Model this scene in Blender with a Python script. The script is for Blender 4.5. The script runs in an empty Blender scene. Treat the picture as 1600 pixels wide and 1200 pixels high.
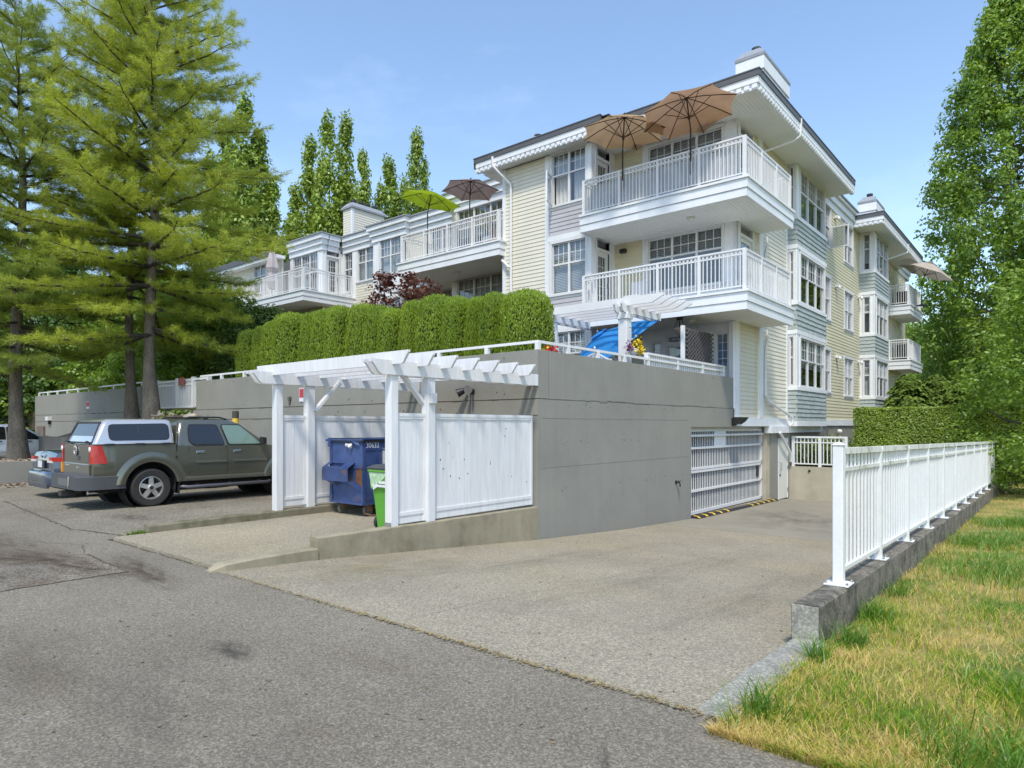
import bpy, math, random
import numpy as np
from mathutils import Vector, Matrix
R = math.radians
rnd = random.Random(7)
rng = np.random.default_rng(11)
sc = bpy.context.scene
col = sc.collection

# ------------------------------------------------------------------ camera
cam_data = bpy.data.cameras.new('camera')
cam = bpy.data.objects.new('camera', cam_data)
col.objects.link(cam)
sc.camera = cam
cam.location = (0, 0, 1.62)
cam.rotation_euler = (R(90), 0, math.atan2(.6416, .767))
cam_data.sensor_width = 36
cam_data.lens = 36 * 1028 / 1600
cam_data.shift_y = 65 / 1600
cam_data.clip_start = .05
cam_data.clip_end = 2000

# ------------------------------------------------------------------ sky, sun, exposure
SUN = Vector((.36, -.54, 1.0)).normalized()          # direction towards the sun
elev = math.asin(SUN.z)
azim = math.atan2(SUN.x, SUN.y)
world = bpy.data.worlds.new('World')
sc.world = world
world.use_nodes = True
wn, wl = world.node_tree.nodes, world.node_tree.links
wn.clear()
sky = wn.new('ShaderNodeTexSky')
sky.sky_type = 'NISHITA'
sky.sun_disc = False
sky.sun_elevation = elev
sky.sun_rotation = azim
sky.altitude = 50
sky.air_density = 1.2
sky.dust_density = .9
sky.ozone_density = 2.5
bg = wn.new('ShaderNodeBackground')
bg.inputs['Strength'].default_value = .15
tc = wn.new('ShaderNodeTexCoord')
mp = wn.new('ShaderNodeMapping')
mp.inputs['Scale'].default_value = (1.6, 1.6, 4.5)
cn = wn.new('ShaderNodeTexNoise')
cn.inputs['Scale'].default_value = 2.2
cn.inputs['Detail'].default_value = 7
cn.inputs['Roughness'].default_value = .62
cr = wn.new('ShaderNodeMapRange')
cr.inputs[1].default_value = .5
cr.inputs[2].default_value = .8
cr.inputs[3].default_value = 0.0
cr.inputs[4].default_value = .09
cm = wn.new('ShaderNodeMixRGB')
cm.inputs[2].default_value = (8.2, 8.6, 9.0, 1)
wo = wn.new('ShaderNodeOutputWorld')
wl.new(tc.outputs['Generated'], mp.inputs[0])
wl.new(mp.outputs[0], cn.inputs['Vector'])
wl.new(cn.outputs[0], cr.inputs[0])
wl.new(cr.outputs[0], cm.inputs[0])
wl.new(sky.outputs[0], cm.inputs[1])
wl.new(cm.outputs[0], bg.inputs['Color'])
wl.new(bg.outputs[0], wo.inputs[0])

sun_data = bpy.data.lights.new('sun', 'SUN')
sun = bpy.data.objects.new('sun', sun_data)
col.objects.link(sun)
sun_data.energy = 2.0
sun_data.angle = R(7)
sun_data.color = (1.0, .93, .80)
sun.rotation_euler = (-SUN).to_track_quat('-Z', 'Y').to_euler()
sun.location = (0, 0, 40)

sc.view_settings.view_transform = 'Standard'
sc.view_settings.look = 'None'
sc.view_settings.gamma = 1
sc.view_settings.use_curve_mapping = False
sc.view_settings.exposure = .80
sc.render.engine = 'CYCLES'
sc.cycles.max_bounces = 8
sc.cycles.diffuse_bounces = 4
sc.cycles.glossy_bounces = 3
sc.cycles.transparent_max_bounces = 12
sc.cycles.transmission_bounces = 4
sc.cycles.caustics_reflective = False
sc.cycles.caustics_refractive = False

# ------------------------------------------------------------------ mesh builder
WPOS = {}                                            # world position of every object made here

class MB:
    def __init__(s):
        s.v = []; s.f = []
    def add(s, vs, fs):
        n = len(s.v)
        s.v.extend(vs)
        s.f.extend([tuple(i + n for i in f) for f in fs])
        return s
    def quad(s, a, b, c, d):
        return s.add([a, b, c, d], [(0, 1, 2, 3)])
    def box(s, x0, x1, y0, y1, z0, z1):
        if x0 > x1: x0, x1 = x1, x0
        if y0 > y1: y0, y1 = y1, y0
        if z0 > z1: z0, z1 = z1, z0
        return s.add([(x0, y0, z0), (x1, y0, z0), (x1, y1, z0), (x0, y1, z0), (x0, y0, z1), (x1, y0, z1), (x1, y1, z1), (x0, y1, z1)],
                     [(3, 2, 1, 0), (4, 5, 6, 7), (0, 1, 5, 4), (1, 2, 6, 5), (2, 3, 7, 6), (3, 0, 4, 7)])
    def cbox(s, x0, x1, y0, y1, z0, z1, c=.006):     # box with chamfered vertical and top edges
        if x1 - x0 < 2.5 * c or y1 - y0 < 2.5 * c: return s.box(x0, x1, y0, y1, z0, z1)
        ring = lambda q, z: [(x0 + c + q, y0 + q, z), (x1 - c - q, y0 + q, z), (x1 - q, y0 + c + q, z), (x1 - q, y1 - c - q, z), (x1 - c - q, y1 - q, z), (x0 + c + q, y1 - q, z), (x0 + q, y1 - c - q, z), (x0 + q, y0 + c + q, z)]
        vs = ring(0, z0) + ring(0, z1 - c) + ring(c * .7, z1)
        fs = [tuple(range(7, -1, -1)), tuple(range(16, 24))]
        for k in (0, 8):
            for i in range(8):
                j = (i + 1) % 8
                fs.append((k + i, k + j, k + 8 + j, k + 8 + i))
        return s.add(vs, fs)
    def prism(s, pts, axis, a, b):                   # pts: 2D outline, extruded along axis from a to b
        n = len(pts)
        def P(p, t):
            if axis == 'x': return (t, p[0], p[1])
            if axis == 'y': return (p[0], t, p[1])
            return (p[0], p[1], t)
        vs = [P(p, a) for p in pts] + [P(p, b) for p in pts]
        fs = [tuple(range(n)), tuple(range(2 * n - 1, n - 1, -1))]
        for i in range(n):
            j = (i + 1) % n
            fs.append((i, i + n, j + n, j))
        return s.add(vs, fs)
    def beam(s, p, q, w, h, up=(0, 0, 1)):           # rectangular bar from p to q
        p, q = Vector(p), Vector(q)
        d = (q - p).normalized()
        u = Vector(up)
        if abs(d.dot(u)) > .99: u = Vector((1, 0, 0))
        sd = d.cross(u).normalized() * (w / 2)
        u2 = sd.cross(d).normalized() * (h / 2)
        vs = []
        for c in (p, q):
            vs += [tuple(c - sd - u2), tuple(c + sd - u2), tuple(c + sd + u2), tuple(c - sd + u2)]
        return s.add(vs, [(0, 1, 2, 3), (7, 6, 5, 4), (0, 4, 5, 1), (1, 5, 6, 2), (2, 6, 7, 3), (3, 7, 4, 0)])
    def tube(s, pts, r, n=8, caps=True):
        pts = [Vector(p) for p in pts]
        rs = r if isinstance(r, (list, tuple)) else [r] * len(pts)
        base = len(s.v)
        prev = None
        for i, p in enumerate(pts):
            d = (pts[min(i + 1, len(pts) - 1)] - pts[max(i - 1, 0)])
            d = d.normalized() if d.length > 1e-9 else Vector((0, 0, 1))
            if prev is None:
                a = d.cross(Vector((0, 0, 1)))
                if a.length < .05: a = d.cross(Vector((1, 0, 0)))
            else:
                a = prev - d * prev.dot(d)
            a.normalize(); prev = a
            b = d.cross(a)
            for k in range(n):
                t = 2 * math.pi * k / n
                s.v.append(tuple(p + (a * math.cos(t) + b * math.sin(t)) * rs[i]))
        for i in range(len(pts) - 1):
            for k in range(n):
                j = (k + 1) % n
                s.f.append((base + i * n + k, base + i * n + j, base + (i + 1) * n + j, base + (i + 1) * n + k))
        if caps:
            s.f.append(tuple(base + k for k in range(n - 1, -1, -1)))
            m = base + (len(pts) - 1) * n
            s.f.append(tuple(m + k for k in range(n)))
        return s
    def lathe(s, c, prof, n=16, axis='z', caps=True):           # prof: (radius, height) pairs
        base = len(s.v)
        for (r, h) in prof:
            for k in range(n):
                t = 2 * math.pi * k / n
                u, w = r * math.cos(t), r * math.sin(t)
                p = (u, w, h) if axis == 'z' else ((h, u, w) if axis == 'x' else (u, h, w))
                s.v.append((c[0] + p[0], c[1] + p[1], c[2] + p[2]))
        for i in range(len(prof) - 1):
            for k in range(n):
                j = (k + 1) % n
                s.f.append((base + i * n + k, base + i * n + j, base + (i + 1) * n + j, base + (i + 1) * n + k))
        if caps and prof[0][0] > 1e-6: s.f.append(tuple(base + k for k in range(n - 1, -1, -1)))
        m = base + (len(prof) - 1) * n
        if caps and prof[-1][0] > 1e-6: s.f.append(tuple(m + k for k in range(n)))
        return s
    def loft(s, rings, closed=True, caps=True):
        n = len(rings[0]); base = len(s.v)
        for r in rings: s.v.extend([tuple(p) for p in r])
        for i in range(len(rings) - 1):
            for k in range(n if closed else n - 1):
                j = (k + 1) % n
                s.f.append((base + i * n + k, base + i * n + j, base + (i + 1) * n + j, base + (i + 1) * n + k))
        if caps and closed:
            s.f.append(tuple(base + k for k in range(n - 1, -1, -1)))
            m = base + (len(rings) - 1) * n
            s.f.append(tuple(m + k for k in range(n)))
        return s
    def icos(s, c, r, seed=0, jit=.2, n=8, m=5, squash=1):
        q = random.Random(seed)
        prof = []
        rings = []
        for i in range(1, m):
            a = math.pi * i / m
            ring = []
            for k in range(n):
                t = 2 * math.pi * k / n
                rr = r * (1 + q.uniform(-jit, jit))
                ring.append((c[0] + rr * math.sin(a) * math.cos(t), c[1] + rr * math.sin(a) * math.sin(t), c[2] - rr * math.cos(a) * squash))
            rings.append(ring)
        return s.loft(rings)

def link(o, parent, world):
    col.objects.link(o)
    w = Vector(world)
    WPOS[o.name] = w
    if parent is not None:
        o.parent = parent
        o.location = w - WPOS[parent.name]
    else:
        o.location = w
    return o

def tag(o, label=None, cat=None, group=None, kind=None):
    if label: o['label'] = label
    if cat: o['category'] = cat
    if group: o['group'] = group
    if kind: o['kind'] = kind
    return o

def mesh_from(mb, name, m, origin, smooth=None):
    me = bpy.data.meshes.new(name)
    ox, oy, oz = origin
    me.from_pydata([(a - ox, b - oy, c - oz) for a, b, c in mb.v], [], mb.f)
    me.update()
    if m is not None: me.materials.append(m)
    if smooth:
        me.polygons.foreach_set('use_smooth', [True] * len(me.polygons))
        me.set_sharp_from_angle(angle=R(smooth))
    return me

def obj(name, mb, m, parent=None, smooth=None, origin=None, **kw):
    if origin is None:
        a = np.array(mb.v)
        lo, hi = a.min(0), a.max(0)
        origin = ((lo[0] + hi[0]) / 2, (lo[1] + hi[1]) / 2, lo[2])
    o = bpy.data.objects.new(name, mesh_from(mb, name, m, origin, smooth))
    link(o, parent, origin)
    return tag(o, **kw) if kw else o

def inst(name, me, parent, world, rz=0, scale=None):
    o = bpy.data.objects.new(name, me)
    link(o, parent, world)
    if rz: o.rotation_euler.z = rz
    if scale: o.scale = scale
    return o

def thing(name, label, cat, loc=(0, 0, 0), group=None):
    o = bpy.data.objects.new(name, None)
    o.empty_display_size = .2
    link(o, None, loc)
    return tag(o, label, cat, group)

def np_obj(name, verts, nper, m, parent=None, origin=(0, 0, 0), **kw):
    """mesh of many separate faces with nper corners each (verts: k*nper x 3 array)"""
    me = np_mesh(name, verts, nper, m, origin)
    o = bpy.data.objects.new(name, me)
    link(o, parent, origin)
    return tag(o, **kw) if kw else o

def np_mesh(name, verts, nper, m, origin=(0, 0, 0)):
    verts = np.asarray(verts, dtype=np.float32).reshape(-1, 3) - np.array(origin, dtype=np.float32)
    nv = len(verts); nf = nv // nper
    me = bpy.data.meshes.new(name)
    me.vertices.add(nv)
    me.vertices.foreach_set('co', verts.ravel())
    me.loops.add(nv)
    me.loops.foreach_set('vertex_index', np.arange(nv, dtype=np.int32))
    me.polygons.add(nf)
    me.polygons.foreach_set('loop_start', np.arange(0, nv, nper, dtype=np.int32))
    me.update(calc_edges=True)
    me.materials.append(m)
    return me

# ------------------------------------------------------------------ materials
def mat(name, base, rough=.6, metal=0, var=.08, vscale=3.0, fine=0, fscale=60, bump=0, bscale=80, second=None, sscale=1.5, slo=.5, shi=.7, coat=0, spec=.5, stretch=None, objvar=0, streak=0, streakcol=(.2, .19, .16), agg=0, ascale=75, third=None):
    """principled surface: broad tone variation, fine grain, optional second colour in patches, optional vertical rain streaks"""
    m = bpy.data.materials.new(name)
    m.use_nodes = True
    n, l = m.node_tree.nodes, m.node_tree.links
    b = n['Principled BSDF']
    b.inputs['Roughness'].default_value = rough
    b.inputs['Metallic'].default_value = metal
    b.inputs['Specular IOR Level'].default_value = spec
    if coat:
        b.inputs['Coat Weight'].default_value = coat
        b.inputs['Coat Roughness'].default_value = .06
    geo = n.new('ShaderNodeNewGeometry')
    pos = geo.outputs['Position']
    if stretch:
        q = n.new('ShaderNodeMapping'); q.inputs['Scale'].default_value = stretch
        l.new(pos, q.inputs[0]); pos = q.outputs[0]
    def noise(scale, detail=4, rg=.6):
        t = n.new('ShaderNodeTexNoise'); t.inputs['Scale'].default_value = scale; t.inputs['Detail'].default_value = detail; t.inputs['Roughness'].default_value = rg
        l.new(pos, t.inputs['Vector']); return t.outputs[0]
    def rangeof(src, a, c, lo, hi):
        t = n.new('ShaderNodeMapRange'); t.inputs[1].default_value = a; t.inputs[2].default_value = c; t.inputs[3].default_value = lo; t.inputs[4].default_value = hi
        l.new(src, t.inputs[0]); return t.outputs[0]
    colr = n.new('ShaderNodeRGB'); colr.outputs[0].default_value = (*base, 1)
    cur = colr.outputs[0]
    if second is not None:
        x = n.new('ShaderNodeMixRGB'); x.inputs[2].default_value = (*second, 1)
        l.new(rangeof(noise(sscale, 6, .65), slo, shi, 0, 1), x.inputs[0]); l.new(cur, x.inputs[1]); cur = x.outputs[0]
    if third is not None:                            # stain colour in long patches: (colour, scale, lo, hi, amount, stretch)
        q3 = n.new('ShaderNodeMapping'); q3.inputs['Scale'].default_value = third[5]; l.new(geo.outputs['Position'], q3.inputs[0])
        t3 = n.new('ShaderNodeTexNoise'); t3.inputs['Scale'].default_value = third[1]; t3.inputs['Detail'].default_value = 6; t3.inputs['Roughness'].default_value = .62; l.new(q3.outputs[0], t3.inputs['Vector'])
        x = n.new('ShaderNodeMixRGB'); x.inputs[2].default_value = (*third[0], 1)
        l.new(rangeof(t3.outputs[0], third[2], third[3], 0, third[4]), x.inputs[0]); l.new(cur, x.inputs[1]); cur = x.outputs[0]
    if streak:
        q = n.new('ShaderNodeMapping'); q.inputs['Scale'].default_value = (5, 5, .35)
        l.new(geo.outputs['Position'], q.inputs[0])
        t = n.new('ShaderNodeTexNoise'); t.inputs['Scale'].default_value = 1.0; t.inputs['Detail'].default_value = 6; l.new(q.outputs[0], t.inputs['Vector'])
        x = n.new('ShaderNodeMixRGB'); x.inputs[2].default_value = (*streakcol, 1)
        l.new(rangeof(t.outputs[0], .5, .78, 0, streak), x.inputs[0]); l.new(cur, x.inputs[1]); cur = x.outputs[0]
    fac = None
    if var: fac = rangeof(noise(vscale, 5), .3, .7, 1 - var, 1 + var)
    if fine:
        g = rangeof(noise(fscale, 2, .5), .3, .7, 1 - fine, 1 + fine)
        if fac is None: fac = g
        else:
            k = n.new('ShaderNodeMath'); k.operation = 'MULTIPLY'; l.new(fac, k.inputs[0]); l.new(g, k.inputs[1]); fac = k.outputs[0]
    if agg:                                          # exposed stones, each with a tone of its own
        vo = n.new('ShaderNodeTexVoronoi'); vo.inputs['Scale'].default_value = ascale; vo.inputs['Randomness'].default_value = 1
        l.new(geo.outputs['Position'], vo.inputs['Vector'])
        sp = n.new('ShaderNodeSeparateColor'); l.new(vo.outputs['Color'], sp.inputs[0])
        pw = n.new('ShaderNodeMath'); pw.operation = 'POWER'; pw.inputs[1].default_value = 1.6; l.new(sp.outputs[0], pw.inputs[0])
        g = rangeof(pw.outputs[0], 0, 1, 1 - agg * .78, 1 + agg * 1.25)
        if fac is None: fac = g
        else:
            k = n.new('ShaderNodeMath'); k.operation = 'MULTIPLY'; l.new(fac, k.inputs[0]); l.new(g, k.inputs[1]); fac = k.outputs[0]
    if objvar:
        oi = n.new('ShaderNodeObjectInfo')
        g = rangeof(oi.outputs['Random'], 0, 1, 1 - objvar, 1 + objvar)
        if fac is None: fac = g
        else:
            k = n.new('ShaderNodeMath'); k.operation = 'MULTIPLY'; l.new(fac, k.inputs[0]); l.new(g, k.inputs[1]); fac = k.outputs[0]
    if fac is not None:
        x = n.new('ShaderNodeVectorMath'); x.operation = 'SCALE'
        l.new(cur, x.inputs[0]); l.new(fac, x.inputs['Scale']); cur = x.outputs[0]
    l.new(cur, b.inputs['Base Color'])
    if bump:
        bp = n.new('ShaderNodeBump'); bp.inputs['Strength'].default_value = bump; bp.inputs['Distance'].default_value = .01
        l.new(noise(bscale, 3), bp.inputs['Height']); l.new(bp.outputs[0], b.inputs['Normal'])
    return m

def leaf_mat(name, lo, hi, trans=.35, patch=.5):
    """foliage: colour differs leaf by leaf and branch by branch, some light passes through"""
    m = bpy.data.materials.new(name); m.use_nodes = True
    n, l = m.node_tree.nodes, m.node_tree.links
    n.clear()
    geo = n.new('ShaderNodeNewGeometry')
    t = n.new('ShaderNodeTexNoise'); t.inputs['Scale'].default_value = patch; t.inputs['Detail'].default_value = 3
    l.new(geo.outputs['Position'], t.inputs['Vector'])
    ad = n.new('ShaderNodeMath'); ad.operation = 'MULTIPLY_ADD'; ad.inputs[1].default_value = .55
    l.new(geo.outputs['Random Per Island'], ad.inputs[0])
    sb = n.new('ShaderNodeMath'); sb.operation = 'SUBTRACT'; sb.inputs[1].default_value = .28
    l.new(t.outputs[0], sb.inputs[0]); l.new(sb.outputs[0], ad.inputs[2])
    x = n.new('ShaderNodeMixRGB'); x.inputs[1].default_value = (*lo, 1); x.inputs[2].default_value = (*hi, 1)
    x.use_clamp = True
    cl = n.new('ShaderNodeClamp'); l.new(ad.outputs[0], cl.inputs[0]); l.new(cl.outputs[0], x.inputs[0])
    d = n.new('ShaderNodeBsdfDiffuse'); tr = n.new('ShaderNodeBsdfTranslucent'); gl = n.new('ShaderNodeBsdfGlossy')
    gl.inputs['Roughness'].default_value = .45; gl.inputs['Color'].default_value = (.6, .65, .6, 1)
    l.new(x.outputs[0], d.inputs[0]); 
    hs = n.new('ShaderNodeHueSaturation'); hs.inputs['Value'].default_value = 1.3; hs.inputs['Hue'].default_value = .485
    l.new(x.outputs[0], hs.inputs['Color']); l.new(hs.outputs[0], tr.inputs[0])
    m1 = n.new('ShaderNodeMixShader'); m1.inputs[0].default_value = trans
    l.new(d.outputs[0], m1.inputs[1]); l.new(tr.outputs[0], m1.inputs[2])
    m2 = n.new('ShaderNodeMixShader'); m2.inputs[0].default_value = .06
    l.new(m1.outputs[0], m2.inputs[1]); l.new(gl.outputs[0], m2.inputs[2])
    o = n.new('ShaderNodeOutputMaterial'); l.new(m2.outputs[0], o.inputs[0])
    return m

def glass_mat(name, tint, refl=.12, rough=.02, see=.9):
    """window pane: sky reflection by viewing angle, tinted view through"""
    m = bpy.data.materials.new(name); m.use_nodes = True
    n, l = m.node_tree.nodes, m.node_tree.links
    n.clear()
    t = n.new('ShaderNodeBsdfTransparent'); t.inputs[0].default_value = (*[c * see for c in tint], 1)
    g = n.new('ShaderNodeBsdfGlossy'); g.inputs['Roughness'].default_value = rough; g.inputs['Color'].default_value = (.95, .97, 1, 1)
    f = n.new('ShaderNodeLayerWeight'); f.inputs[0].default_value = .35
    r = n.new('ShaderNodeMapRange'); r.inputs[3].default_value = refl; r.inputs[4].default_value = .95
    p = n.new('ShaderNodeMath'); p.operation = 'POWER'; p.inputs[1].default_value = 2.2
    l.new(f.outputs['Facing'], p.inputs[0]); l.new(p.outputs[0], r.inputs[0])
    x = n.new('ShaderNodeMixShader'); l.new(r.outputs[0], x.inputs[0]); l.new(t.outputs[0], x.inputs[1]); l.new(g.outputs[0], x.inputs[2])
    geo = n.new('ShaderNodeNewGeometry'); nt = n.new('ShaderNodeTexNoise'); nt.inputs['Scale'].default_value = 1.3
    bp = n.new('ShaderNodeBump'); bp.inputs['Strength'].default_value = .05; bp.inputs['Distance'].default_value = .05
    l.new(geo.outputs['Position'], nt.inputs['Vector']); l.new(nt.outputs[0], bp.inputs['Height']); l.new(bp.outputs[0], g.inputs['Normal'])
    o = n.new('ShaderNodeOutputMaterial'); l.new(x.outputs[0], o.inputs[0])
    return m

M = {}
M['white'] = mat('white_paint', (.71, .715, .72), .45, var=.04, vscale=2, fine=.02, fscale=30, streak=.18, streakcol=(.5, .5, .46))
M['trim'] = mat('trim_paint', (.78, .80, .82), .5, var=.05, vscale=1.2, fine=.02, fscale=25, streak=.2, streakcol=(.48, .49, .48))
M['wood'] = mat('white_painted_wood', (.69, .695, .70), .55, var=.05, vscale=2.5, fine=.06, fscale=18, bump=.12, bscale=40, stretch=(1, 1, .12), objvar=.035, streak=.3, streakcol=(.50, .50, .43))
M['siding'] = mat('cream_siding', (.70, .665, .555), .5, var=.05, vscale=.8, fine=.02, fscale=30, streak=.15, streakcol=(.55, .52, .42))
M['siding_yellow_and_shaded'] = mat('yellow_and_shaded_siding', (.65, .60, .42), .5, var=.05, vscale=.8, fine=.02, fscale=30, streak=.15, streakcol=(.5, .46, .32))  # yellow siding, also laid where cream siding lies in shade
M['shingle'] = mat('grey_green_shingle', (.36, .41, .40), .75, var=.08, vscale=2, fine=.08, fscale=40, objvar=.09)
M['purple'] = mat('mauve_board', (.46, .45, .47), .6, var=.06, vscale=2, fine=.05, fscale=30, objvar=.05)
M['soffit'] = mat('soffit_paint', (.82, .82, .80), .6, var=.03, vscale=1.5)
M['gutter'] = mat('dark_gutter', (.10, .10, .105), .45, var=.1, vscale=2)
M['roof'] = mat('roof_shingle', (.12, .12, .12), .9, var=.15, fine=.2, fscale=30)
M['cap'] = mat('chimney_cap', (.27, .29, .32), .6, var=.12, vscale=6)
M['flue'] = mat('flue_metal', (.05, .05, .055), .5, metal=.5)
M['grey_wall'] = mat('grey_painted_concrete', (.262, .256, .222), .8, var=.07, vscale=.7, fine=.05, fscale=45, bump=.25, bscale=25, second=(.225, .22, .192), sscale=.8, slo=.5, shi=.8, streak=.28, streakcol=(.20, .195, .17))
M['concrete'] = mat('old_concrete', (.30, .265, .185), .85, var=.12, vscale=1.2, fine=.12, fscale=90, bump=.3, bscale=60, second=(.19, .165, .105), sscale=1.6, slo=.48, shi=.7, streak=.3, streakcol=(.14, .14, .09))
M['concrete_dark'] = mat('stained_concrete', (.185, .165, .13), .9, var=.3, vscale=3, fine=.15, fscale=50, agg=.35, ascale=55, bump=.4, bscale=50, second=(.075, .07, .055), sscale=3.5, slo=.46, shi=.62, streak=.8, streakcol=(.05, .047, .038))
M['concrete_pale'] = mat('pale_aggregate_concrete', (.30, .29, .25), .85, var=.2, vscale=5, agg=.3, ascale=60, bump=.5, bscale=60, second=(.17, .15, .12), sscale=28, slo=.6, shi=.66)
M['smooth_concrete'] = mat('smooth_concrete', (.27, .245, .19), .8, var=.1, vscale=.8, fine=.06, fscale=70, bump=.1, second=(.24, .22, .18), sscale=.5, slo=.45, shi=.7)
M['glass'] = glass_mat('window_glass', (.86, .9, .92), .10)
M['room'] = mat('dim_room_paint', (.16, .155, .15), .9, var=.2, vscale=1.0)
M['blind'] = mat('blind_slats', (.62, .63, .62), .6, var=.04, vscale=2)
M['curtain'] = mat('curtain_cloth', (.55, .56, .55), .85, var=.1, vscale=6, stretch=(6, 6, .2))
M['black'] = mat('black_plastic', (.02, .02, .022), .5, var=.15, vscale=10)
M['dark_metal'] = mat('dark_metal', (.05, .05, .052), .4, metal=.6)
M['steel'] = mat('galvanised_steel', (.4, .41, .42), .4, metal=.8, var=.15, vscale=10)
M['door_white'] = mat('door_paint', (.70, .71, .66), .45, var=.03, vscale=2)
M['red'] = mat('red_sign_print', (.5, .03, .05), .5, var=.04)
M['rust'] = mat('rust', (.20, .09, .04), .85, var=.3, vscale=12)
M['yellow_paint'] = mat('yellow_paint', (.70, .47, .05), .6, var=.12, vscale=8)
M['blind_cream'] = mat('cream_blind_slats', (.58, .55, .46), .6, var=.04, vscale=2)
M['blind_grey'] = mat('grey_blind_slats', (.42, .44, .45), .6, var=.05, vscale=2)
M['concrete_beige'] = mat('beige_concrete', (.42, .385, .30), .85, var=.1, vscale=1.5, fine=.06, fscale=60, bump=.2, bscale=40, second=(.34, .31, .235), sscale=1.2, slo=.5, shi=.75, streak=.25, streakcol=(.25, .23, .17))
# ------------------------------------------------------------------ ground, road, drive
M['asphalt'] = mat('asphalt', (.205, .185, .146), .9, third=((.125, .098, .07), .8, .54, .74, .5, (.55, 1.6, 1)), var=.13, vscale=.5, agg=.36, ascale=95, fine=.15, fscale=40, bump=.22, bscale=150, second=(.182, .165, .132), sscale=.35, slo=.42, shi=.68, spec=.15)
M['asphalt_lot'] = mat('worn_asphalt', (.217, .198, .156), .9, third=((.11, .085, .06), .9, .56, .75, .5, (1.4, .6, 1)), var=.12, vscale=.7, agg=.5, ascale=70, fine=.15, fscale=40, bump=.22, bscale=150, second=(.165, .148, .112), sscale=.6, slo=.45, shi=.7, spec=.15)
M['asphalt_patch'] = mat('repaired_asphalt', (.196, .178, .145), .9, var=.14, vscale=1.2, agg=.5, ascale=60, fine=.15, fscale=40, bump=.22, second=(.145, .115, .085), sscale=1.1, slo=.5, shi=.66, spec=.15)
M['moss_concrete'] = mat('mossy_concrete', (.20, .18, .125), .9, var=.15, vscale=2, fine=.12, fscale=70, bump=.4, bscale=50, second=(.10, .10, .05), sscale=2.5, slo=.46, shi=.66, streak=.5, streakcol=(.08, .075, .045))
M['crack'] = mat('crack_dirt', (.085, .074, .056), 1, var=.3, vscale=20)
M['stain'] = mat('brown_tyre_stain', (.13, .105, .085), .9, var=.2, vscale=8, fine=.35, fscale=75)
M['drive'] = mat('aggregate_concrete', (.305, .274, .208), .85, third=((.335, .29, .18), .33, .50, .68, .5, (.8, 1.2, 1)), var=.10, vscale=.45, agg=.34, ascale=88, fine=.15, fscale=40, bump=.22, bscale=150, second=(.24, .215, .165), sscale=.4, slo=.45, shi=.7, spec=.15)
M['soil'] = mat('garden_soil', (.09, .07, .045), 1, var=.3, vscale=6, fine=.3)
M['lawn'] = mat('dry_turf', (.32, .25, .085), 1, var=.3, vscale=4, fine=.3, fscale=50, second=(.09, .16, .025), sscale=1.2, slo=.42, shi=.6)
M['bark_litter'] = mat('bark_litter', (.16, .12, .085), 1, var=.3, vscale=14, fine=.4, fscale=60, bump=.8, bscale=40)

def zdrive(y):
    return float(np.interp(y, [3.5, 4.6, 9.28, 12.5, 15.6, 21.3, 23.3], [0, -.05, -.41, -.6, -.72, -.78, -.87]))

b = MB(); b.box(-400, 400, -400, 400, -1.6, -1.2)
obj('ground', b, M['soil'], kind='structure')
b = MB(); b.box(-160, 60, -60, 3.5, -.4, 0)
obj('street', b, M['asphalt'], kind='structure')
b = MB(); b.box(-160, -10.42, 3.5, 9.28, -.4, 0)
obj('parking_lot', b, M['asphalt_lot'], kind='structure')
def sheet(name, outline, z, m):
    b = MB(); n = len(outline)
    b.add([(x, y, z) for x, y in outline], [tuple(range(n))])
    return obj(name, b, m, kind='structure')
# the repaired rectangle in the asphalt and the long crack past the parking bays
sheet('asphalt_patch', [(-9.45, -6), (-7.96, -6), (-7.94, 2.86), (-9.40, 2.90)], .004, M['asphalt_patch'])
def crack_line(name, pts, w, z=.006, seed=1, m='crack', zf=None):
    q = random.Random(seed); b = MB(); L = []
    for i in range(len(pts) - 1):
        p, r = Vector(pts[i] + (0,)), Vector(pts[i + 1] + (0,))
        k = max(2, int((r - p).length / .12))
        for j in range(k):
            L.append(p.lerp(r, j / k) + Vector((q.uniform(-.025, .025), q.uniform(-.025, .025), 0)))
    L.append(Vector(pts[-1] + (0,)))
    for i in range(len(L) - 1):
        d = (L[i + 1] - L[i]).normalized(); n = Vector((-d.y, d.x, 0))
        wa, wb = w * q.uniform(.3, 1), w * q.uniform(.3, 1)
        f = (lambda p: (p.x, p.y, (zf(p.y) if zf else 0) + z))
        b.quad(f(L[i] - n * wa / 2), f(L[i] + n * wa / 2), f(L[i + 1] + n * wb / 2), f(L[i + 1] - n * wb / 2))
    return obj(name, b, M[m], kind='structure')
crack_line('asphalt_crack', [(-17.5, 3.85), (-15.39, 3.70), (-13.62, 3.58), (-11.9, 3.47), (-10.6, 3.75)], .035)
crack_line('asphalt_crack', [(-9.40, 2.90), (-7.94, 2.86)], .028, seed=5)
crack_line('asphalt_crack', [(-9.40, 2.90), (-9.45, -2)], .018, seed=4)
crack_line('asphalt_crack', [(-7.94, 2.86), (-7.96, -2)], .02, seed=6)
crack_line('asphalt_crack', [(-11.0, 2.75), (-10.2, 3.1), (-9.40, 2.90)], .012, seed=14)
crack_line('asphalt_crack', [(-10.4, 3.5), (-7.2, 3.52)], .022, seed=7)

def blot(name, cx, cy, rx, ry, z, m, seed):
    q = random.Random(seed); b = MB(); pts = []
    for k in range(22):
        t = 2 * math.pi * k / 22; r = q.uniform(.55, 1.1)
        pts.append((cx + rx * r * math.cos(t), cy + ry * r * math.sin(t), z))
    b.add(pts, [tuple(range(22))])
    return obj(name, b, M[m], kind='structure')
M['dark_patch'] = mat('tar_patch', (.115, .113, .11), .9, var=.15, vscale=12, fine=.4, fscale=80)


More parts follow.
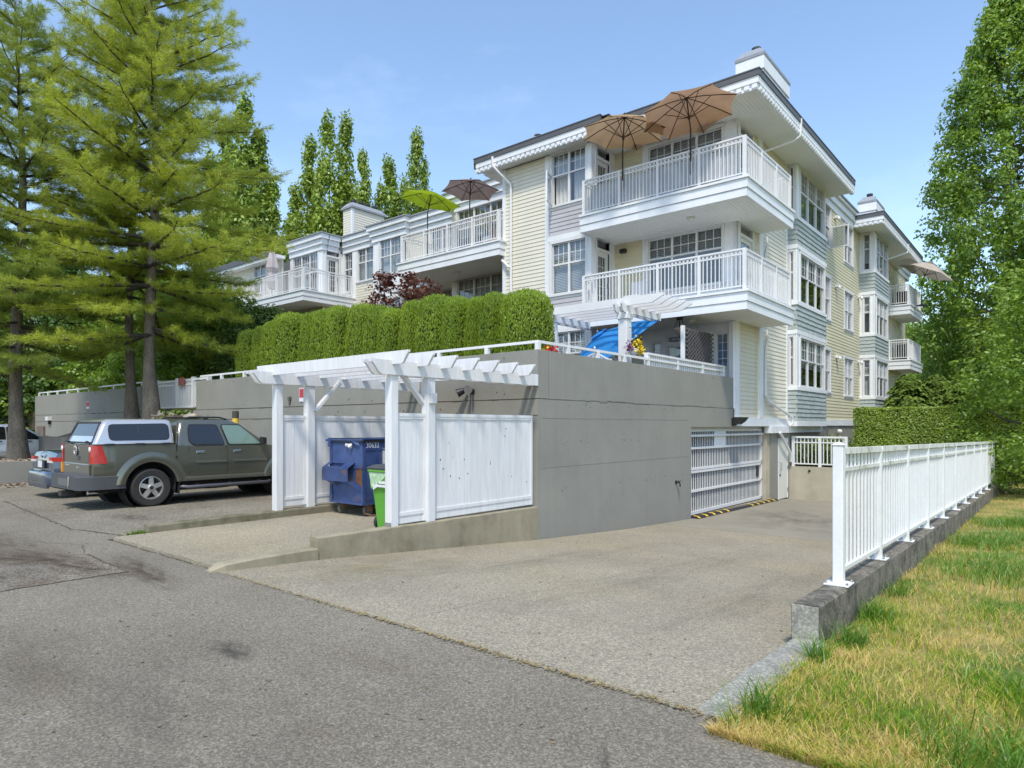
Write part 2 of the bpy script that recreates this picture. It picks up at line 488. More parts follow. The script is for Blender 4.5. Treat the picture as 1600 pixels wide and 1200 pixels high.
def stain(cx, cy, rx, ry, rot, colr, amt, z=.008, scale=(2.5, 9, 1), zf=None):
    """thin dirt film: ragged, fading at its rim"""
    m = bpy.data.materials.new('ground_stain'); m.use_nodes = True; n, l = m.node_tree.nodes, m.node_tree.links; n.clear()
    tc_ = n.new('ShaderNodeTexCoord'); mp_ = n.new('ShaderNodeMapping'); mp_.inputs['Scale'].default_value = (1 / rx, 1 / ry, 0); l.new(tc_.outputs['Object'], mp_.inputs[0])
    ln = n.new('ShaderNodeVectorMath'); ln.operation = 'LENGTH'; l.new(mp_.outputs[0], ln.inputs[0])
    fa = n.new('ShaderNodeMapRange'); fa.inputs[1].default_value = .15; fa.inputs[2].default_value = 1; fa.inputs[3].default_value = 1; fa.inputs[4].default_value = 0; l.new(ln.outputs['Value'], fa.inputs[0])
    m2_ = n.new('ShaderNodeMapping'); m2_.inputs['Scale'].default_value = scale; l.new(tc_.outputs['Object'], m2_.inputs[0])
    nz = n.new('ShaderNodeTexNoise'); nz.inputs['Scale'].default_value = 1; nz.inputs['Detail'].default_value = 6; nz.inputs['Roughness'].default_value = .65; l.new(m2_.outputs[0], nz.inputs['Vector'])
    nr = n.new('ShaderNodeMapRange'); nr.inputs[1].default_value = .38; nr.inputs[2].default_value = .66; nr.inputs[4].default_value = amt; l.new(nz.outputs[0], nr.inputs[0])
    mu = n.new('ShaderNodeMath'); mu.operation = 'MULTIPLY'; l.new(fa.outputs[0], mu.inputs[0]); l.new(nr.outputs[0], mu.inputs[1])
    d = n.new('ShaderNodeBsdfDiffuse'); d.inputs[0].default_value = (*colr, 1); t_ = n.new('ShaderNodeBsdfTransparent')
    ms = n.new('ShaderNodeMixShader'); l.new(mu.outputs[0], ms.inputs[0]); l.new(t_.outputs[0], ms.inputs[1]); l.new(d.outputs[0], ms.inputs[2]); o_ = n.new('ShaderNodeOutputMaterial'); l.new(ms.outputs[0], o_.inputs[0])
    b = MB(); N = 10; c_, s_ = math.cos(rot), math.sin(rot)
    for i in range(N + 1):
        for j in range(N + 1):
            u, v = rx * (2 * i / N - 1), ry * (2 * j / N - 1)
            y_ = cy + u * s_ + v * c_
            b.v.append((u, v, (zf(y_) - zf(cy)) if zf else 0))
    for i in range(N):
        for j in range(N): k = i * (N + 1) + j; b.f.append((k, k + N + 1, k + N + 2, k + 1))
    o = bpy.data.objects.new('ground_stain', mesh_from(b, 'ground_stain', m, (0, 0, 0))); link(o, None, (cx, cy, (zf(cy) if zf else 0) + z)); o.rotation_euler.z = rot; o['kind'] = 'structure'
    return o
brown = (.075, .05, .032)
stain(-4.62, 2.34, .30, .14, .1, (.08, .077, .07), .8, .014, (9, 9, 1)); stain(-4.45, 2.3, .2, .08, .1, (.08, .077, .07), .6, .0145, (9, 14, 1)); stain(-1.6, 2.6, .35, .05, -.9, (.05, .048, .045), .7, .0148, (4, 30, 1))
stain(-8.9, 2.55, 1.9, .42, .25, brown, .6); stain(-7.9, 3.0, 1.5, .22, -.12, brown, .6, .009); stain(-9.9, 2.2, 1.3, .5, .5, brown, .6, .010); stain(-8.6, 1.7, .5, .9, .2, brown, .5, .011); stain(-11.5, 2.4, 2.2, .5, .1, brown, .4, .012)
stain(-12.6, 4.6, .9, .4, .2, (.06, .055, .05), .55, scale=(6, 6, 1)); stain(-15.0, 6.3, .7, 1.2, 0, (.045, .042, .04), .6, .009, (5, 5, 1)); stain(-17.6, 5.8, .6, 1.0, 0, (.045, .042, .04), .5, .010, (5, 5, 1))
stain(-3.2, 1.4, 3.5, .9, .05, (.12, .112, .10), .25, .012, (1.2, 3, 1)); stain(-6.2, .6, 3, .7, -.05, (.22, .195, .15), .4, .013, (1.2, 3, 1))
for xx, aa in ((-5.6, .30), (-3.9, .26), (-2.6, .3)):
    stain(xx, 7.6, .45, 4.0, 0, (.18, .162, .128), aa * .8, .010 + .001 * xx, (5, .8, 1), zdrive)
stain(-5.2, 17.3, 1.6, 3.0, .3, (.15, .14, .12), .4, .008, (2, 1, 1), zdrive); stain(-3.0, 16.0, .9, 2.2, 0, (.17, .155, .125), .4, .011, (2, 1.4, 1), zdrive)
stain(-6.4, 5.2, .9, 2.2, 0, (.36, .31, .185), .55, .016, (2, 1.2, 1), zdrive)
b = MB(); b.box(-10.28, -7.32, 3.515, 9.28, -.4, .045)
obj('dumpster_pad', b, M['drive'], kind='structure')
def drive_slab(name, x0, x1, ys, m, lift=0):
    b = MB()
    for i in range(len(ys) - 1):
        a, c = ys[i], ys[i + 1]
        b.quad((x0, a, zdrive(a) + lift), (x1, a, zdrive(a) + lift), (x1, c, zdrive(c) + lift), (x0, c, zdrive(c) + lift))
        for x in (x0, x1): b.quad((x, a, -1), (x, c, -1), (x, c, zdrive(c) + lift), (x, a, zdrive(a) + lift))
    b.quad((x0, ys[0], -1), (x1, ys[0], -1), (x1, ys[0], zdrive(ys[0]) + lift), (x0, ys[0], zdrive(ys[0]) + lift))
    return obj(name, b, m, kind='structure')
YS = [3.505, 3.9, 4.6, 6, 7.5, 9.28, 10.5, 12.5, 13.86]
drive_slab('driveway', -7.16, -4.2235, YS, M['drive'])
drive_slab('driveway', -4.2175, -1.6, YS, M['drive'])
drive_slab('garage_apron', -7.16, -1.6, [13.885, 15.6, 18, 21.3, 23.3], M['smooth_concrete'])
b = MB(); b.box(-16, -7.16, 15.2, 21.9, -1.1, -.735)
obj('garage_floor', b, M['smooth_concrete'], kind='structure')

# lawn on the right, falling gently away
def zlawn(x, y):
    base = float(np.interp(y, [3.3, 4.4, 5.6, 9.5, 18, 30, 60], [.0, -.01, -.12, -.15, -.28, -.5, -.7]))
    return base + .025 * math.sin(1.7 * x + .8 * y) * math.cos(1.1 * y - .6 * x) + .035 * min(5, max(0, x + 1.3))
b = MB()
gx = [-1.44 + 1.0 * i * (1 + i * .08) for i in range(22)]
gy = [3.32 + .55 * i * (1 + i * .05) for i in range(36)]
for x in gx:
    for y in gy: b.v.append((x, y, zlawn(x, y)))
for i in range(len(gx) - 1):
    for j in range(len(gy) - 1):
        k = i * len(gy) + j
        b.f.append((k, k + len(gy), k + len(gy) + 1, k + 1))
lawn = obj('lawn', b, M['lawn'], smooth=60, kind='structure')
b = MB(); b.box(-7.16, -1.63, 23.55, 60, -1, .22)
obj('garden_bed', b, M['soil'], kind='structure')
b = MB(); b.box(-70, -7.5, 9.6, 70, 1.4, 2.2)
obj('terrace_ground', b, M['soil'], kind='structure')

# ------------------------------------------------------------------ grey parking wall
wall = thing('concrete_wall', 'grey painted concrete parking wall carrying the terrace, with a white rail along its top', 'wall', (-7.17, 9.28, 0))
def jag_joint(x0, x1, y, z, parent, axis='x', seed=1, h=.02):
    """open pour joint: ragged dark slot"""
    q = random.Random(seed); b = MB(); t = x0; prev = 0
    while t < x1:
        t2 = min(x1, t + q.uniform(.12, .4)); a = q.uniform(-.02, .02) if q.random() < .35 else prev * .5
        if axis == 'x': b.box(t, t2, y - .006, y + .01, z + a - h / 2, z + a + h * q.uniform(.2, .7))
        else: b.box(y - .01, y + .006, t, t2, z + a - h / 2, z + a + h * q.uniform(.2, .7))
        prev = a; t = t2
    return obj('pour_joint', b, M['crack'], parent)
ZT = 2.98
b = MB(); b.box(-36.8, -7.17, 9.285, 9.62, -.5, 1.795); b.box(-36.8, -7.17, 9.3, 9.62, 1.795, 1.81)
b.box(-36.8, -7.17, 9.28, 9.62, 1.81, 2.1)
obj('lower_wall', b, M['grey_wall'], wall)
b = MB(); b.box(-36.8, -24.5, 9.275, 9.6, 2.11, ZT)
obj('upper_wall', b, M['grey_wall'], wall)
b = MB(); b.box(-20.4, -7.165, 9.275, 9.6, 2.11, ZT)
obj('upper_wall', b, M['grey_wall'], wall)
jag_joint(-36.8, -7.2, 9.285, 2.105, wall, seed=2, h=.03)
jag_joint(-36.8, -7.2, 9.29, 1.80, wall, seed=3, h=.014)
# wall along the drive with the garage opening and the door opening
b = MB()
b.box(-7.47, -7.172, 9.62, 18.45, 2.105, ZT)
b.box(-7.47, -7.17, 9.62, 15.6, -1.1, 2.1)
b.box(-7.47, -7.17, 15.6, 21.5, 1.585, 1.86); b.box(-7.47, -7.17, 15.6, 18.45, 1.86, 2.1)
b.box(-7.47, -7.17, 21.5, 22.2, -1.1, 1.86)
b.box(-7.47, -7.17, 22.2, 23.2, 1.19, 1.86)
b.box(-7.47, -7.17, 23.2, 33.5, -1.1, 1.86)
b.box(-7.45, -7.2, 22.2, 23.2, -1.1, 1.19)
obj('side_wall', b, M['grey_wall'], wall)
jag_joint(9.5, 18.4, -7.172, 2.103, wall, axis='y', seed=5, h=.007)
b = MB()
for z in (.85, 1.75):
    b.box(-7.176, -7.168, 9.4, 15.4, z, z + .003)
obj('form_line', b, M['crack'], wall)
b = MB()
for k in range(60):
    y = rnd.uniform(9.6, 18); z = rnd.choice([.4, 1.3, 2.0, 2.9]) + rnd.uniform(-.04, .04)
    b.box(-7.18, -7.168, y, y + .018, z, z + .018)
for k in range(40):
    x = rnd.uniform(-20, -7.6); z = rnd.choice([1.9, 2.2, 2.9]) + rnd.uniform(-.05, .05)
    b.box(x, x + .02, 9.268, 9.29, z, z + .02)
obj('tie_hole', b, M['crack'], wall, kind='stuff')
b = MB(); b.box(-7.45, -7.21, 21.42, 21.5, -.8, 1.585); b.box(-7.50, -7.24, 21.3, 21.43, -.8, 1.585)
obj('pale_jamb', b, M['concrete_beige'], wall)
# white rail along the wall top
b = MB()
b.beam((-36.7, 9.42, 3.14), (-24.5, 9.42, 3.14), .05, .05)
b.beam((-20.4, 9.42, 3.14), (-7.27, 9.42, 3.14), .05, .05)
b.beam((-7.27, 9.40, 3.14), (-7.27, 17.95, 3.14), .05, .05)
obj('top_rail', b, M['white'], wall)
pm = None
posts = [(-7.27, 9.42)] + [(-8.5 - 1.32 * i, 9.42) for i in range(9)] + [(-24.8 - 1.32 * i, 9.42) for i in range(10)] + [(-7.27, y) for y in (10.35, 11.4, 12.45)]
for i, (x, y) in enumerate(posts):
    if pm is None:
        b = MB(); b.box(x - .04, x + .04, y - .04, y + .04, ZT, 3.13)
        o = obj('rail_post', b, M['white'], wall); pm = o.data
    else: inst('rail_post', pm, wall, (x, y, ZT))
# slatted railing beside the terrace
sr = thing('terrace_railing', 'low white slatted railing panel on the wall in front of the wicker screen', 'railing', (-7.3, 13.5, ZT - .4))
b = MB(); b.box(-7.36, -7.24, 13.5, 17.95, 3.24, 3.29); b.box(-7.33, -7.28, 13.5, 17.95, 2.62, 2.66)
obj('rail', b, M['white'], sr)
for y in (13.55, 15.05, 16.5, 17.9):
    b = MB(); b.box(-7.35, -7.25, y - .05, y + .05, 2.58, 3.24); obj('post', b, M['white'], sr)
pm2 = None
for k in range(40):
    y = 13.66 + k * .107
    if pm2 is None:
        b = MB(); b.box(-7.325, -7.285, y - .03, y + .03, 2.66, 3.24); pm2 = obj('slat', b, M['white'], sr).data
    else: inst('slat', pm2, sr, (-7.305, y, 2.66))

# ------------------------------------------------------------------ garage gate, door, lamps on the wall
gate = thing('garage_gate', 'white barred overhead garage gate in the grey wall above a striped bump', 'gate', (-7.36, 18.5, -.72))
gx0 = -7.40
b = MB()
zb = lambda y: -.70
for z0, z1 in ((-.70, -.62), (-.12, -.06), (.38, .44), (.455, .52), (1.0, 1.06), (1.46, 1.52)):
    b.box(gx0 - .02, gx0 + .03, 15.62, 21.28, z0, z1)
b.box(gx0 - .02, gx0 + .03, 15.62, 15.68, -.7, 1.5); b.box(gx0 - .02, gx0 + .03, 21.22, 21.28, -.7, 1.5)
obj('gate_frame', b, M['white'], gate)
pm = None
n = 50
for k in range(n):
    y = 15.74 + k * (5.44 / (n - 1))
    if pm is None:
        b = MB(); b.box(gx0 - .027, gx0 - .014, y - .012, y + .012, -.62, 1.46); pm = obj('bar', b, M['trim'], gate).data
    else: inst('bar', pm, gate, (gx0 - .021, y, -.62))
b = MB(); b.box(gx0, gx0 + .02, 17.55, 18.35, 1.03, 1.46); obj('sheet_panel', b, M['trim'], gate)
b = MB(); b.box(gx0 + .02, gx0 + .03, 17.7, 18.2, 1.3, 1.4); obj('sign_plate', b, M['white'], gate)
b = MB(); b.box(gx0 - .03, gx0 + .02, 20.85, 21.02, .02, .36); obj('lock_box', b, M['dark_metal'], gate)
gf = thing('gate_transom', 'white bar grille fixed above the garage gate', 'grille', (-7.42, 18.5, 1.45))
b = MB(); b.box(-7.46, -7.40, 15.6, 21.4, 1.50, 1.585); obj('header_rail', b, M['white'], gf)
b = MB(); b.box(-7.38, -7.30, 15.56, 21.42, 1.33, 1.385); obj('track_rail', b, M['white'], gf)
# dim garage behind the bars
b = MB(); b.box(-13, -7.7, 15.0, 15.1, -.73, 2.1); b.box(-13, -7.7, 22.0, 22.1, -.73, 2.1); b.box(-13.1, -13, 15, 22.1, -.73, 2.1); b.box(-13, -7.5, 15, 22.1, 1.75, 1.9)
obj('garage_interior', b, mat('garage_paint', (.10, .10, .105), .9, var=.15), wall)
bump = thing('speed_bump', 'yellow and black rubber speed bump under the garage gate', 'speed bump', (-7.1, 18.5, -.75))
ym = {}
for k in range(26):
    y = 15.65 + k * .235
    b = MB(); zz = zdrive(y) + .002
    b.add([(-7.28, y, zz), (-6.98, y, zz), (-7.06, y, zz + .045), (-7.2, y, zz + .045), (-7.28, y + .2345, zz), (-6.98, y + .2345, zz), (-7.06, y + .2345, zz + .045), (-7.2, y + .2345, zz + .045)], [(0, 1, 2, 3), (7, 6, 5, 4), (1, 5, 6, 2), (2, 6, 7, 3), (3, 7, 4, 0)])
    obj('rubber_block', b, M['black'], bump)
    if k % 2 == 0 and not (8 < k < 16):
        b = MB(); e = .004
        sh = .09
        b.add([(-6.985, y + .02, zz + .01 + e), (-7.06, y + .04, zz + .045 + e), (-7.2, y + .02 + sh, zz + .045 + e), (-7.2, y + .12 + sh, zz + .045 + e), (-7.06, y + .15, zz + .045 + e), (-6.985, y + .13, zz + .01 + e)], [(0, 1, 2, 3, 4, 5)])
        obj('yellow_stripe', b, M['yellow_paint'], bump)
    elif 8 < k < 16:
        b = MB(); e = .004
        b.add([(-7.06, y + .03, zz + .045 + e), (-7.2, y + .08, zz + .045 + e), (-7.2, y + .14, zz + .045 + e), (-7.06, y + .10, zz + .045 + e)], [(0, 1, 2, 3)])
        obj('worn_stripe', b, M['concrete'], bump)
door = thing('service_door', 'plain white metal service door right of the garage gate', 'door', (-7.16, 22.7, -.83))
b = MB(); b.box(-7.2, -7.165, 22.25, 23.15, -.81, 1.16); obj('door_leaf', b, M['door_white'], door)
b = MB(); b.box(-7.2, -7.155, 22.2, 22.25, -.83, 1.2); b.box(-7.2, -7.155, 23.15, 23.2, -.83, 1.2); b.box(-7.2, -7.155, 22.25, 23.15, 1.16, 1.2); obj('door_frame', b, M['trim'], door)
b = MB(); b.tube([(-7.15, 22.36, .12), (-7.1, 22.36, .14), (-7.1, 22.36, .42), (-7.15, 22.36, .44)], .014, 6); obj('pull_handle', b, M['steel'], door)
b = MB(); b.lathe((-7.165, 22.36, -.02), [(.0, 0), (.03, 0), (.03, .03), (0, .03)], 10, 'x'); obj('lock', b, M['dark_metal'], door)
for z in (.95, .15, -.6):
    b = MB(); b.box(-7.16, -7.14, 23.13, 23.17, z, z + .12); obj('hinge', b, M['steel'], door)

fl = thing('floodlight', 'dark wedge floodlight mounted above the garage gate', 'wall lamp', (-7.1, 18.3, 1.62))
b = MB(); b.box(-7.168, -7.10, 18.25, 18.45, 1.62, 1.84); obj('mount_plate', b, M['dark_metal'], fl)
b = MB(); b.prism([(18.2, 1.86), (18.2, 1.66), (18.5, 1.74), (18.75, 1.86)], 'x', -7.10, -6.86); obj('lamp_housing', b, M['dark_metal'], fl)
hb = thing('hose_tap', 'small grey hose tap on the drive side of the concrete wall', 'tap', (-7.1, 14.75, .15))
b = MB(); b.lathe((-7.17, 14.75, .25), [(.05, 0), (.05, .015), (.02, .02), (.02, .1)], 10, 'x'); b.tube([(-7.08, 14.75, .25), (-7.06, 14.75, .2), (-7.06, 14.75, .15)], .018, 8); obj('spout', b, M['dark_metal'], hb)
b = MB(); b.lathe((-7.07, 14.75, .28), [(.045, 0), (.045, .012)], 8); obj('valve_wheel', b, M['dark_metal'], hb)

tl = thing('twin_spotlight', 'twin-headed spotlight on a conduit under the carport beams', 'wall lamp', (-8.75, 9.2, 1.75))
b = MB(); b.lathe((-8.75, 9.275, 2.28), [(.06, 0), (.06, -.04), (.0, -.05)], 12, 'y'); obj('junction_box', b, M['dark_metal'], tl, smooth=40)
b = MB(); b.tube([(-8.75, 9.255, 2.25), (-8.75, 9.255, 1.7)], .012, 6); obj('conduit', b, M['steel'], tl)
for dx, tz in ((-.16, -.06), (.06, .0)):
    b = MB(); c0 = Vector((-8.75 + dx * .5, 9.2, 2.33)); c1 = c0 + Vector((dx * .8, -.14, tz - .03))
    b.tube([c0, c0.lerp(c1, .4), c1], [.03, .06, .085], 12); obj('lamp_head', b, M['dark_metal'] if dx < 0 else M['steel'], tl, smooth=40)

# end of the long wall: meter box, lamp; the two tall pipe posts, red notices
mb_ = thing('meter_box', 'brown meter box on the far left end of the grey wall', 'meter box', (-35.8, 9.2, .2))
b = MB(); b.cbox(-36.2, -35.3, 9.17, 9.28, .15, 1.6, .02); obj('box_body', b, mat('brown_paint', (.16, .13, .11), .6, var=.2), mb_)
wl_ = thing('wall_lantern', 'small white wall light beside the brown meter box', 'wall lamp', (-34.6, 9.2, 1.8))
b = MB(); b.box(-34.75, -34.35, 9.13, 9.278, 1.85, 2.02); obj('lamp_box', b, M['white'], wl_)
b = MB(); b.box(-34.62, -34.5, 9.2, 9.278, 1.68, 1.85); obj('lamp_bracket', b, M['dark_metal'], wl_)
def bollard(x, y, zt, body, label, ztop=.28):
    t = thing('pipe_post', label, 'post', (x, y, 0), 'pipe posts before the wall')
    b = MB(); b.lathe((x, y, 0), [(.085, 0), (.085, zt - ztop)], 14); obj('pipe', b, body, t, smooth=40)
    b = MB(); b.lathe((x, y, zt - ztop + .002), [(.088, 0), (.088, ztop - .02), (.07, ztop), (0, ztop)], 14); obj('cap', b, mat('dark_paint', (.06, .055, .04), .7), t, smooth=40)
bollard(-17.25, 8.9, 2.02, M['yellow_paint'], 'yellow pipe post with a dark top behind the pickup truck', .2)
bollard(-12.95, 8.9, 1.80, mat('cream_paint', (.6, .57, .42), .6), 'cream pipe post with a dark top seen above the enclosure panel', .14)
def notice(x, z, y, label, w=.36, h=.34):
    t = thing('notice_sign', label, 'sign', (x, y, z), 'red and white notices')
    b = MB(); b.box(x, x + w, y - .012, y, z, z + h); obj('plate', b, M['white'], t)
    b = MB(); b.box(x + .02, x + w - .02, y - .016, y - .012, z + h * .3, z + h - .02); obj('red_field', b, M['red'], t)
    b = MB()
    for k in range(4): b.box(x + .05, x + w - .06 - .03 * (k % 2), y - .019, y - .016, z + h * (.40 + k * .13), z + h * (.42 + k * .13))
    obj('print_line', b, mat('faded_print', (.6, .2, .2), .6), t)
notice(-14.73, 2.22, 9.273, 'small red and white notice on the wall between the carport posts')
notice(-29.95, 2.29, 9.273, 'small red and white notice on the far left stretch of grey wall', .34, .29)
jb = thing('outlet_box', 'small grey outlet box left of the red notice under the carport', 'outlet', (-15.0, 9.24, 2.2))
b = MB(); b.box(-15.22, -15.1, 9.23, 9.275, 2.28, 2.36); b.box(-15.2, -15.13, 9.245, 9.275, 2.17, 2.27); obj('box', b, M['concrete_dark'], jb)

# white gate between the two wall stretches
sg = thing('garden_gate', 'white barred garden gate with a lattice side panel in the gap of the wall', 'gate', (-22.4, 9.75, 2.1))
for x in (-24.3, -22.72, -21.55, -20.5):
    b = MB(); b.box(x - .06, x + .06, 9.66, 9.78, 2.1, 3.2); obj('post', b, M['white'], sg)
b = MB(); b.box(-24.3, -20.5, 9.69, 9.75, 3.08, 3.15); b.box(-24.3, -21.55, 9.69, 9.75, 2.2, 2.26); b.box(-24.3, -21.55, 9.69, 9.75, 2.95, 2.99); obj('rail', b, M['white'], sg)
pm = None
for k in range(22):
    x = -24.15 + k * .118
    if abs(x + 22.72) < .07: continue
    if pm is None:
        b = MB(); b.box(x - .02, x + .02, 9.7, 9.74, 2.26, 3.08); pm = obj('bar', b, M['white'], sg).data
    else: inst('bar', pm, sg, (x, 9.72, 2.26))
b = MB()
for k in range(-8, 10):
    for s in (1, -1):
        xa = -21.02 + k * .12 - s * .43; pa = []
        p0 = Vector((xa, 9.72 + .004 * s, 2.2)); p1 = Vector((xa + s * .86, 9.72 + .004 * s, 3.06))
        # clip to the panel
        t0, t1 = 0.0, 1.0
        for lim, sg_ in ((-21.48, 1), (-20.56, -1)):
            d = (p1.x - p0.x) * sg_; v = (p0.x - lim) * sg_
            if abs(d) > 1e-9:
                tt = -v / d
                if d > 0: t0 = max(t0, tt)
                else: t1 = min(t1, tt)
        if t1 - t0 > .03: b.beam(p0.lerp(p1, t0), p0.lerp(p1, t1), .008, .03, (0, 1, 0))
obj('lattice', b, M['white'], sg)
b = MB(); b.box(-22.45, -22.05, 9.62, 9.64, 2.95, 3.2); obj('red_notice', b, mat('faded_red', (.30, .10, .09), .7), sg)

# ------------------------------------------------------------------ far retaining wall at the end of the drive, with railing
rw = thing('retaining_wall', 'low bare concrete wall closing the end of the drive', 'wall', (-4.4, 23.4, -.9))
b = MB(); b.box(-7.16, -1.63, 23.3, 23.55, -1.1, .235); obj('wall_block', b, M['concrete_beige'], rw)
b = MB(); b.lathe((-6.5, 23.3, .1), [(.04, 0), (.04, -.03), (0, -.03)], 10, 'y'); obj('drain_pipe', b, M['black'], rw)
rr = thing('wall_railing', 'white metal railing on the low concrete wall at the end of the drive', 'railing', (-4.4, 23.42, .235))
for x in (-7.05, -6.2, -5.4):
    b = MB(); b.box(x - .045, x + .045, 23.38, 23.47, .235, 1.22); obj('post', b, M['white'], rr)
b = MB(); b.box(-7.1, -5.36, 23.385, 23.465, 1.2, 1.26); b.box(-7.1, -5.36, 23.4, 23.45, 1.03, 1.07); b.box(-7.1, -5.36, 23.4, 23.45, .31, .35); obj('rail', b, M['white'], rr)
pm = None
for k in range(13):
    x = -6.93 + k * .12
    if pm is None:
        b = MB(); b.box(x - .014, x + .014, 23.41, 23.44, .35, 1.2); pm = obj('baluster', b, M['white'], rr).data
    else: inst('baluster', pm, rr, (x, 23.425, .35))

# ------------------------------------------------------------------ right-hand low wall with the white fence
lw = thing('low_wall', 'low weathered concrete wall along the drive carrying the white fence', 'wall', (-1.5, 5, 0))
topz = lambda y: .25 - (y - 4.95) * .0175
b = MB(); ysl = [4.95, 8, 11, 14, 17, 20, 23, 26, 29, 30]
q = random.Random(4)
rings = []
for y in np.linspace(5.33, 30, 70):
    j = lambda a=.006: q.uniform(-a, a)
    t = topz(y)
    rings.append([(-1.615 + j(), y, -1.1), (-1.615 + j(), y, t - .02), (-1.60, y, t + j(.004)), (-1.435, y, t + j(.004)), (-1.415 + j(), y, t - .02), (-1.415 + j(), y, -.8)])
b.loft(rings)
obj('wall_block', b, M['concrete_dark'], lw)
b = MB(); b.box(-1.612, -1.42, 5.318, 5.329, -.5, topz(5.3) - .008); obj('broken_end_face', b, M['concrete_pale'], lw)
wk = thing('end_kerb', 'short sloping pale concrete kerb before the end of the low wall', 'kerb', (-1.5, 4.2, 0))
b = MB()
rings = []
for i, y in enumerate(np.linspace(3.5, 5.31, 11)):
    t = .01 + .03 * i / 10 - .06 * max(0, i - 4) / 6
    rings.append([(-1.62 + rnd.uniform(-.012, .012), y, -.5), (-1.61 + rnd.uniform(-.01, .01), y, t - .02), (-1.59, y, t), (-1.40, y, t + .015), (-1.36, y, t - .01), (-1.36, y, -.5)])
b.loft(rings); obj('kerb_stone', b, M['concrete_pale'], wk)

fence = thing('white_fence', 'white metal picket fence bolted on the low wall beside the lawn', 'fence', (-1.5, 6.29, .23))
fence_white = mat('weathered_white_paint', (.76, .77, .76), .45, var=.05, vscale=3, fine=.03, fscale=30, streak=.3, streakcol=(.5, .5, .4))
rail_white = mat('lichen_stained_rail', (.66, .66, .60), .7, var=.1, vscale=6, fine=.1, fscale=40, second=(.30, .29, .17), sscale=5, slo=.52, shi=.68)
ftop = lambda y: 1.43 - (y - 6.3) * .0148
py0, dy = 6.29, 1.62
NP = 15
post_me = plate_me = None
for i in range(NP):
    y = py0 + i * dy; t = topz(y)
    if i == 0:
        b = MB(); b.cbox(-1.553, -1.467, y - .043, y + .043, t + .012, ftop(y) + .02, .006); p = obj('end_post', b, fence_white, fence)
        b = MB(); b.add([(-1.562, y - .052, ftop(y) + .02), (-1.458, y - .052, ftop(y) + .02), (-1.458, y + .052, ftop(y) + .02), (-1.562, y + .052, ftop(y) + .02), (-1.51, y, ftop(y) + .05)], [(3, 2, 1, 0), (0, 1, 4), (1, 2, 4), (2, 3, 4), (3, 0, 4)])
        obj('post_cap', b, fence_white, fence)
        b = MB(); b.cbox(-1.61, -1.41, y - .11, y + .11, t, t + .014, .004); obj('base_plate', b, fence_white, fence)
    elif post_me is None:
        b = MB(); b.cbox(-1.545, -1.475, y - .035, y + .035, t + .01, ftop(y) - .03, .004); p = obj('post', b, fence_white, fence); post_me = p.data
        b = MB(); b.cbox(-1.60, -1.42, y - .08, y + .08, t, t + .012, .004); plate_me = obj('base_plate', b, fence_white, fence).data
    else:
        p = inst('post', post_me, fence, (-1.51, y, t + .01)); inst('base_plate', plate_me, fence, (-1.51, y, t))
bolt_me = None
for i in range(4):
    y = py0 + i * dy; t = topz(y); r_ = .085 if i == 0 else .06
    for sx, sy in ((1, 1), (1, -1), (-1, 1), (-1, -1)):
        if bolt_me is None:
            b = MB(); b.lathe((0, 0, 0), [(.012, 0), (.012, .016), (.006, .022), (0, .022)], 6); bolt_me = mesh_from(b, 'bolt', M['steel'], (0, 0, 0))
        inst('bolt', bolt_me, fence, (-1.51 + sx * r_, y + sy * r_, t + .012))
pk_me = ring_me = None
for i in range(NP - 1):
    ya, yb = py0 + i * dy, py0 + (i + 1) * dy
    b = MB()
    b.beam((-1.51, ya + .035, ftop(ya) - .035), (-1.51, yb - (.035 if i < NP - 2 else 0), ftop(yb) - .035), .075, .055)
    obj('top_rail', b, rail_white, fence)
    b = MB(); b.beam((-1.51, ya + .035, ftop(ya) - .20), (-1.51, yb - .035, ftop(yb) - .20), .04, .035); obj('middle_rail', b, rail_white, fence)
    b = MB(); b.beam((-1.51, ya + .035, topz(ya) + .115), (-1.51, yb - .035, topz(yb) + .115), .04, .035); obj('bottom_rail', b, fence_white, fence)
    n = 10
    for k in range(n):
        y = ya + (k + 1) * dy / (n + 1)
        zlo, zhi = topz(y) + .13, ftop(y) - .06
        if pk_me is None:
            b = MB(); b.box(-1.52, -1.50, y - .0115, y + .0115, zlo, zhi); pk_me = obj('picket', b, fence_white, fence).data
        else: inst('picket', pk_me, fence, (-1.51, y, zlo))

# ------------------------------------------------------------------ kerbs of the dumpster bay
kr = thing('bay_wall', 'stepped low concrete wall on the drive side of the dumpster bay', 'low wall', (-7.2, 6.4, 0))
b = MB()
rings = []
for y in np.linspace(4.76, 9.27, 30):
    j = lambda a=.006: rnd.uniform(-a, a)
    t = .215 - (y - 4.76) * .008 + j(.003)
    rings.append([(-7.33, y, -.6), (-7.33 + j(), y, t - .02), (-7.31, y, t), (-7.18, y, t + j(.003)), (-7.16 + j(), y, t - .015), (-7.16, y, -.9)])
b.loft(rings); obj('wall_block', b, M['concrete'], kr)
b = MB(); rings = []
for i, y in enumerate(np.linspace(3.42, 4.755, 10)):
    j = lambda a=.008: rnd.uniform(-a, a)
    t = .075 + .012 * min(1, i / 3) + j(.004); e = .05 if i == 0 else 0
    rings.append([(-7.35, y, -.6), (-7.35 + e + j(), y, t - .02 - e), (-7.32 + e, y, t - e), (-7.17 - e, y, t + j(.003) - e), (-7.14 - e + j(), y, t - .015 - e), (-7.14, y, -.9)])
b.loft(rings); obj('kerb_nose', b, M['concrete'], kr)
kl = thing('bay_kerb', 'straight concrete kerb between dumpster bay and parking lot', 'kerb', (-10.36, 6.6, 0))
b = MB(); rings = []
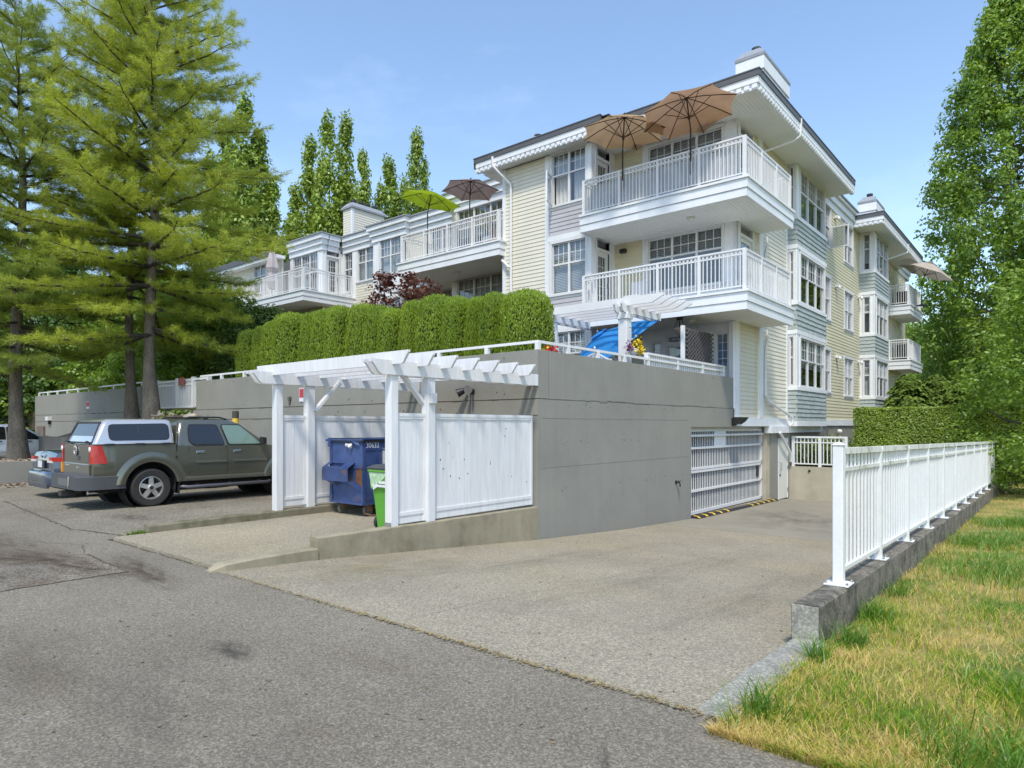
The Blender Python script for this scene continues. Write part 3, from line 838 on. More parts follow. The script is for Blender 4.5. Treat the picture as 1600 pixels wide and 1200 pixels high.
for i, y in enumerate(np.linspace(3.98, 9.27, 30)):
    j = lambda a=.007: rnd.uniform(-a, a)
    t = .155 + (y - 4) * .006 + j(.004)
    rings.append([(-10.46, y, -.4), (-10.46 + j(), y, t - .02), (-10.44, y, t), (-10.29, y, t + j(.003)), (-10.27 + j(), y, t - .02), (-10.27, y, -.4)])
b.loft(rings); obj('kerb_stone', b, M['moss_concrete'], kl)

# ------------------------------------------------------------------ planter island on the left
pl = thing('planter_wall', 'grey concrete planter island around the pine trunk beside the blue sedan', 'planter', (-24.5, 6.4, 0))
b = MB(); b.box(-22.5, -22.3, 3.6, 6.55, -.3, .62); b.box(-28.0, -22.5, 3.6, 3.8, -.3, .62); b.box(-28.2, -28.0, 3.6, 9.2, -.3, .62); obj('front_wall', b, M['grey_wall'], pl)
b = MB(); b.box(-22.46, -22.2, 6.55, 9.27, -.3, 1.27); b.box(-25.6, -22.46, 6.55, 6.75, -.3, 1.27); obj('raised_wall', b, mat('dark_grey_concrete', (.12, .12, .115), .85, var=.15, vscale=2), pl)
b = MB(); b.box(-28, -22.5, 3.8, 6.55, -.2, .52)
b.add([(-25.6, 6.75, 1.15), (-22.46, 6.75, 1.15), (-22.46, 9.27, 1.95), (-25.6, 9.27, 1.95)], [(0, 1, 2, 3)]); b.box(-28, -25.6, 6.55, 9.27, -.2, .52)
b.box(-22.46, -20.4, 8.6, 9.27, 1.1, 1.93)
obj('planting_bed', b, M['bark_litter'], pl)
# loose bark on the planter edge and at its foot
n = 5200
P = np.empty((n, 3)); P[:, 0] = rng.uniform(-27.8, -22.55, n); P[:, 1] = rng.uniform(3.85, 6.5, n); P[:, 2] = .53 + rng.uniform(0, .05, n)
n2 = 2600
P2 = np.empty((n2, 3)); P2[:, 0] = -22.28 + rng.exponential(.35, n2); P2[:, 1] = rng.uniform(3.0, 6.4, n2); P2[:, 2] = .012
P2 = P2[P2[:, 0] < -20.9]
Pa = np.concatenate([P, P2])
def chips(P, s, tilt=.5):
    n = len(P)
    a = rng.uniform(0, 2 * np.pi, n); L = rng.uniform(.4, 1, n)[:, None] * s
    u = np.stack([np.cos(a), np.sin(a), rng.normal(0, tilt * .5, n)], 1) * L
    w = np.stack([-np.sin(a), np.cos(a), rng.normal(0, tilt, n)], 1) * L * .5
    return np.stack([P - u - w, P + u - w, P + u + w, P - u + w], 1)
np_obj('bark_litter', chips(Pa, .045), 4, mat('bark_chips', (.30, .24, .18), .95, var=.45, vscale=40), kind='stuff')
# ------------------------------------------------------------------ apartment building
bld = thing('apartment_building', 'cream three-storey apartment building with white balconies and grey-green bay windows', 'building', (-11, 18, 0))

class Face:
    """a wall plane: kind 'f' looks towards the street (-y), 'r' towards the drive (+x)"""
    def __init__(s, kind, at): s.k = kind; s.at = at
    def p(s, u, z, o): return (u, s.at - o, z) if s.k == 'f' else (s.at + o, u, z)
    def box(s, b, u0, u1, z0, z1, o0, o1):
        if s.k == 'f': b.box(u0, u1, s.at - o1, s.at - o0, z0, z1)
        else: b.box(s.at + o0, s.at + o1, u0, u1, z0, z1)

def cut(segs, a, c):
    out = []
    for s, e in segs:
        if c <= s or a >= e: out.append((s, e)); continue
        if a > s: out.append((s, a))
        if c < e: out.append((c, e))
    return out

def siding(F, u0, u1, z0, z1, holes=(), m='siding', step=.128, lap=.016, parent=None):
    b = MB(); z = z0
    while z < z1 - 1e-6:
        zt = min(z + step, z1)
        cuts = sorted({z, zt} | {h for hh in holes for h in (hh[2], hh[3]) if z < h < zt})
        for a, c in zip(cuts[:-1], cuts[1:]):
            segs = [(u0, u1)]
            for h in holes:
                if h[2] <= a + 1e-6 and h[3] >= c - 1e-6: segs = cut(segs, h[0], h[1])
            oa = lap * (1 - (a - z) / step); oc = lap * (1 - (c - z) / step)
            for s, e in segs:
                b.quad(F.p(s, a, oa), F.p(e, a, oa), F.p(e, c, oc), F.p(s, c, oc))
                if a == z: b.quad(F.p(s, a, -.004), F.p(e, a, -.004), F.p(e, a, oa), F.p(s, a, oa))
        z = zt
    # solid backing behind the boards
    cz = sorted({z0, z1} | {h[2] for h in holes} | {h[3] for h in holes}); cz = [c for c in cz if z0 <= c <= z1]
    for a, c in zip(cz[:-1], cz[1:]):
        segs = [(u0, u1)]
        for h in holes:
            if h[2] <= a + 1e-6 and h[3] >= c - 1e-6: segs = cut(segs, h[0], h[1])
        for s, e in segs: F.box(b, s, e, a, c, -.12, -.006)
    return obj('siding', b, M[m], parent or bld, kind='stuff')

def flat(F, u0, u1, z0, z1, holes=(), m='trim', name='wall_panel', o=.004):
    b = MB()
    cz = sorted({z0, z1} | {h[2] for h in holes} | {h[3] for h in holes}); cz = [c for c in cz if z0 <= c <= z1]
    for a, c in zip(cz[:-1], cz[1:]):
        segs = [(u0, u1)]
        for h in holes:
            if h[2] <= a + 1e-6 and h[3] >= c - 1e-6: segs = cut(segs, h[0], h[1])
        for s, e in segs: F.box(b, s, e, a, c, -.12, o)
    return obj(name, b, M[m], bld)

def board(F, u0, u1, z0, z1, o0=0, o1=.03, m='trim', name='trim_board'):
    b = MB(); F.box(b, u0, u1, z0, z1, o0, o1); return obj(name, b, M[m], bld)

def window(F, u0, u1, z0, z1, lites=2, split=.42, cover='blind', casing=.09, grille=True, sash=True, drop=1.0, sill=True, name='window', open_lite=None, seed=0, cas_top=True, rm=.1):
    """framed window: casing, mullions, sashes; panes, grille bars and blind are sub-parts"""
    q = random.Random(seed + int(u0 * 100) + int(z0 * 100))
    if cover == 'blind' and drop == 1.0: drop = q.choice([1, 1, 1, .95, .6, .45, .8])
    bm_n = q.choice(['blind', 'blind', 'blind_cream', 'blind_grey'])
    b = MB(); c = casing; d0, d1 = -.14, .03
    F.box(b, u0 - c, u0, z0, z1, d0, d1); F.box(b, u1, u1 + c, z0, z1, d0, d1)
    if cas_top: F.box(b, u0 - c, u1 + c, z1, z1 + c * 1.2, d0, d1 + .006)
    if sill: F.box(b, u0 - c - .03, u1 + c + .03, z0 - .07, z0, d0, d1 + .035); F.box(b, u0 - c, u1 + c, z0 - .15, z0 - .07, 0, d1 - .005)
    else: F.box(b, u0 - c, u1 + c, z0 - .05, z0, d0, d1 - .004)
    w = (u1 - u0) / lites
    zs = z0 + (z1 - z0) * (1 - split)
    f = .035
    for i in range(lites):
        a, e = u0 + i * w, u0 + (i + 1) * w
        F.box(b, a, a + f, z0, z1, -.09, -.012); F.box(b, e - f, e, z0, z1, -.09, -.012)
        F.box(b, a + f, e - f, z0, z0 + f, -.088, -.014); F.box(b, a + f, e - f, z1 - f, z1, -.088, -.014)
        if sash: F.box(b, a + f, e - f, zs - .025, zs + .025, -.086, -.008)
    wob = obj(name, b, M['white'], bld)
    for i in range(lites):
        a, e = u0 + i * w + f, u0 + (i + 1) * w - f
        rows = [(z0 + f, zs - .025), (zs + .025, z1 - f)] if sash else [(z0 + f, z1 - f)]
        for k, (ra, rb) in enumerate(rows):
            if open_lite == i and k == 0: continue
            pb = MB(); o = -.05 + q.uniform(-.004, .004); t = q.uniform(-.003, .003)
            pb.quad(F.p(a, ra, o), F.p(e, ra, o + t), F.p(e, rb, o + t), F.p(a, rb, o)); obj('pane', pb, M['glass'], wob)
        if grille:
            gb = MB(); ra, rb = (zs + .025, z1 - f) if sash else (z0 + f, z1 - f)
            nv = 1 if w < .6 else 2
            if w < .35: nv = 0
            for k in range(1, nv + 1): F.box(gb, a + (e - a) * k / (nv + 1) - .009, a + (e - a) * k / (nv + 1) + .009, ra, rb, -.058, -.042)
            nh = 1 if sash else 3
            for k in range(1, nh + 1): F.box(gb, a, e, ra + (rb - ra) * k / (nh + 1) - .009, ra + (rb - ra) * k / (nh + 1) + .009, -.057, -.043)
            obj('grille_bar', gb, M['white'], wob)
    if cover == 'blind':
        for i in range(lites):
            a, e = u0 + i * w + .02, u0 + (i + 1) * w - .02
            bb = MB(); zz = z1 - .02; zl = z1 - (z1 - z0) * drop * (1 if lites == 1 else q.choice([1, 1, 1, .93]))
            n = max(3, int((zz - zl) / .05))
            for k in range(n):
                z = zz - (k + 1) * (zz - zl) / n
                bb.quad(F.p(a, z, -.13), F.p(e, z, -.13), F.p(e, z + .044, -.155), F.p(a, z + .044, -.155))
            obj('blind', bb, M[bm_n], wob)
    elif cover == 'curtain':
        bb = MB(); n = 26; L = []
        gap = q.uniform(.25, .6)
        for side in (0, 1):
            a = u0 if side == 0 else u0 + (u1 - u0) * (gap + .12); e = u0 + (u1 - u0) * gap if side == 0 else u1
            for k in range(n):
                s0, s1 = a + (e - a) * k / n, a + (e - a) * (k + 1) / n
                o = lambda s: -.2 + .025 * math.sin(s * 42)
                bb.quad(F.p(s0, z0, o(s0)), F.p(s1, z0, o(s1)), F.p(s1, z1, o(s1)), F.p(s0, z1, o(s0)))
        obj('curtain', bb, M['curtain'], wob)
    # the room behind
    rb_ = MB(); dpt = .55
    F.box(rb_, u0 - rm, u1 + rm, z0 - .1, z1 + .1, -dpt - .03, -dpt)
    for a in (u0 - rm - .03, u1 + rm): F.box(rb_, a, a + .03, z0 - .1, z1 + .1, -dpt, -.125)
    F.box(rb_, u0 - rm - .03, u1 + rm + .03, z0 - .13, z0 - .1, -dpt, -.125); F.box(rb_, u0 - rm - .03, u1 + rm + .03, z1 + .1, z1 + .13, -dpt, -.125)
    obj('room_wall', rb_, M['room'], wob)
    return wob

def door_unit(F, u0, u1, z0, zh, zt, name='balcony_door', colr='white', glass=(.16, .16, .35, .25), transom=True, inner=None):
    """glazed balcony door with a transom light above"""
    b = MB(); c = .09
    F.box(b, u0 - c, u0, z0, zt + c, -.14, .03); F.box(b, u1, u1 + c, z0, zt + c, -.14, .03); F.box(b, u0, u1, zt, zt + c, -.14, .03)
    F.box(b, u0, u1, zh, zh + .09, -.12, .02)
    d = obj(name, b, M['white'], bld)
    lb = MB(); s = glass[0]
    F.box(lb, u0, u0 + s, z0, zh, -.09, -.04); F.box(lb, u1 - s, u1, z0, zh, -.09, -.04); F.box(lb, u0 + s, u1 - s, z0, z0 + glass[2], -.09, -.04); F.box(lb, u0 + s, u1 - s, zh - glass[3] * .6, zh, -.09, -.04)
    obj('door_leaf', lb, M['door_white'], d)
    pb = MB(); o = -.065
    pb.quad(F.p(u0 + s, z0 + glass[2], o), F.p(u1 - s, z0 + glass[2], o), F.p(u1 - s, zh - glass[3] * .6, o), F.p(u0 + s, zh - glass[3] * .6, o))
    obj('pane', pb, M['glass'], d)
    pb = MB(); pb.quad(F.p(u0, zh + .09, o), F.p(u1, zh + .09, o), F.p(u1, zt, o), F.p(u0, zt, o)); obj('pane', pb, M['glass'], d)
    gb = MB(); a, e, ra, rb = u0 + s, u1 - s, z0 + glass[2], zh - glass[3] * .6
    for k in (1, 2): F.box(gb, a + (e - a) * k / 3 - .009, a + (e - a) * k / 3 + .009, ra, rb, -.075, -.055)
    for k in range(1, 5): F.box(gb, a, e, ra + (rb - ra) * k / 5 - .009, ra + (rb - ra) * k / 5 + .009, -.074, -.056)
    obj('grille_bar', gb, M['white'], d)
    rb_ = MB(); F.box(rb_, u0 - .05, u1 + .05, z0 - .05, zt + .1, -.5, -.45); obj('room_wall', rb_, M[inner or 'room'], d)
    kb = MB(); F.box(kb, u1 - .11, u1 - .07, z0 + .95, z0 + 1.1, -.04, .02); obj('door_knob', kb, M['steel'], d)
    return d

Z1, Z2, Z3 = 2.2, 5.08, 7.96                    # floor levels
ZC = 10.45                                      # soffit level
WS, WH = .78, 2.42                              # sill and head above the floor

# ---- core mass added to block light and keep the inside dark
b = MB()
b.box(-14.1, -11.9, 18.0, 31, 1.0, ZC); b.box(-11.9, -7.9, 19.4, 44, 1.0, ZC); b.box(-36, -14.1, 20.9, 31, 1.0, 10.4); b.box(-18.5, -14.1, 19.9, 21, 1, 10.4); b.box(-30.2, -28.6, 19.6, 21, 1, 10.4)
obj('light_block_core', b, M['room'], bld)

# ---- right block, street side: siding wall, window column, recessed living rooms
FA = Face('f', 17.26)
siding(FA, -14.72, -12.98, 2.2, 10.42)
board(FA, -14.84, -14.70, 2.2, 10.42, -.1, .035)
b = MB(); b.box(-14.84, -14.78, 17.26, 19.2, 2.2, 10.42); obj('end_wall', b, M['siding'], bld)
board(FA, -13.0, -12.84, 2.2, 10.42, -.1, .04)
board(FA, -11.38, -11.195, 2.2, 10.42, -.1, .04)
FW = Face('f', 17.24)
holes = []
for zf in (Z1, Z2, Z3):
    holes.append((-12.72, -11.42, zf + WS, zf + WH))
flat(FW, -12.84, -11.38, 2.2, 10.42, [(h[0] - .0, h[1] + .0, h[2], h[3]) for h in holes], 'siding', 'column_wall', 0)
for k, h in enumerate(holes):
    window(FW, *h, lites=2, split=.42, cover='blind' if k != 2 else 'curtain', seed=k, casing=.085, open_lite=0 if k == 2 else None)
    board(FW, -12.83, -11.4, h[3] + .1, h[3] + .26, .0, .035)
# mauve boards under the windows
bm_ = None
for zf in (Z2, Z3):
    zlo, zhi = zf + WH - 2.88 + .27, zf + WS - .17
    n = 6
    for k in range(n):
        st = (zhi - zlo) / n; z = zlo + k * st
        for a, e in ((-12.83, -12.1 + .3 * (k % 2)), (-12.095 + .3 * (k % 2), -11.4)):
            b = MB()
            b.add([FW.p(a, z, .022), FW.p(e, z, .022), FW.p(e, z + st, .006), FW.p(a, z + st, .006), FW.p(a, z, 0), FW.p(e, z, 0)], [(0, 1, 2, 3), (4, 5, 1, 0)])
            obj('mauve_board', b, M['purple'], bld)
# open casement on the top window
b = MB()
hz = holes[2]; zs = hz[2] + (hz[3] - hz[2]) * .58
p0 = Vector((-12.70, 17.2, 0)); dirv = Vector((.35, -.94, 0)).normalized()
def cas(b, a, c, z0, z1, t):
    p, q = p0 + dirv * a, p0 + dirv * c
    nn = Vector((-dirv.y, dirv.x, 0)) * t
    vs = [p - nn, q - nn, q + nn, p + nn]
    b.add([(v.x, v.y, z0) for v in vs] + [(v.x, v.y, z1) for v in vs], [(3, 2, 1, 0), (4, 5, 6, 7), (0, 1, 5, 4), (1, 2, 6, 5), (2, 3, 7, 6), (3, 0, 4, 7)])
cas(b, 0, .05, hz[2], zs, .02); cas(b, .55, .6, hz[2], zs, .02); cas(b, .05, .55, hz[2], hz[2] + .05, .02); cas(b, .05, .55, zs - .05, zs, .02)
ow = obj('open_casement', b, M['white'], bld)
b = MB(); cas(b, .05, .55, hz[2] + .05, zs - .05, .004); obj('pane', b, M['glass'], ow)

# right return of the front box, with the balcony doors
FB = Face('r', -11.2)
dh = [(17.52, 18.26, zf, zf + 2.5) for zf in (Z1, Z2, Z3)]
flat(FB, 17.26, 18.62, 2.2, ZC, dh, 'trim', 'return_wall', 0)
for zf in (Z1, Z2, Z3):
    door_unit(FB, 17.52, 18.26, zf, zf + 2.05, zf + 2.42, inner='siding_yellow_and_shaded' if zf > 3 else None)
# recessed wall
FC = Face('f', 18.62)
lr = [(-9.98, -7.6, zf + .72, zf + 2.36) for zf in (Z2, Z3)]
siding(FC, -11.2, -10.2, 2.2, ZC, m='siding_yellow_and_shaded')
flat(FC, -10.2, -7.17, 4.7, ZC, lr, 'trim', 'living_wall', .0)
for k, h in enumerate(lr):
    window(FC, *h, lites=3, split=.38, cover='blind', drop=.33 if k == 0 else 1, seed=20 + k, casing=.08)
# ground floor: sliding door with transom and side lights
gh = [(-9.35, -7.95, 2.2, 4.05), (-9.35, -7.95, 4.15, 4.36), (-9.85, -9.55, 3.1, 4.2), (-7.78, -7.42, 3.3, 4.32)]
flat(FC, -10.2, -7.17, 2.2, 4.7, gh, 'trim', 'living_wall', 0)
window(FC, -9.35, -7.95, 2.25, 4.05, lites=2, split=.0, sash=False, cover='curtain', casing=.06, sill=False, name='sliding_door', seed=3)
window(FC, -9.35, -7.95, 4.15, 4.36, lites=2, sash=False, cover=None, casing=.04, grille=False, sill=False, name='transom_window', seed=4)
window(FC, -9.85, -9.55, 3.1, 4.2, lites=1, sash=False, cover='blind', casing=.06, name='side_light', seed=5, sill=False)
window(FC, -7.78, -7.42, 3.3, 4.32, lites=1, sash=False, cover='blind', casing=.06, name='side_light', seed=6, sill=False)

# ---- drive side of the building
FD = Face('r', -7.17)
dd = [(18.86, 19.86, zf, zf + 2.45) for zf in (Z2, Z3)]
flat(FD, 18.62, 20.0, 4.6, ZC, dd, 'trim', 'living_wall', .0)
for zf in (Z2, Z3): door_unit(FD, 18.86, 19.86, zf, zf + 2.05, zf + 2.4, glass=(.09, .1, .12, .2))
siding(FD, 18.72, 20.0, 1.86, 4.6, m='siding')
board(FD, 18.44, 18.73, 1.62, 4.62, -.15, .045)
b = MB(); b.box(-7.2, -7.17, 18.38, 18.62, 1.62, 4.6); obj('corner_board', b, M['trim'], bld)
siding(FD, 20.0, 20.35, 1.86, ZC, m='siding_yellow_and_shaded')  # yellower strip stands for the shadowed jog in the cream siding
board(FD, 20.30, 20.62, 1.86, ZC, -.1, .07)
siding(FD, 20.62, 23.1, 1.86, ZC, m='siding')
board(FD, 23.0, 23.14, 1.86, ZC, 0, .03)
board(FD, 18.38, 23.14, 1.60, 1.86, -.1, .06, name='base_fascia')
b = MB(); FD.box(b, 21.2, 26.95, 1.38, 1.60, -.1, .12); obj('base_fascia', b, M['trim'], bld)

def bay(y0, y1, x, z0, zbot_trim, individual):
    """projecting bay with three-light windows on every floor and shingled bands"""
    FF = Face('r', x); FL = Face('f', y0)
    xw = -7.17
    wide = x - xw
    hz_ = [(zf + WS, zf + WH) for zf in (Z1, Z2, Z3)]
    uA, uB = y0 + .42, y1 - .22
    flat(FF, y0 + .01, y1, z0, ZC, [(uA, uB, a, c) for a, c in hz_], 'trim', 'bay_wall', -.004)
    nx0, nx1 = xw + wide * .28, x - wide * .30
    flat(FL, xw, x - .005, z0, ZC, [(nx0, nx1, a, c) for a, c in hz_], 'trim', 'bay_wall', -.004)
    b = MB(); b.box(xw, x - .004, y1 - .12, y1, z0, ZC); obj('bay_wall', b, M['trim'], bld)
    for k, (a, c) in enumerate(hz_):
        window(FF, uA, uB, a, c, lites=3, split=.45, cover='blind', casing=.07, seed=40 + k + int(y0), sill=False)
        window(FL, nx0, nx1, a, c, lites=1, split=.42, cover='blind', casing=.03, seed=60 + k + int(y0), sill=False, rm=.0)
        for zz0, zz1, o in ((a - .16, a - .04, .05), (c + .10, c + .24, .035)):
            b = MB(); FF.box(b, y0 - o, y1 + .02, zz0, zz1, -.02, o); FL.box(b, xw, x, zz0, zz1, -.02, o - .002); obj('band_board', b, M['trim'], bld)
    # corner boards beside the windows
    for a, c in hz_:
        b = MB(); FF.box(b, y0 - .02, y0 + .22, a - .04, c + .10, -.02, .02); obj('corner_board', b, M['trim'], bld)
    bands = [(hz_[0][1] + .25, hz_[1][0] - .17), (hz_[1][1] + .25, hz_[2][0] - .17), (z0, hz_[0][0] - .17)]
    q = random.Random(int(y0)); me = None; rest = MB()
    step = .158
    for (za, zc) in bands:
        rows = max(1, round((zc - za) / step)); st = (zc - za) / rows
        for r in range(rows):
            z = za + r * st; w = .225
            u = y0 - (w * .5 if r % 2 else 0)
            while u < y1 - .01:
                a, e = max(u, y0), min(u + w, y1); u += w
                if e - a < .03: continue
                dz = q.uniform(-.012, .004); o = .03 + q.uniform(0, .006)
                g = .004
                vs = [FF.p(a + g, z + dz, o), FF.p(e - g, z + dz, o), FF.p(e - g, z + st + .01, .006), FF.p(a + g, z + st + .01, .006), FF.p(a + g, z + dz, 0), FF.p(e - g, z + dz, 0), FF.p(a + g, z + st + .01, 0), FF.p(e - g, z + st + .01, 0)]
                fs = [(0, 1, 2, 3), (4, 5, 1, 0), (4, 0, 3, 6), (1, 5, 7, 2)]
                if individual and e - a > w - .01:
                    bb = MB()
                    if me is None:
                        bb.add(vs, fs); s_ = obj('shingle', bb, M['shingle'], bld, origin=vs[4]); me = s_.data
                    else:
                        s_ = inst('shingle', me, bld, vs[4])
                        s_.scale = (1, 1, 1)
                else: rest.add(vs, fs)
            u = xw - (.1 if r % 2 else 0)
            while u < x - .005:
                a, e = max(u, xw), min(u + .2, x + .03); u += .2
                if e - a < .02: continue
                o = .03 + q.uniform(0, .006); dz = q.uniform(-.012, .004)
                rest.add([FL.p(a + .004, z + dz, o), FL.p(e, z + dz, o), FL.p(e, z + st + .01, .006), FL.p(a + .004, z + st + .01, .006), FL.p(a + .004, z + dz, 0), FL.p(e, z + dz, 0)], [(0, 1, 2, 3), (4, 5, 1, 0)])
    obj('shingle_course', rest, M['shingle'], bld, kind='stuff')
    b = MB(); FF.box(b, y0 - .03, y1, z0 - .18, z0, -.3, .04); obj('base_fascia', b, M['trim'], bld)
    b = MB(); b.box(xw, x, y0, y1, z0 - .16, z0 - .15); obj('bay_underside', b, M['soffit'], bld)

bay(23.14, 26.72, -6.87, 1.78, None, True)
bay(33.5, 36.6, -6.55, 1.95, None, False)
# flat yellow wall between and beyond the bays
FE = Face('r', -7.17)
wh = []
for zf in (Z1, Z2, Z3):
    wh.append((27.25, 28.5, zf + WS, zf + WH)); wh.append((30.75, 32.2, zf + WS - .05, zf + WH - .1))
siding(FE, 26.72, 33.5, 1.86, 10.5, wh, m='siding_yellow_and_shaded')
for k, h in enumerate(wh):
    window(FE, *h, lites=2, split=.5, cover='blind' if k % 3 else 'curtain', casing=.09, seed=80 + k)
siding(FE, 36.6, 45, 1.86, 10.5, m='siding')
board(FE, 26.95, 45, 1.62, 1.86, -.1, .05, name='base_fascia')
board(FE, 36.9, 37.05, 1.86, 10.4, 0, .05)
# casement standing open on the top floor beside the bay
b = MB()
for a, c, z0_, z1_ in ((0, .05, 8.74, 9.6), (.6, .65, 8.74, 9.6), (.05, .6, 8.74, 8.79), (.05, .6, 9.55, 9.6)):
    b.box(-7.12 + a, -7.12 + c, 28.48, 28.52, z0_, z1_)
oc = obj('open_casement', b, M['white'], bld)
b = MB(); b.box(-7.07, -6.52, 28.495, 28.505, 8.79, 9.55); obj('pane', b, M['glass'], oc)
# vents on the yellow wall
for (y, z) in ((29.1, 10.1), (29.2, 7.3), (33.1, 7.45), (29.3, 4.4), (33.1, 4.5)):
    b = MB(); b.box(-7.16, -7.02, y, y + .2, z, z + .12); b.lathe((-7.05, y + .1, z - .02), [(.07, 0), (.1, .04), (.07, .1)], 8, 'x'); obj('vent_hood', b, M['white'], bld)

# ---- roofs with gutter, fascia and dentils
def eave(F, u0, u1, zt=10.9, back=.5, ends=(0, 0)):
    """edge of the roof along u on plane F"""
    g = lambda o: (u0 - (o if ends[0] == 1 else 0) + (.142 if ends[0] == -1 else 0), u1 + (o if ends[1] == 1 else 0))
    b = MB(); F.box(b, *g(.03), zt - .17, zt - .021, -.09, .03); F.box(b, *g(.045), zt - .02, zt + .012, -.09, .045); obj('gutter', b, M['gutter'], bld)
    b = MB(); F.box(b, *g(.0), zt - .34, zt - .171, -.12, .0); obj('fascia', b, M['trim'], bld)
    b = MB(); F.box(b, *g(-.045), zt - .50, zt - .341, -.14, -.045)
    u0 = g(0)[0]
    L = u1 - u0; n = max(1, int(L / .2)); st = L / n
    for k in range(n):
        a = u0 + k * st + st * .2
        F.box(b, a, a + st * .6, zt - .47, zt - .37, -.045, .0)
        F.box(b, a + st * .1, a + st * .5, zt - .50, zt - .47, -.045, -.015)
    obj('dentil_trim', b, M['trim'], bld, kind='stuff')
def soffit(x0, x1, y0, y1, z=ZC, along='x', w=.1, name='soffit'):
    b = MB(); b.box(x0, x1, y0, y1, z + .006, z + .03)
    if along == 'x':
        n = max(1, int((y1 - y0) / w))
        for k in range(n): b.box(x0, x1, y0 + k * (y1 - y0) / n + .006, y0 + (k + 1) * (y1 - y0) / n - .006, z, z + .006)
    else:
        n = max(1, int((x1 - x0) / w))
        for k in range(n): b.box(x0 + k * (x1 - x0) / n + .006, x0 + (k + 1) * (x1 - x0) / n - .006, y0, y1, z, z + .006)
    return obj(name, b, M['soffit'], bld, kind='stuff')
XE = -6.05
eave(Face('f', 17.2), -10.6, XE, ends=(0, 1)); eave(Face('r', XE), 17.2, 27.5, ends=(-1, 0))
eave(Face('f', 16.75), -15.7, -10.6, ends=(1, 1)); eave(Face('r', -10.6), 16.75, 17.15, ends=(-1, 0))
b = MB(); b.box(-7.4, XE, 27.45, 27.55, 10.5, 10.9); obj('fascia', b, M['trim'], bld)
soffit(-11.2, XE - .12, 17.32, 18.62, along='y'); soffit(-7.17, XE - .12, 18.62, 27.45, along='x'); soffit(-15.6, -10.7, 16.87, 17.26, along='y')
b = MB(); b.box(-15.75, -15.66, 16.75, 20, 10.56, 10.9); obj('fascia', b, M['gutter'], bld)
b = MB(); b.box(-15.66, -14.84, 17.2, 20, 10.44, 10.46); obj('soffit', b, M['soffit'], bld)
# low hip roof
b = MB()
def hip(b, x0, x1, y0, y1, z, rise, run):
    b.add([(x0, y0, z), (x1, y0, z), (x1, y1, z), (x0, y1, z), (x0 + run, y0 + run, z + rise), (x1 - run, y0 + run, z + rise), (x1 - run, y1 - run, z + rise), (x0 + run, y1 - run, z + rise)],
          [(0, 1, 5, 4), (1, 2, 6, 5), (2, 3, 7, 6), (3, 0, 4, 7), (4, 5, 6, 7)])
hip(b, -15.7, -10.3, 16.78, 27, 10.86, .75, 2.3); hip(b, -11.5, XE - .03, 17.24, 27.4, 10.87, .75, 2.2); hip(b, -11.5, -5.96, 32.2, 42.4, 10.87, .7, 2.2)
obj('roof', b, M['roof'], bld)
# second roof with the far bay
XE2 = -5.93
eave(Face('r', XE2), 32.1, 42.4, ends=(-1, 0)); eave(Face('f', 32.1), -7.15, XE2, ends=(0, 1)); soffit(-7.17, XE2 - .12, 32.22, 42.3, along='x')
# plain parapet along the middle of the drive side
def parapet(F, u0, u1, zt=11.1, zb=10.3, ends=(0, 0), gut=True):
    for (a, c, o) in ((zb, zb + .26, .06), (zb + .27, zb + .52, .14), (zb + .53, zt - .06, .24)):
        b = MB(); F.box(b, u0 - ends[0] * o if ends[0] != 2 else u0 + .26, u1 + ends[1] * o, a, c, -.2, o); obj('parapet_board', b, M['trim'], bld)
    b = MB(); F.box(b, u0 - ends[0] * .3 if ends[0] != 2 else u0 + .26, u1 + ends[1] * .3, zt - .055, zt, -.25, .3); obj('parapet_cap', b, M['cap'] if gut else M['trim'], bld)
parapet(Face('r', -7.17), 27.5, 32.1, 11.05, 10.35)
parapet(Face('r', -7.17), 42.4, 46, 11.05, 10.35)

# ---- left part of the street side: set-back wall, bays, parapets
def plain(F, u0, u1, win, zt=10.3, m='siding'):
    siding(F, u0, u1, 2.2, zt, win, m=m)
w1 = [(-18.85, -15.3, zf + WS - .3, zf + WH) for zf in (Z2, Z3)]
FG = Face('f', 19.1)
flat(FG, -19.2, -14.84, 4.9, 10.3, w1, 'trim', 'living_wall', 0); siding(FG, -19.2, -14.84, 2.2, 4.9)
for k, h in enumerate(w1): window(FG, *h, lites=4, split=.42, cover='blind', seed=120 + k)
b = MB(); b.box(-19.197, -19.08, 19.225, 20.1, 2.2, 10.3); obj('return_wall', b, M['siding_yellow_and_shaded'], bld)
parapet(FG, -19.2, -14.84, ends=(1, 0))
FH = Face('f', 20.1)
w2 = [(-21.5, -20.1, Z3 + .1, Z3 + WH)] + [(-26.75, -25.55, zf + WS, zf + WH) for zf in (Z2, Z3)] + [(-27.85, -27.2, Z3 + .4, Z3 + WH)] + [(-21.5, -20.1, Z2 + .1, Z2 + WH)]
siding(FH, -28.0, -19.1, 2.2, 10.3, w2)
for k, h in enumerate(w2):
    window(FH, *h, lites=2 if h[1] - h[0] > .8 else 1, split=.45, cover=('blind', 'curtain')[k % 2], seed=140 + k, sill=k not in (0, 4))
for a, c in ((-27.12, -26.9), (-25.45, -25.2)): board(FH, a, c, 7.9, 10.3)
parapet(FH, -28.0, -25.25, ends=(-1, 0)); parapet(FH, -23.0, -19.2)
FI = Face('f', 19.82)
w3 = [(-24.7, -23.2, zf + WS - .05, zf + WH) for zf in (Z2, Z3)]
flat(FI, -25.2, -22.9, 7.6, 10.3, [w3[1]], 'trim', 'bay_wall', 0); siding(FI, -25.2, -22.9, 2.2, 7.6, [w3[0]])
for k, h in enumerate(w3): window(FI, *h, lites=2, split=.5, cover='curtain', seed=160 + k)
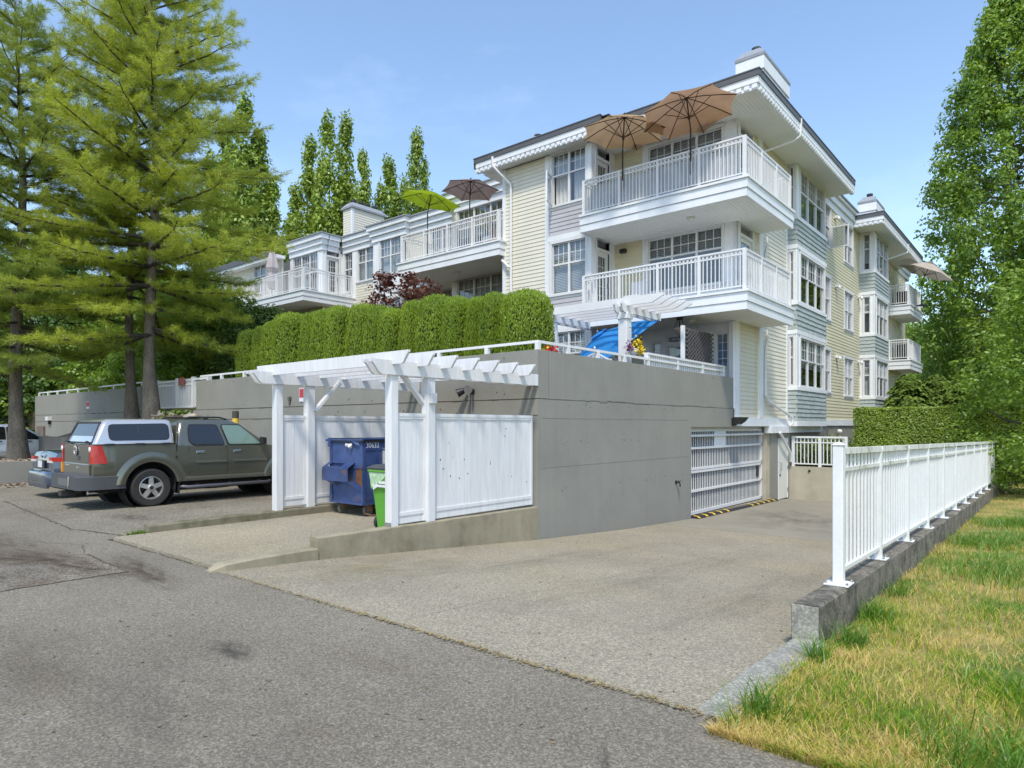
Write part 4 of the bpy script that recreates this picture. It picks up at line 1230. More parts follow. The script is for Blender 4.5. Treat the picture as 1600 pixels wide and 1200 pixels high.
b = MB(); b.box(-22.95, -22.9, 19.82, 20.1, 2.2, 10.3); obj('return_wall', b, M['siding_yellow_and_shaded'], bld)
parapet(FI, -25.2, -22.9, 11.108, 10.308, ends=(1, 1))
FJ = Face('f', 18.9); FK = Face('r', -28.0)
w4 = [(-30.6, -28.38, Z3 + .3, Z3 + WH)]
flat(FJ, -30.9, -28.0, 7.9, 10.3, w4, 'trim', 'living_wall', 0); siding(FJ, -30.9, -28.0, 2.2, 7.9)
window(FJ, *w4[0], lites=3, split=.5, cover='blind', seed=180)
flat(FK, 19.025, 20.1, 7.9, 10.3, [(19.12, 19.84, Z3, Z3 + 2.42)], 'trim', 'return_wall', 0); siding(FK, 19.03, 20.1, 2.2, 7.9)
door_unit(FK, 19.12, 19.84, Z3, Z3 + 2.05, Z3 + 2.4)
parapet(FJ, -30.9, -28.0, ends=(0, 1)); parapet(FK, 18.9, 19.8, ends=(2, 0))
FL_ = Face('f', 18.4)
w5 = [(-33.6, -32.4, zf + WS, zf + WH) for zf in (Z2, Z3)]
siding(FL_, -40, -30.9, 2.2, 10.2, w5)
for k, h in enumerate(w5): window(FL_, *h, lites=2, split=.45, cover='blind', seed=190 + k)
board(FL_, -31.9, -31.6, 2.2, 10.2); b = MB(); b.box(-40.3, -30.7, 17.9, 18.02, 10.35, 10.62); obj('gutter', b, M['gutter'], bld)
b = MB(); b.box(-40.3, -30.7, 17.96, 18.5, 10.2, 10.36); obj('fascia', b, M['trim'], bld)
b = MB(); b.box(-40, -14.8, 20.2, 31, 10.3, 10.8); obj('flat_roof', b, M['roof'], bld)

# ---- balconies
RING = None
def rail_run(parent, p, q, zd, me, posts=True, first=True, last=True, rings=False, joined=False, sp=.115):
    """railing from p to q (axis-aligned) standing on a deck at zd"""
    p, q = Vector(p), Vector(q); L = (q - p).length; d = (q - p) / L
    b = MB()
    for z, w, h in ((zd + 1.06, .06, .045), (zd + .93, .035, .03), (zd + .12, .035, .03)):
        b.beam((p.x, p.y, z), (q.x, q.y, z), w, h)
    rl = obj('rail', b, M['white'], parent)
    n = max(1, round(L / 1.32))
    for i in range(n + 1):
        if (i == 0 and not first) or (i == n and not last): continue
        c = p.lerp(q, i / n); b = MB(); s = .045 if i in (0, n) else .034
        b.box(c.x - s, c.x + s, c.y - s, c.y + s, zd + .0, zd + 1.075)
        obj('railing_post', b, M['white'], parent)
    bj = MB(); rg = MB()
    for i in range(n):
        a, e = p.lerp(q, i / n), p.lerp(q, (i + 1) / n); m_ = max(2, round((e - a).length / sp))
        for k in range(1, m_):
            c = a.lerp(e, k / m_)
            if joined: bj.box(c.x - .011, c.x + .011, c.y - .011, c.y + .011, zd + .13, zd + 1.05)
            elif me[0] is None:
                b = MB(); b.box(c.x - .011, c.x + .011, c.y - .011, c.y + .011, zd + .13, zd + 1.05); me[0] = obj('baluster', b, M['white'], parent).data
            else: inst('baluster', me[0], parent, (c.x, c.y, zd + .13))
        if rings:
            for k in range(m_):
                c = a.lerp(e, (k + .5) / m_); r0, r1 = .034, .048
                N = 10
                nn = Vector((-d.y, d.x, 0)) * .012
                for t in range(N):
                    t0, t1 = 2 * math.pi * t / N, 2 * math.pi * (t + 1) / N
                    P = lambda r, tt, s: tuple(Vector((c.x, c.y, zd + .995)) + d * (r * math.cos(tt)) + Vector((0, 0, r * math.sin(tt))) + nn * s)
                    rg.quad(P(r0, t0, 1), P(r1, t0, 1), P(r1, t1, 1), P(r0, t1, 1)); rg.quad(P(r0, t0, -1), P(r1, t0, -1), P(r1, t1, -1), P(r0, t1, -1)); rg.quad(P(r1, t0, 1), P(r1, t0, -1), P(r1, t1, -1), P(r1, t1, 1)); rg.quad(P(r0, t0, 1), P(r0, t0, -1), P(r0, t1, -1), P(r0, t1, 1))
    if joined: obj('baluster_run', bj, M['white'], parent, kind='stuff')
    if rg.v: obj('ring_trim', rg, M['white'], parent, kind='stuff')
ME = [None]

def deck(slabs, zd, edges, grain='y'):
    """balcony slab: list of rectangles, edges = faces carrying the stepped fascia"""
    b = MB()
    for (x0, x1, y0, y1) in slabs: b.box(x0, x1, y0, y1, zd - .40, zd)
    bal = obj('balcony', b, M['trim'], bld)
    for F, u0, u1, e0, e1 in edges:
        for a, c, o in ((zd - .50, zd - .30, .02), (zd - .285, zd - .055, .045), (zd - .05, zd + .012, .085)):
            b = MB(); F.box(b, u0 - e0 * o if e0 >= 0 else u0 + .032, u1 + e1 * o, a, c, -.03, o); obj('fascia_board', b, M['trim'] , bal)
    for (x0, x1, y0, y1) in slabs:
        b = MB(); z = zd - .46
        b.box(x0, x1, y0, y1, z + .006, z + .055); w = .1
        n = max(1, int((x1 - x0) / w))
        if grain == 'y':
            for k in range(n): b.box(x0 + k * (x1 - x0) / n + .005, x0 + (k + 1) * (x1 - x0) / n - .005, y0, y1, z, z + .006)
        obj('soffit_board', b, M['soffit'], bal, kind='stuff')
    return bal

for zf, rings in ((Z2, True), (Z3, True)):
    bal = deck([(-11.2, -6.15, 16.62, 17.25), (-11.2, -6.15, 17.25, 18.62), (-7.16, -6.15, 18.62, 20.35)], zf, [(Face('f', 16.62), -11.2, -6.15, 0, 1), (Face('r', -6.15), 16.62, 20.35, -1, 0)])
    b = MB(); b.box(-11.22, -11.2, 16.62, 17.26, zf - .5, zf); obj('end_board', b, M['trim'], bal)
    rail_run(bal, (-11.12, 16.70, 0), (-6.22, 16.70, 0), zf, ME, rings=rings)
    rail_run(bal, (-6.22, 16.70, 0), (-6.22, 20.28, 0), zf, ME, first=False, rings=rings)
    rail_run(bal, (-11.12, 16.70, 0), (-11.12, 17.2, 0), zf, ME, first=False, last=False)
    rail_run(bal, (-6.22, 20.28, 0), (-7.1, 20.28, 0), zf, ME, first=False, last=False, joined=True)
    b = MB(); b.lathe((-8.05, 17.5, zf - .46), [(.11, 0), (.12, -.05), (.09, -.1), (0, -.12)], 14); obj('soffit_lamp', b, M['door_white'], bal, smooth=40)
bal = deck([(-19.95, -14.75, 16.95, 19.1), (-19.95, -19.2, 19.1, 20.1)], Z3, [(Face('f', 16.95), -19.95, -14.75, 1, 1), (Face('r', -14.75), 16.95, 17.26, -1, 0)])
b = MB(); b.box(-22.9, -19.95, 18.9, 20.1, Z3 - .45, Z3); b.box(-20.0, -19.95, 16.95, 19, Z3 - .5, Z3); obj('slab_return', b, M['trim'], bal)
rail_run(bal, (-19.85, 17.03, 0), (-14.83, 17.03, 0), Z3, ME); rail_run(bal, (-14.83, 17.03, 0), (-14.83, 17.24, 0), Z3, ME, first=False, last=False, joined=True)
rail_run(bal, (-19.85, 17.03, 0), (-19.85, 18.9, 0), Z3, ME, first=False, joined=True)
b = MB(); b.lathe((-17.8, 18.0, Z3 - .46), [(.13, 0), (.14, -.05), (.1, -.11), (0, -.13)], 14); obj('soffit_lamp', b, M['door_white'], bal, smooth=40)
bal = deck([(-33.2, -27.05, 17.23, 18.9), (-28.0, -27.05, 18.9, 20.1)], Z3, [(Face('f', 17.23), -33.2, -27.05, 1, 1), (Face('r', -27.05), 17.23, 20.1, -1, 0)])
rail_run(bal, (-33.1, 17.31, 0), (-27.13, 17.31, 0), Z3, ME, joined=True); rail_run(bal, (-27.13, 17.31, 0), (-27.13, 20.02, 0), Z3, ME, first=False, joined=True)
bal = deck([(-40, -34.5, 16.9, 18.4)], Z3, [(Face('f', 16.9), -40, -34.5, 1, 1), (Face('r', -34.5), 16.9, 18.4, -1, 0)])
rail_run(bal, (-39.9, 17.0, 0), (-34.58, 17.0, 0), Z3, ME, joined=True); rail_run(bal, (-34.58, 17.0, 0), (-34.58, 18.35, 0), Z3, ME, first=False, joined=True)
# low terrace railing behind the hedge
for zf in (Z3, Z2):
    bal = deck([(-7.16, -6.1, 39.6, 43.4)], zf, [(Face('f', 39.6), -7.1, -6.1, 0, 1), (Face('r', -6.1), 39.6, 43.4, -1, 0)])
    rail_run(bal, (-7.05, 39.68, 0), (-6.18, 39.68, 0), zf, ME, joined=True); rail_run(bal, (-6.18, 39.68, 0), (-6.18, 43.3, 0), zf, ME, first=False, joined=True)
    b = MB(); b.box(-6.95, -6.3, 41.0, 41.6, zf, zf + .95); obj('storage_chest', b, M['dark_metal'], bal)

# ---- downpipes
def downpipe(pts, r=.045):
    b = MB(); b.tube(pts, r, 8); return obj('downpipe', b, M['white'], bld, smooth=50)
downpipe([(-14.85, 16.72, 10.75), (-14.85, 16.72, 10.45), (-14.42, 17.16, 9.85), (-14.42, 17.18, 9.6), (-14.42, 17.18, 2.3)])
downpipe([(-14.78, 17.13, 7.3), (-14.45, 17.13, 7.0)])
downpipe([(-6.03, 20.75, 10.85), (-6.03, 20.75, 10.35), (-6.2, 20.7, 10.22), (-7.02, 20.5, 10.05), (-7.06, 20.48, 9.9), (-7.06, 20.48, 8.1)], .04)
for zt, zb_ in ((7.5, 5.1), (4.6, 2.55)):
    downpipe([(-7.08, 20.85, zt), (-7.02, 20.75, zt - .25), (-7.08, 20.75, zt - .55), (-7.08, 20.75, zb_)], .04)
downpipe([(-7.08, 20.75, 2.6), (-7.05, 20.9, 2.4), (-7.0, 22.75, 1.98), (-6.95, 22.95, 1.9), (-6.95, 23.0, 1.7), (-7.02, 22.9, 1.6)], .045)
downpipe([(-7.06, 22.0, 1.4), (-7.04, 22.2, 1.25), (-7.06, 23.1, .7), (-7.06, 23.2, .4)], .05)
downpipe([(-5.92, 38.0, 10.7), (-5.95, 38.0, 10.3), (-7.0, 37.4, 9.9), (-7.05, 37.3, 9.7), (-7.05, 37.3, 2)], .045)

# ---- chimneys
def chimney(x0, x1, y0, y1, z0, zt, side='siding', flues=3):
    ch = MB(); ch.box(x0, x1, y0, y1, z0, zt - .75 if side == 'trim' else zt)
    c = obj('chimney', ch, M[side], bld)
    F1, F2 = Face('f', y0), Face('r', x1)
    if side == 'siding':
        for F, a, e in ((F1, x0, x1), (F2, y0, y1)):
            b = MB(); z = z0
            while z < zt - .05:
                b.quad(F.p(a, z, .02), F.p(e, z, .02), F.p(e, z + .13, .003), F.p(a, z + .13, .003)); b.quad(F.p(a, z, 0), F.p(e, z, 0), F.p(e, z, .02), F.p(a, z, .02)); z += .13
            obj('chimney_siding', b, M['siding'], c, kind='stuff')
        b = MB(); b.box(x1 - .1, x1 + .03, y0 - .03, y0 + .1, z0, zt); obj('corner_board', b, M['trim'], c)
    else:
        b = MB(); b.box(x0 - .08, x1 + .08, y0 - .08, y1 + .08, zt - .42, zt); obj('chimney_band', b, M['trim'], c)
        b = MB(); b.box(x0 - .04, x1 + .04, y0 - .04, y1 + .04, zt - .75, zt - .44); obj('chimney_band', b, M['trim'], c)
    e = .1
    b = MB(); b.box(x0 - e, x1 + e, y0 - e, y1 + e, zt + .003, zt + .1)
    b.add([(x0 - e, y0 - e, zt + .1), (x1 + e, y0 - e, zt + .1), (x1 + e, y1 + e, zt + .1), (x0 - e, y1 + e, zt + .1), (x0 + .12, y0 + .12, zt + .36), (x1 - .12, y0 + .12, zt + .36), (x1 - .12, y1 - .12, zt + .36), (x0 + .12, y1 - .12, zt + .36)], [(0, 1, 5, 4), (1, 2, 6, 5), (2, 3, 7, 6), (3, 0, 4, 7), (4, 5, 6, 7)])
    obj('chimney_cap', b, M['cap'], c)
    for k in range(flues):
        y = y0 + (y1 - y0) * (k + .8) / (flues + .6); x = (x0 + x1) / 2
        b = MB(); b.lathe((x, y, zt + .3), [(.1, 0), (.1, .2), (.15, .2), (.15, .3), (.1, .32)], 12); obj('flue', b, M['flue'], c)
chimney(-8.05, -7.3, 21.1, 23.5, 10.8, 13.35, 'trim', 3)
chimney(-30.6, -29.8, 22.0, 24.2, 10.6, 13.55, 'siding', 4)
chimney(-8.0, -7.3, 37.5, 39.2, 10.8, 13.0, 'trim', 2)
chimney(-16.6, -15.9, 20.5, 22.3, 10.8, 12.75, 'trim', 2)
# soffit spotlight and meter details
b = MB(); b.box(-10.95, -10.75, 18.48, 18.61, 7.18, 7.3); obj('wall_lamp', b, M['dark_metal'], bld)
b = MB(); b.box(-7.06, -7.0, 27.3, 27.6, 1.0, 1.5); obj('vent_grille', b, M['steel'], bld)
b = MB(); b.lathe((-7.12, 29.5, 1.38), [(.0, 0), (.09, .01), (.1, .08), (.06, .16), (0, .17)], 10, 'x'); obj('wall_lamp', b, M['door_white'], bld)
# ------------------------------------------------------------------ dumpster enclosure (white pergola)
enc = thing('dumpster_enclosure', 'white wooden pergola enclosure with plank screens around the blue dumpster', 'pergola', (-8.8, 7.4, 0))
W = M['wood']
def post(x, y, s, z0, z1):
    b = MB(); b.cbox(x - s, x + s, y - s, y + s, z0, z1, .008); return obj('post', b, W, enc)
def scroll_beam(x, y0, y1, z0, z1, t=.045):
    """plank along y with an ogee cut at its street end"""
    h = z1 - z0; out = [(y1, z0), (y1, z1), (y0, z1), (y0, z1 - .22 * h)]
    for k in range(9):
        s = k / 8
        out.append((y0 + .03 + .13 * s, z1 - .22 * h - (.5 - .5 * math.cos(math.pi * s)) * h * .70 - .04 * math.sin(2 * math.pi * s) * h))
    out.append((y0 + .19, z0))
    b = MB(); b.prism(out, 'x', x - t / 2, x + t / 2); return obj('beam', b, W, enc)
for X, yf in ((-7.245, 6.02), (-10.365, 6.10)):
    post(X, yf, .068, .2 if X > -8 else .165, 2.36); post(X, 6.72, .075, .2 if X > -8 else .17, 2.36)
    for dx in (-.075, .075): scroll_beam(X + dx, 5.58, 9.272, 2.33, 2.53)
for k in range(7):
    y = 5.97 + k * .465
    b = MB(); x0, x1 = -10.78, -6.82; z0, z1 = 2.475, 2.655
    b.prism([(x0 + .12, z0), (x1 - .12, z0), (x1, z1 - .03), (x1, z1), (x0, z1), (x0, z1 - .03)], 'y', y - .021, y + .021)
    obj('rafter', b, W, enc)
b = MB(); b.beam((-10.30, 6.79, 1.88), (-10.30, 7.30, 2.44), .045, .1, (1, 0, 0)); obj('brace', b, W, enc)
b = MB(); b.beam((-7.30, 6.66, 1.95), (-7.30, 6.2, 2.42), .045, .1, (1, 0, 0)); obj('brace', b, W, enc)
b = MB(); b.box(-7.19, -7.12, 6.66, 6.78, 1.95, 2.1); obj('bracket', b, W, enc)
def screen(X, y0, y1, zb, zt, out):
    """framed plank screen in the plane x = X; out = +1: boards seen from +x"""
    b = MB()
    b.box(X - .035, X + .035, y0, y1, zt - .05, zt); b.box(X - .028, X + .028, y0 + .04, y1 - .04, zt - .085, zt - .05)
    obj('cap_rail', b, W, enc)
    b = MB(); b.box(X - .03, X + .03, y0, y0 + .045, zb + .02, zt - .05); b.box(X - .03, X + .03, y1 - .045, y1, zb + .02, zt - .05); b.box(X - .03, X + .03, y0 + .045, y1 - .045, zb + .13, zb + .18); obj('frame_rail', b, W, enc)
    b = MB(); b.box(X - .018, X + .018, y0 + .045, y1 - .045, zb + .02, zb + .13); obj('kick_board', b, W, enc)
    y = y0 + .046
    while y < y1 - .06:
        w = min(rnd.uniform(.11, .22), y1 - .046 - y)
        if y1 - .046 - (y + w) < .05: w = y1 - .046 - y
        b = MB(); o = rnd.uniform(-.003, .003)
        b.box(X - .012 + o, X + .012 + o, y + .0018, y + w - .0018, zb + .18, zt - .085); obj('plank', b, W, enc); y += w
for X, yf in ((-7.25, 6.02), (-10.365, 6.10)):
    screen(X, yf + .07, 6.645, .20, 1.80, 1); screen(X, 6.795, 9.2, .20, 1.80, 1)
# nail and knot marks on the bright screen
b = MB()
for k in range(14):
    y, z = rnd.uniform(6.95, 9.1), rnd.uniform(.5, 1.6); b.box(-7.242, -7.2315, y, y + .012, z, z + .012 * rnd.uniform(.6, 2))
obj('knot', b, M['crack'], enc, kind='stuff')
b = MB(); b.box(-7.31, -7.305, 5.95, 6.09, .2, .24); b.box(-7.3155, -7.175, 5.948, 5.953, .205, .26); obj('post_shoe', b, M['steel'], enc)

# ------------------------------------------------------------------ blue dumpster
blue = mat('rusty_blue_steel', (.045, .085, .23), .55, var=.2, vscale=5, fine=.08, second=(.17, .10, .05), sscale=2.9, slo=.575, shi=.66, streak=.5, streakcol=(.09, .12, .21))
blue2 = mat('blue_steel', (.042, .075, .20), .5, var=.15, vscale=5, second=(.18, .1, .05), sscale=4, slo=.62, shi=.7)
dump = thing('dumpster', 'dented blue steel dumpster numbered 30633 on caster wheels', 'dumpster', (-9.6, 7.9, .045))
x0, x1, y0, y1 = -10.1, -9.2, 7.0, 8.75
b = MB()
b.loft([[(x0 + .02, y0 + .02, .25), (x1 - .02, y0 + .02, .25), (x1 - .02, y1, .25), (x0 + .02, y1, .25)], [(x0, y0, .55), (x1, y0, .55), (x1, y1, .55), (x0, y1, .55)], [(x0, y0, 1.33), (x1, y0, 1.33), (x1, y1, 1.33), (x0, y1, 1.33)]])
obj('container_body', b, blue, dump)
b = MB(); b.box(x0 - .02, x1 + .015, y0 - .02, y0, .25, .29); b.box(x0 - .02, x0 + .05, y0 - .018, y0, .29, 1.33); b.box(x1, x1 + .018, y0, y1, .25, .29); b.box(x1, x1 + .016, y0 + .0, y0 + .06, .29, 1.2); b.box(x0, x1 + .02, y0 - .02, y0, .88, .905); b.box(x1, x1 + .02, y0, y0 + .25, .88, .905); b.box(x1, x1 + .012, y0 + .3, y0 + .34, .3, 1.2); b.box(x1, x1 + .012, y0 + .06, y1, 1.19, 1.215)
obj('stiffening_rib', b, blue2, dump)
b = MB(); b.box(x0 - .03, x1 + .03, y0 - .03, y1, 1.33, 1.37); b.box(x0 - .01, x1 + .02, y0 + .05, y1 + .01, 1.37, 1.395); obj('lid', b, M['black'], dump)
b = MB(); b.tube([(x0 - .12, y0 - .02, 1.36), (x1 + .04, y0 - .02, 1.37)], .02, 8); b.tube([(x1 + .03, y0 - .02, 1.39), (x1 + .03, y1, 1.39)], .02, 8); b.box(x0 - .03, x0 + .04, y0 - .05, y0 + .02, 1.24, 1.40); obj('lid_bar', b, blue2, dump)
b = MB(); b.add([(x0 + .6, y0 - .03, 1.37), (x0 + .78, y0 - .06, 1.30), (x0 + .86, y0 - .03, 1.27), (x0 + .82, y0 - .01, 1.36), (x0 + .7, y0 - .01, 1.38)], [(0, 1, 2, 3, 4)]); obj('lock_flap', b, blue2, dump)
b = MB(); b.icos((x0 + .62, y0 - .05, 1.27), .045, 2); b.icos((x0 + .52, y0 - .045, 1.28), .03, 3); obj('tied_rag', b, M['white'], dump)
b = MB()                                           # fork pocket: open sleeve on the front
p0, p1, zz0, zz1, dp = x0 - .04, x1 - .2, .68, .98, .16
b.box(p0, p1, y0 - dp, y0 - dp + .012, zz0 - .03, zz1 - .1); b.box(p0, p0 + .014, y0 - dp, y0, zz0, zz1 - .1)
b.add([(p0, y0 - dp, zz1 - .1), (p1, y0 - dp, zz1 - .1), (p1, y0, zz1), (p0, y0, zz1), (p0 + .1, y0 - dp * .75, zz1 - .075), (p1 - .25, y0 - dp * .75, zz1 - .075), (p1 - .25, y0 - .03, zz1 - .02), (p0 + .1, y0 - .03, zz1 - .02)], [(0, 1, 5, 4), (1, 2, 6, 5), (2, 3, 7, 6), (3, 0, 4, 7)])
b.add([(p0 + .1, y0 - dp + .01, zz0 - .03), (p0 + .3, y0 - dp + .01, zz0 - .03), (p0 + .22, y0 - .01, zz0 - .15)], [(0, 1, 2)])
b.add([(p1 - .02, y0 - dp + .01, zz0 - .03), (p1 + .18, y0 - .005, zz0 - .2), (p1 - .02, y0 - .005, zz0 - .02)], [(0, 1, 2)])
obj('fork_pocket', b, blue2, dump)
b = MB(); b.add([(p1 + .01, y0 - .0045, zz0 - .02), (p1 + .19, y0 - .0045, zz0 - .12), (p1 + .195, y0 - .0045, zz1 - .04), (p1 + .05, y0 - .0045, zz1 - .1)], [(0, 1, 2, 3)]); obj('rust_patch', b, M['rust'], dump)
rust2 = mat('rusty_caster', (.22, .11, .06), .8, var=.3, vscale=20)
for i, (cx, cy) in enumerate(((x0 + .16, y0 + .14), (x1 - .1, y0 + .2), (x0 + .16, y1 - .2), (x1 - .12, y1 - .2))):
    b = MB(); b.box(cx - .06, cx + .06, cy - .06, cy + .06, .225, .25); b.box(cx - .045, cx - .035, cy - .05, cy + .05, .13, .23); b.box(cx + .035, cx + .045, cy - .05, cy + .05, .13, .23); f = obj('caster_fork', b, rust2, dump)
    b = MB(); b.lathe((cx - .03, cy - .01, .14), [(.03, 0), (.09, .002), (.098, .015), (.098, .045), (.09, .058), (.03, .06)], 16, 'x'); obj('caster_wheel', b, mat('hard_rubber', (.12, .13, .11), .7), f, smooth=40)
b = MB(); b.tube([(x1 - .05, y0 + .08, .1), (x1 + .02, y0 + .2, .06), (x1 + .03, y0 + .5, .06)], .015, 6); obj('chain', b, rust2, dump)
def text(name, s, m, parent, loc, rot, size, extrude=.002):
    cu = bpy.data.curves.new(name, 'FONT'); cu.body = s; cu.size = size; cu.extrude = extrude; cu.materials.append(m)
    tmp = bpy.data.objects.new('tmp', cu); col.objects.link(tmp); bpy.context.view_layer.update()
    me = bpy.data.meshes.new_from_object(tmp); bpy.data.objects.remove(tmp)
    o = bpy.data.objects.new(name, me); link(o, parent, loc); o.rotation_euler = rot
    return o
lettering = mat('stencil_paint', (.75, .77, .8), .6, var=.15, vscale=20)
tx = text('stencil_number', '30633', lettering, dump, (x1 + .004, y0 + .075, 1.235), (R(90), 0, R(90)), .135)
tx.scale = (.85, 1, 1)
b = MB(); b.box(x1, x1 + .006, y0 + .44, y0 + .7, .82, 1.22); obj('notice_plate', b, mat('faded_notice', (.6, .6, .56), .6, var=.12, vscale=8), dump)

# ------------------------------------------------------------------ green cart
green = mat('green_plastic', (.11, .36, .04), .42, var=.06, vscale=5)
bin_ = thing('green_bin', 'lime green wheeled bin with a grey lid beside the front post', 'bin', (-7.78, 6.5, .045))
cx, cy = -7.74, 6.52
def rect(z, w, d, ox=0, oy=0, c=.05):
    return [(cx + ox - w, cy + oy - d + c, z), (cx + ox - w + c, cy + oy - d, z), (cx + ox + w - c, cy + oy - d, z), (cx + ox + w, cy + oy - d + c, z), (cx + ox + w, cy + oy + d - c, z), (cx + ox + w - c, cy + oy + d, z), (cx + ox - w + c, cy + oy + d, z), (cx + ox - w, cy + oy + d - c, z)]
b = MB(); b.loft([rect(.06, .21, .22), rect(.5, .245, .255), rect(.66, .262, .272), rect(.68, .285, .295), rect(.93, .30, .31), rect(.935, .32, .33), rect(.965, .32, .33)])
obj('bin_body', b, green, bin_)
b = MB(); b.loft([rect(.968, .325, .335), rect(.99, .33, .34), rect(1.03, .26, .27), rect(1.045, .1, .1)]); b.tube([(cx - .25, cy + .36, 1.0), (cx + .25, cy + .36, 1.0)], .018, 8); obj('bin_lid', b, mat('grey_plastic', (.06, .065, .075), .5, var=.1), bin_)
for sx in (-1, 1):
    b = MB(); b.lathe((cx + sx * .235 - .03, cy - .12, .155), [(.03, 0), (.1, 0), (.11, .015), (.11, .05), (.1, .06), (.03, .06)], 16, 'x'); obj('bin_wheel', b, M['black'], bin_, smooth=40)
b = MB()
xw = cx - .303; zf = cy - .3135
b.add([(cx - .26, zf - .001, .925), (cx + .2, zf - .001, .925), (cx + .02, zf + .006, .80), (cx - .22, zf + .018, .695)], [(0, 1, 2, 3)]); obj('pale_sticker', b, mat('pale_green_sticker', (.42, .6, .38), .5, var=.3, vscale=14), bin_)
b = MB(); b.box(cx - .02, cx + .2, zf - .004, zf - .001, .76, .80); b.box(cx - .07, cx + .2, zf - .004, zf + .004, .71, .745); b.add([(cx - .17, zf + .006, .66), (cx - .07, zf + .0, .70), (cx - .05, zf + .0, .76), (cx - .12, zf - .0, .74), (cx - .17, zf - .0, .77)], [(0, 1, 2, 3, 4)]); obj('white_print', b, M['white'], bin_)

# ------------------------------------------------------------------ parasols
def cloth(name, c, trans=.35):
    m = bpy.data.materials.new(name); m.use_nodes = True; n, l = m.node_tree.nodes, m.node_tree.links; n.clear()
    geo = n.new('ShaderNodeNewGeometry'); t = n.new('ShaderNodeTexNoise'); t.inputs['Scale'].default_value = 3; t.inputs['Detail'].default_value = 4; l.new(geo.outputs['Position'], t.inputs['Vector'])
    r = n.new('ShaderNodeMapRange'); r.inputs[1].default_value = .3; r.inputs[2].default_value = .7; r.inputs[3].default_value = .9; r.inputs[4].default_value = 1.1; l.new(t.outputs[0], r.inputs[0])
    x = n.new('ShaderNodeVectorMath'); x.operation = 'SCALE'; x.inputs[0].default_value = c; l.new(r.outputs[0], x.inputs['Scale'])
    d = n.new('ShaderNodeBsdfDiffuse'); tr = n.new('ShaderNodeBsdfTranslucent'); l.new(x.outputs[0], d.inputs[0]); l.new(x.outputs[0], tr.inputs[0])
    ms = n.new('ShaderNodeMixShader'); ms.inputs[0].default_value = trans; l.new(d.outputs[0], ms.inputs[1]); l.new(tr.outputs[0], ms.inputs[2])
    o = n.new('ShaderNodeOutputMaterial'); l.new(ms.outputs[0], o.inputs[0]); return m
bronze = mat('bronze_pole', (.05, .035, .028), .4, metal=.4)
def parasol(label, x, y, zd, ztop, r, drop, cl, tilt=(0, 0), n=8, poletop=None, pole=bronze, vent=True, phase=.2, hinge=None, ybase=None):
    t = thing('parasol', label, 'parasol', (x, y, zd))
    zh = hinge if hinge else ztop - drop - .45
    T = Matrix.Translation((x, y, zh)) @ Matrix.Rotation(tilt[0], 4, 'X') @ Matrix.Rotation(tilt[1], 4, 'Y')
    P = lambda a, b_, c: tuple(T @ Vector((a, b_, c - zh)))
    yb = y if ybase is None else ybase; xb = x * yb / y
    b = MB(); b.tube([(xb, yb, zd + .05), (x, y, zh)], .022, 10); b.tube([P(0, 0, zh - .02), P(0, 0, ztop + .03)], .018, 10); obj('pole', b, pole, t, smooth=40)
    b = MB(); b.lathe((xb, yb, zd), [(.24, .0), (.24, .03), (.1, .07), (.035, .12), (.035, .3)], 18); obj('stand', b, M['dark_metal'], t, smooth=40)
    ang = [phase + 2 * math.pi * k / n for k in range(n)]
    rib = lambda k, s: (r * s * math.cos(ang[k % n]), r * s * math.sin(ang[k % n]), ztop - drop * (s ** 1.25))
    b = MB(); S = 7; U = 6
    for k in range(n):
        g = []
        for i in range(S + 1):
            s = i / S; row = []
            A, C = rib(k, s), rib(k + 1, s)
            for j in range(U + 1):
                u = j / U; q_ = 4 * u * (1 - u)
                p = [A[d] * (1 - u) + C[d] * u for d in range(3)]
                p[0] *= 1 - .07 * q_ * s * s; p[1] *= 1 - .07 * q_ * s * s; p[2] -= -.02 * q_ * s - .05 * q_ * s * (1 - s)
                row.append(P(*p))
            g.append(row)
        for i in range(S):
            for j in range(U):
                if i == 0: b.add([g[0][0], g[1][j], g[1][j + 1]], [(0, 1, 2)])
                else: b.quad(g[i][j], g[i + 1][j], g[i + 1][j + 1], g[i][j + 1])
        A = [P(*[a * (1 - u) + c * u for a, c in zip(rib(k, 1), rib(k + 1, 1))]) for u in (0, 1)]
    obj('canopy', b, cl, t, smooth=50)
    if vent:
        b = MB(); rr = .28
        pts = [P(rr * math.cos(a), rr * math.sin(a), ztop - drop * (rr / r) ** 1.25 + .06) for a in ang]
        for k in range(n): b.add([P(0, 0, ztop + .06), pts[k], pts[(k + 1) % n]], [(0, 1, 2)])
        obj('vent_cap', b, cl, t)
    hub = P(0, 0, ztop - drop - .12)
    for k in range(n):
        b = MB(); off = -.025
        pts = []
        for s in (0.02, .35, .7, .99):
            q_ = rib(k, s); pts.append(P(q_[0], q_[1], q_[2] + off))
        b.tube(pts, .012, 5); ro = obj('rib', b, pole, t)
        b = MB(); q_ = rib(k, .5); b.tube([hub, P(q_[0], q_[1], q_[2] - .03)], .01, 5); obj('strut', b, pole, ro)
    b = MB(); b.lathe(tuple(P(0, 0, ztop + .06)), [(.02, 0), (.03, .03), (.0, .07)], 8); b.lathe(hub, [(.035, -.05), (.035, .05)], 10); obj('finial', b, pole, t)
    return t
tan = cloth('tan_cloth', (.44, .31, .19), .4); tan2 = cloth('brown_tan_cloth', (.42, .27, .17), .4)
parasol('tan parasol at the left end of the top corner balcony, canopy tipped forward', -9.62, 16.42, Z3, 10.42, 1.22, .48, tan, tilt=(R(-1), R(3)), vent=False, ybase=16.98)
parasol('larger brown-tan parasol at the outer corner of the top corner balcony', -7.56, 16.42, Z3, 10.38, 1.28, .46, tan2, tilt=(R(-1), R(-8)), phase=.1, vent=False, ybase=16.98)
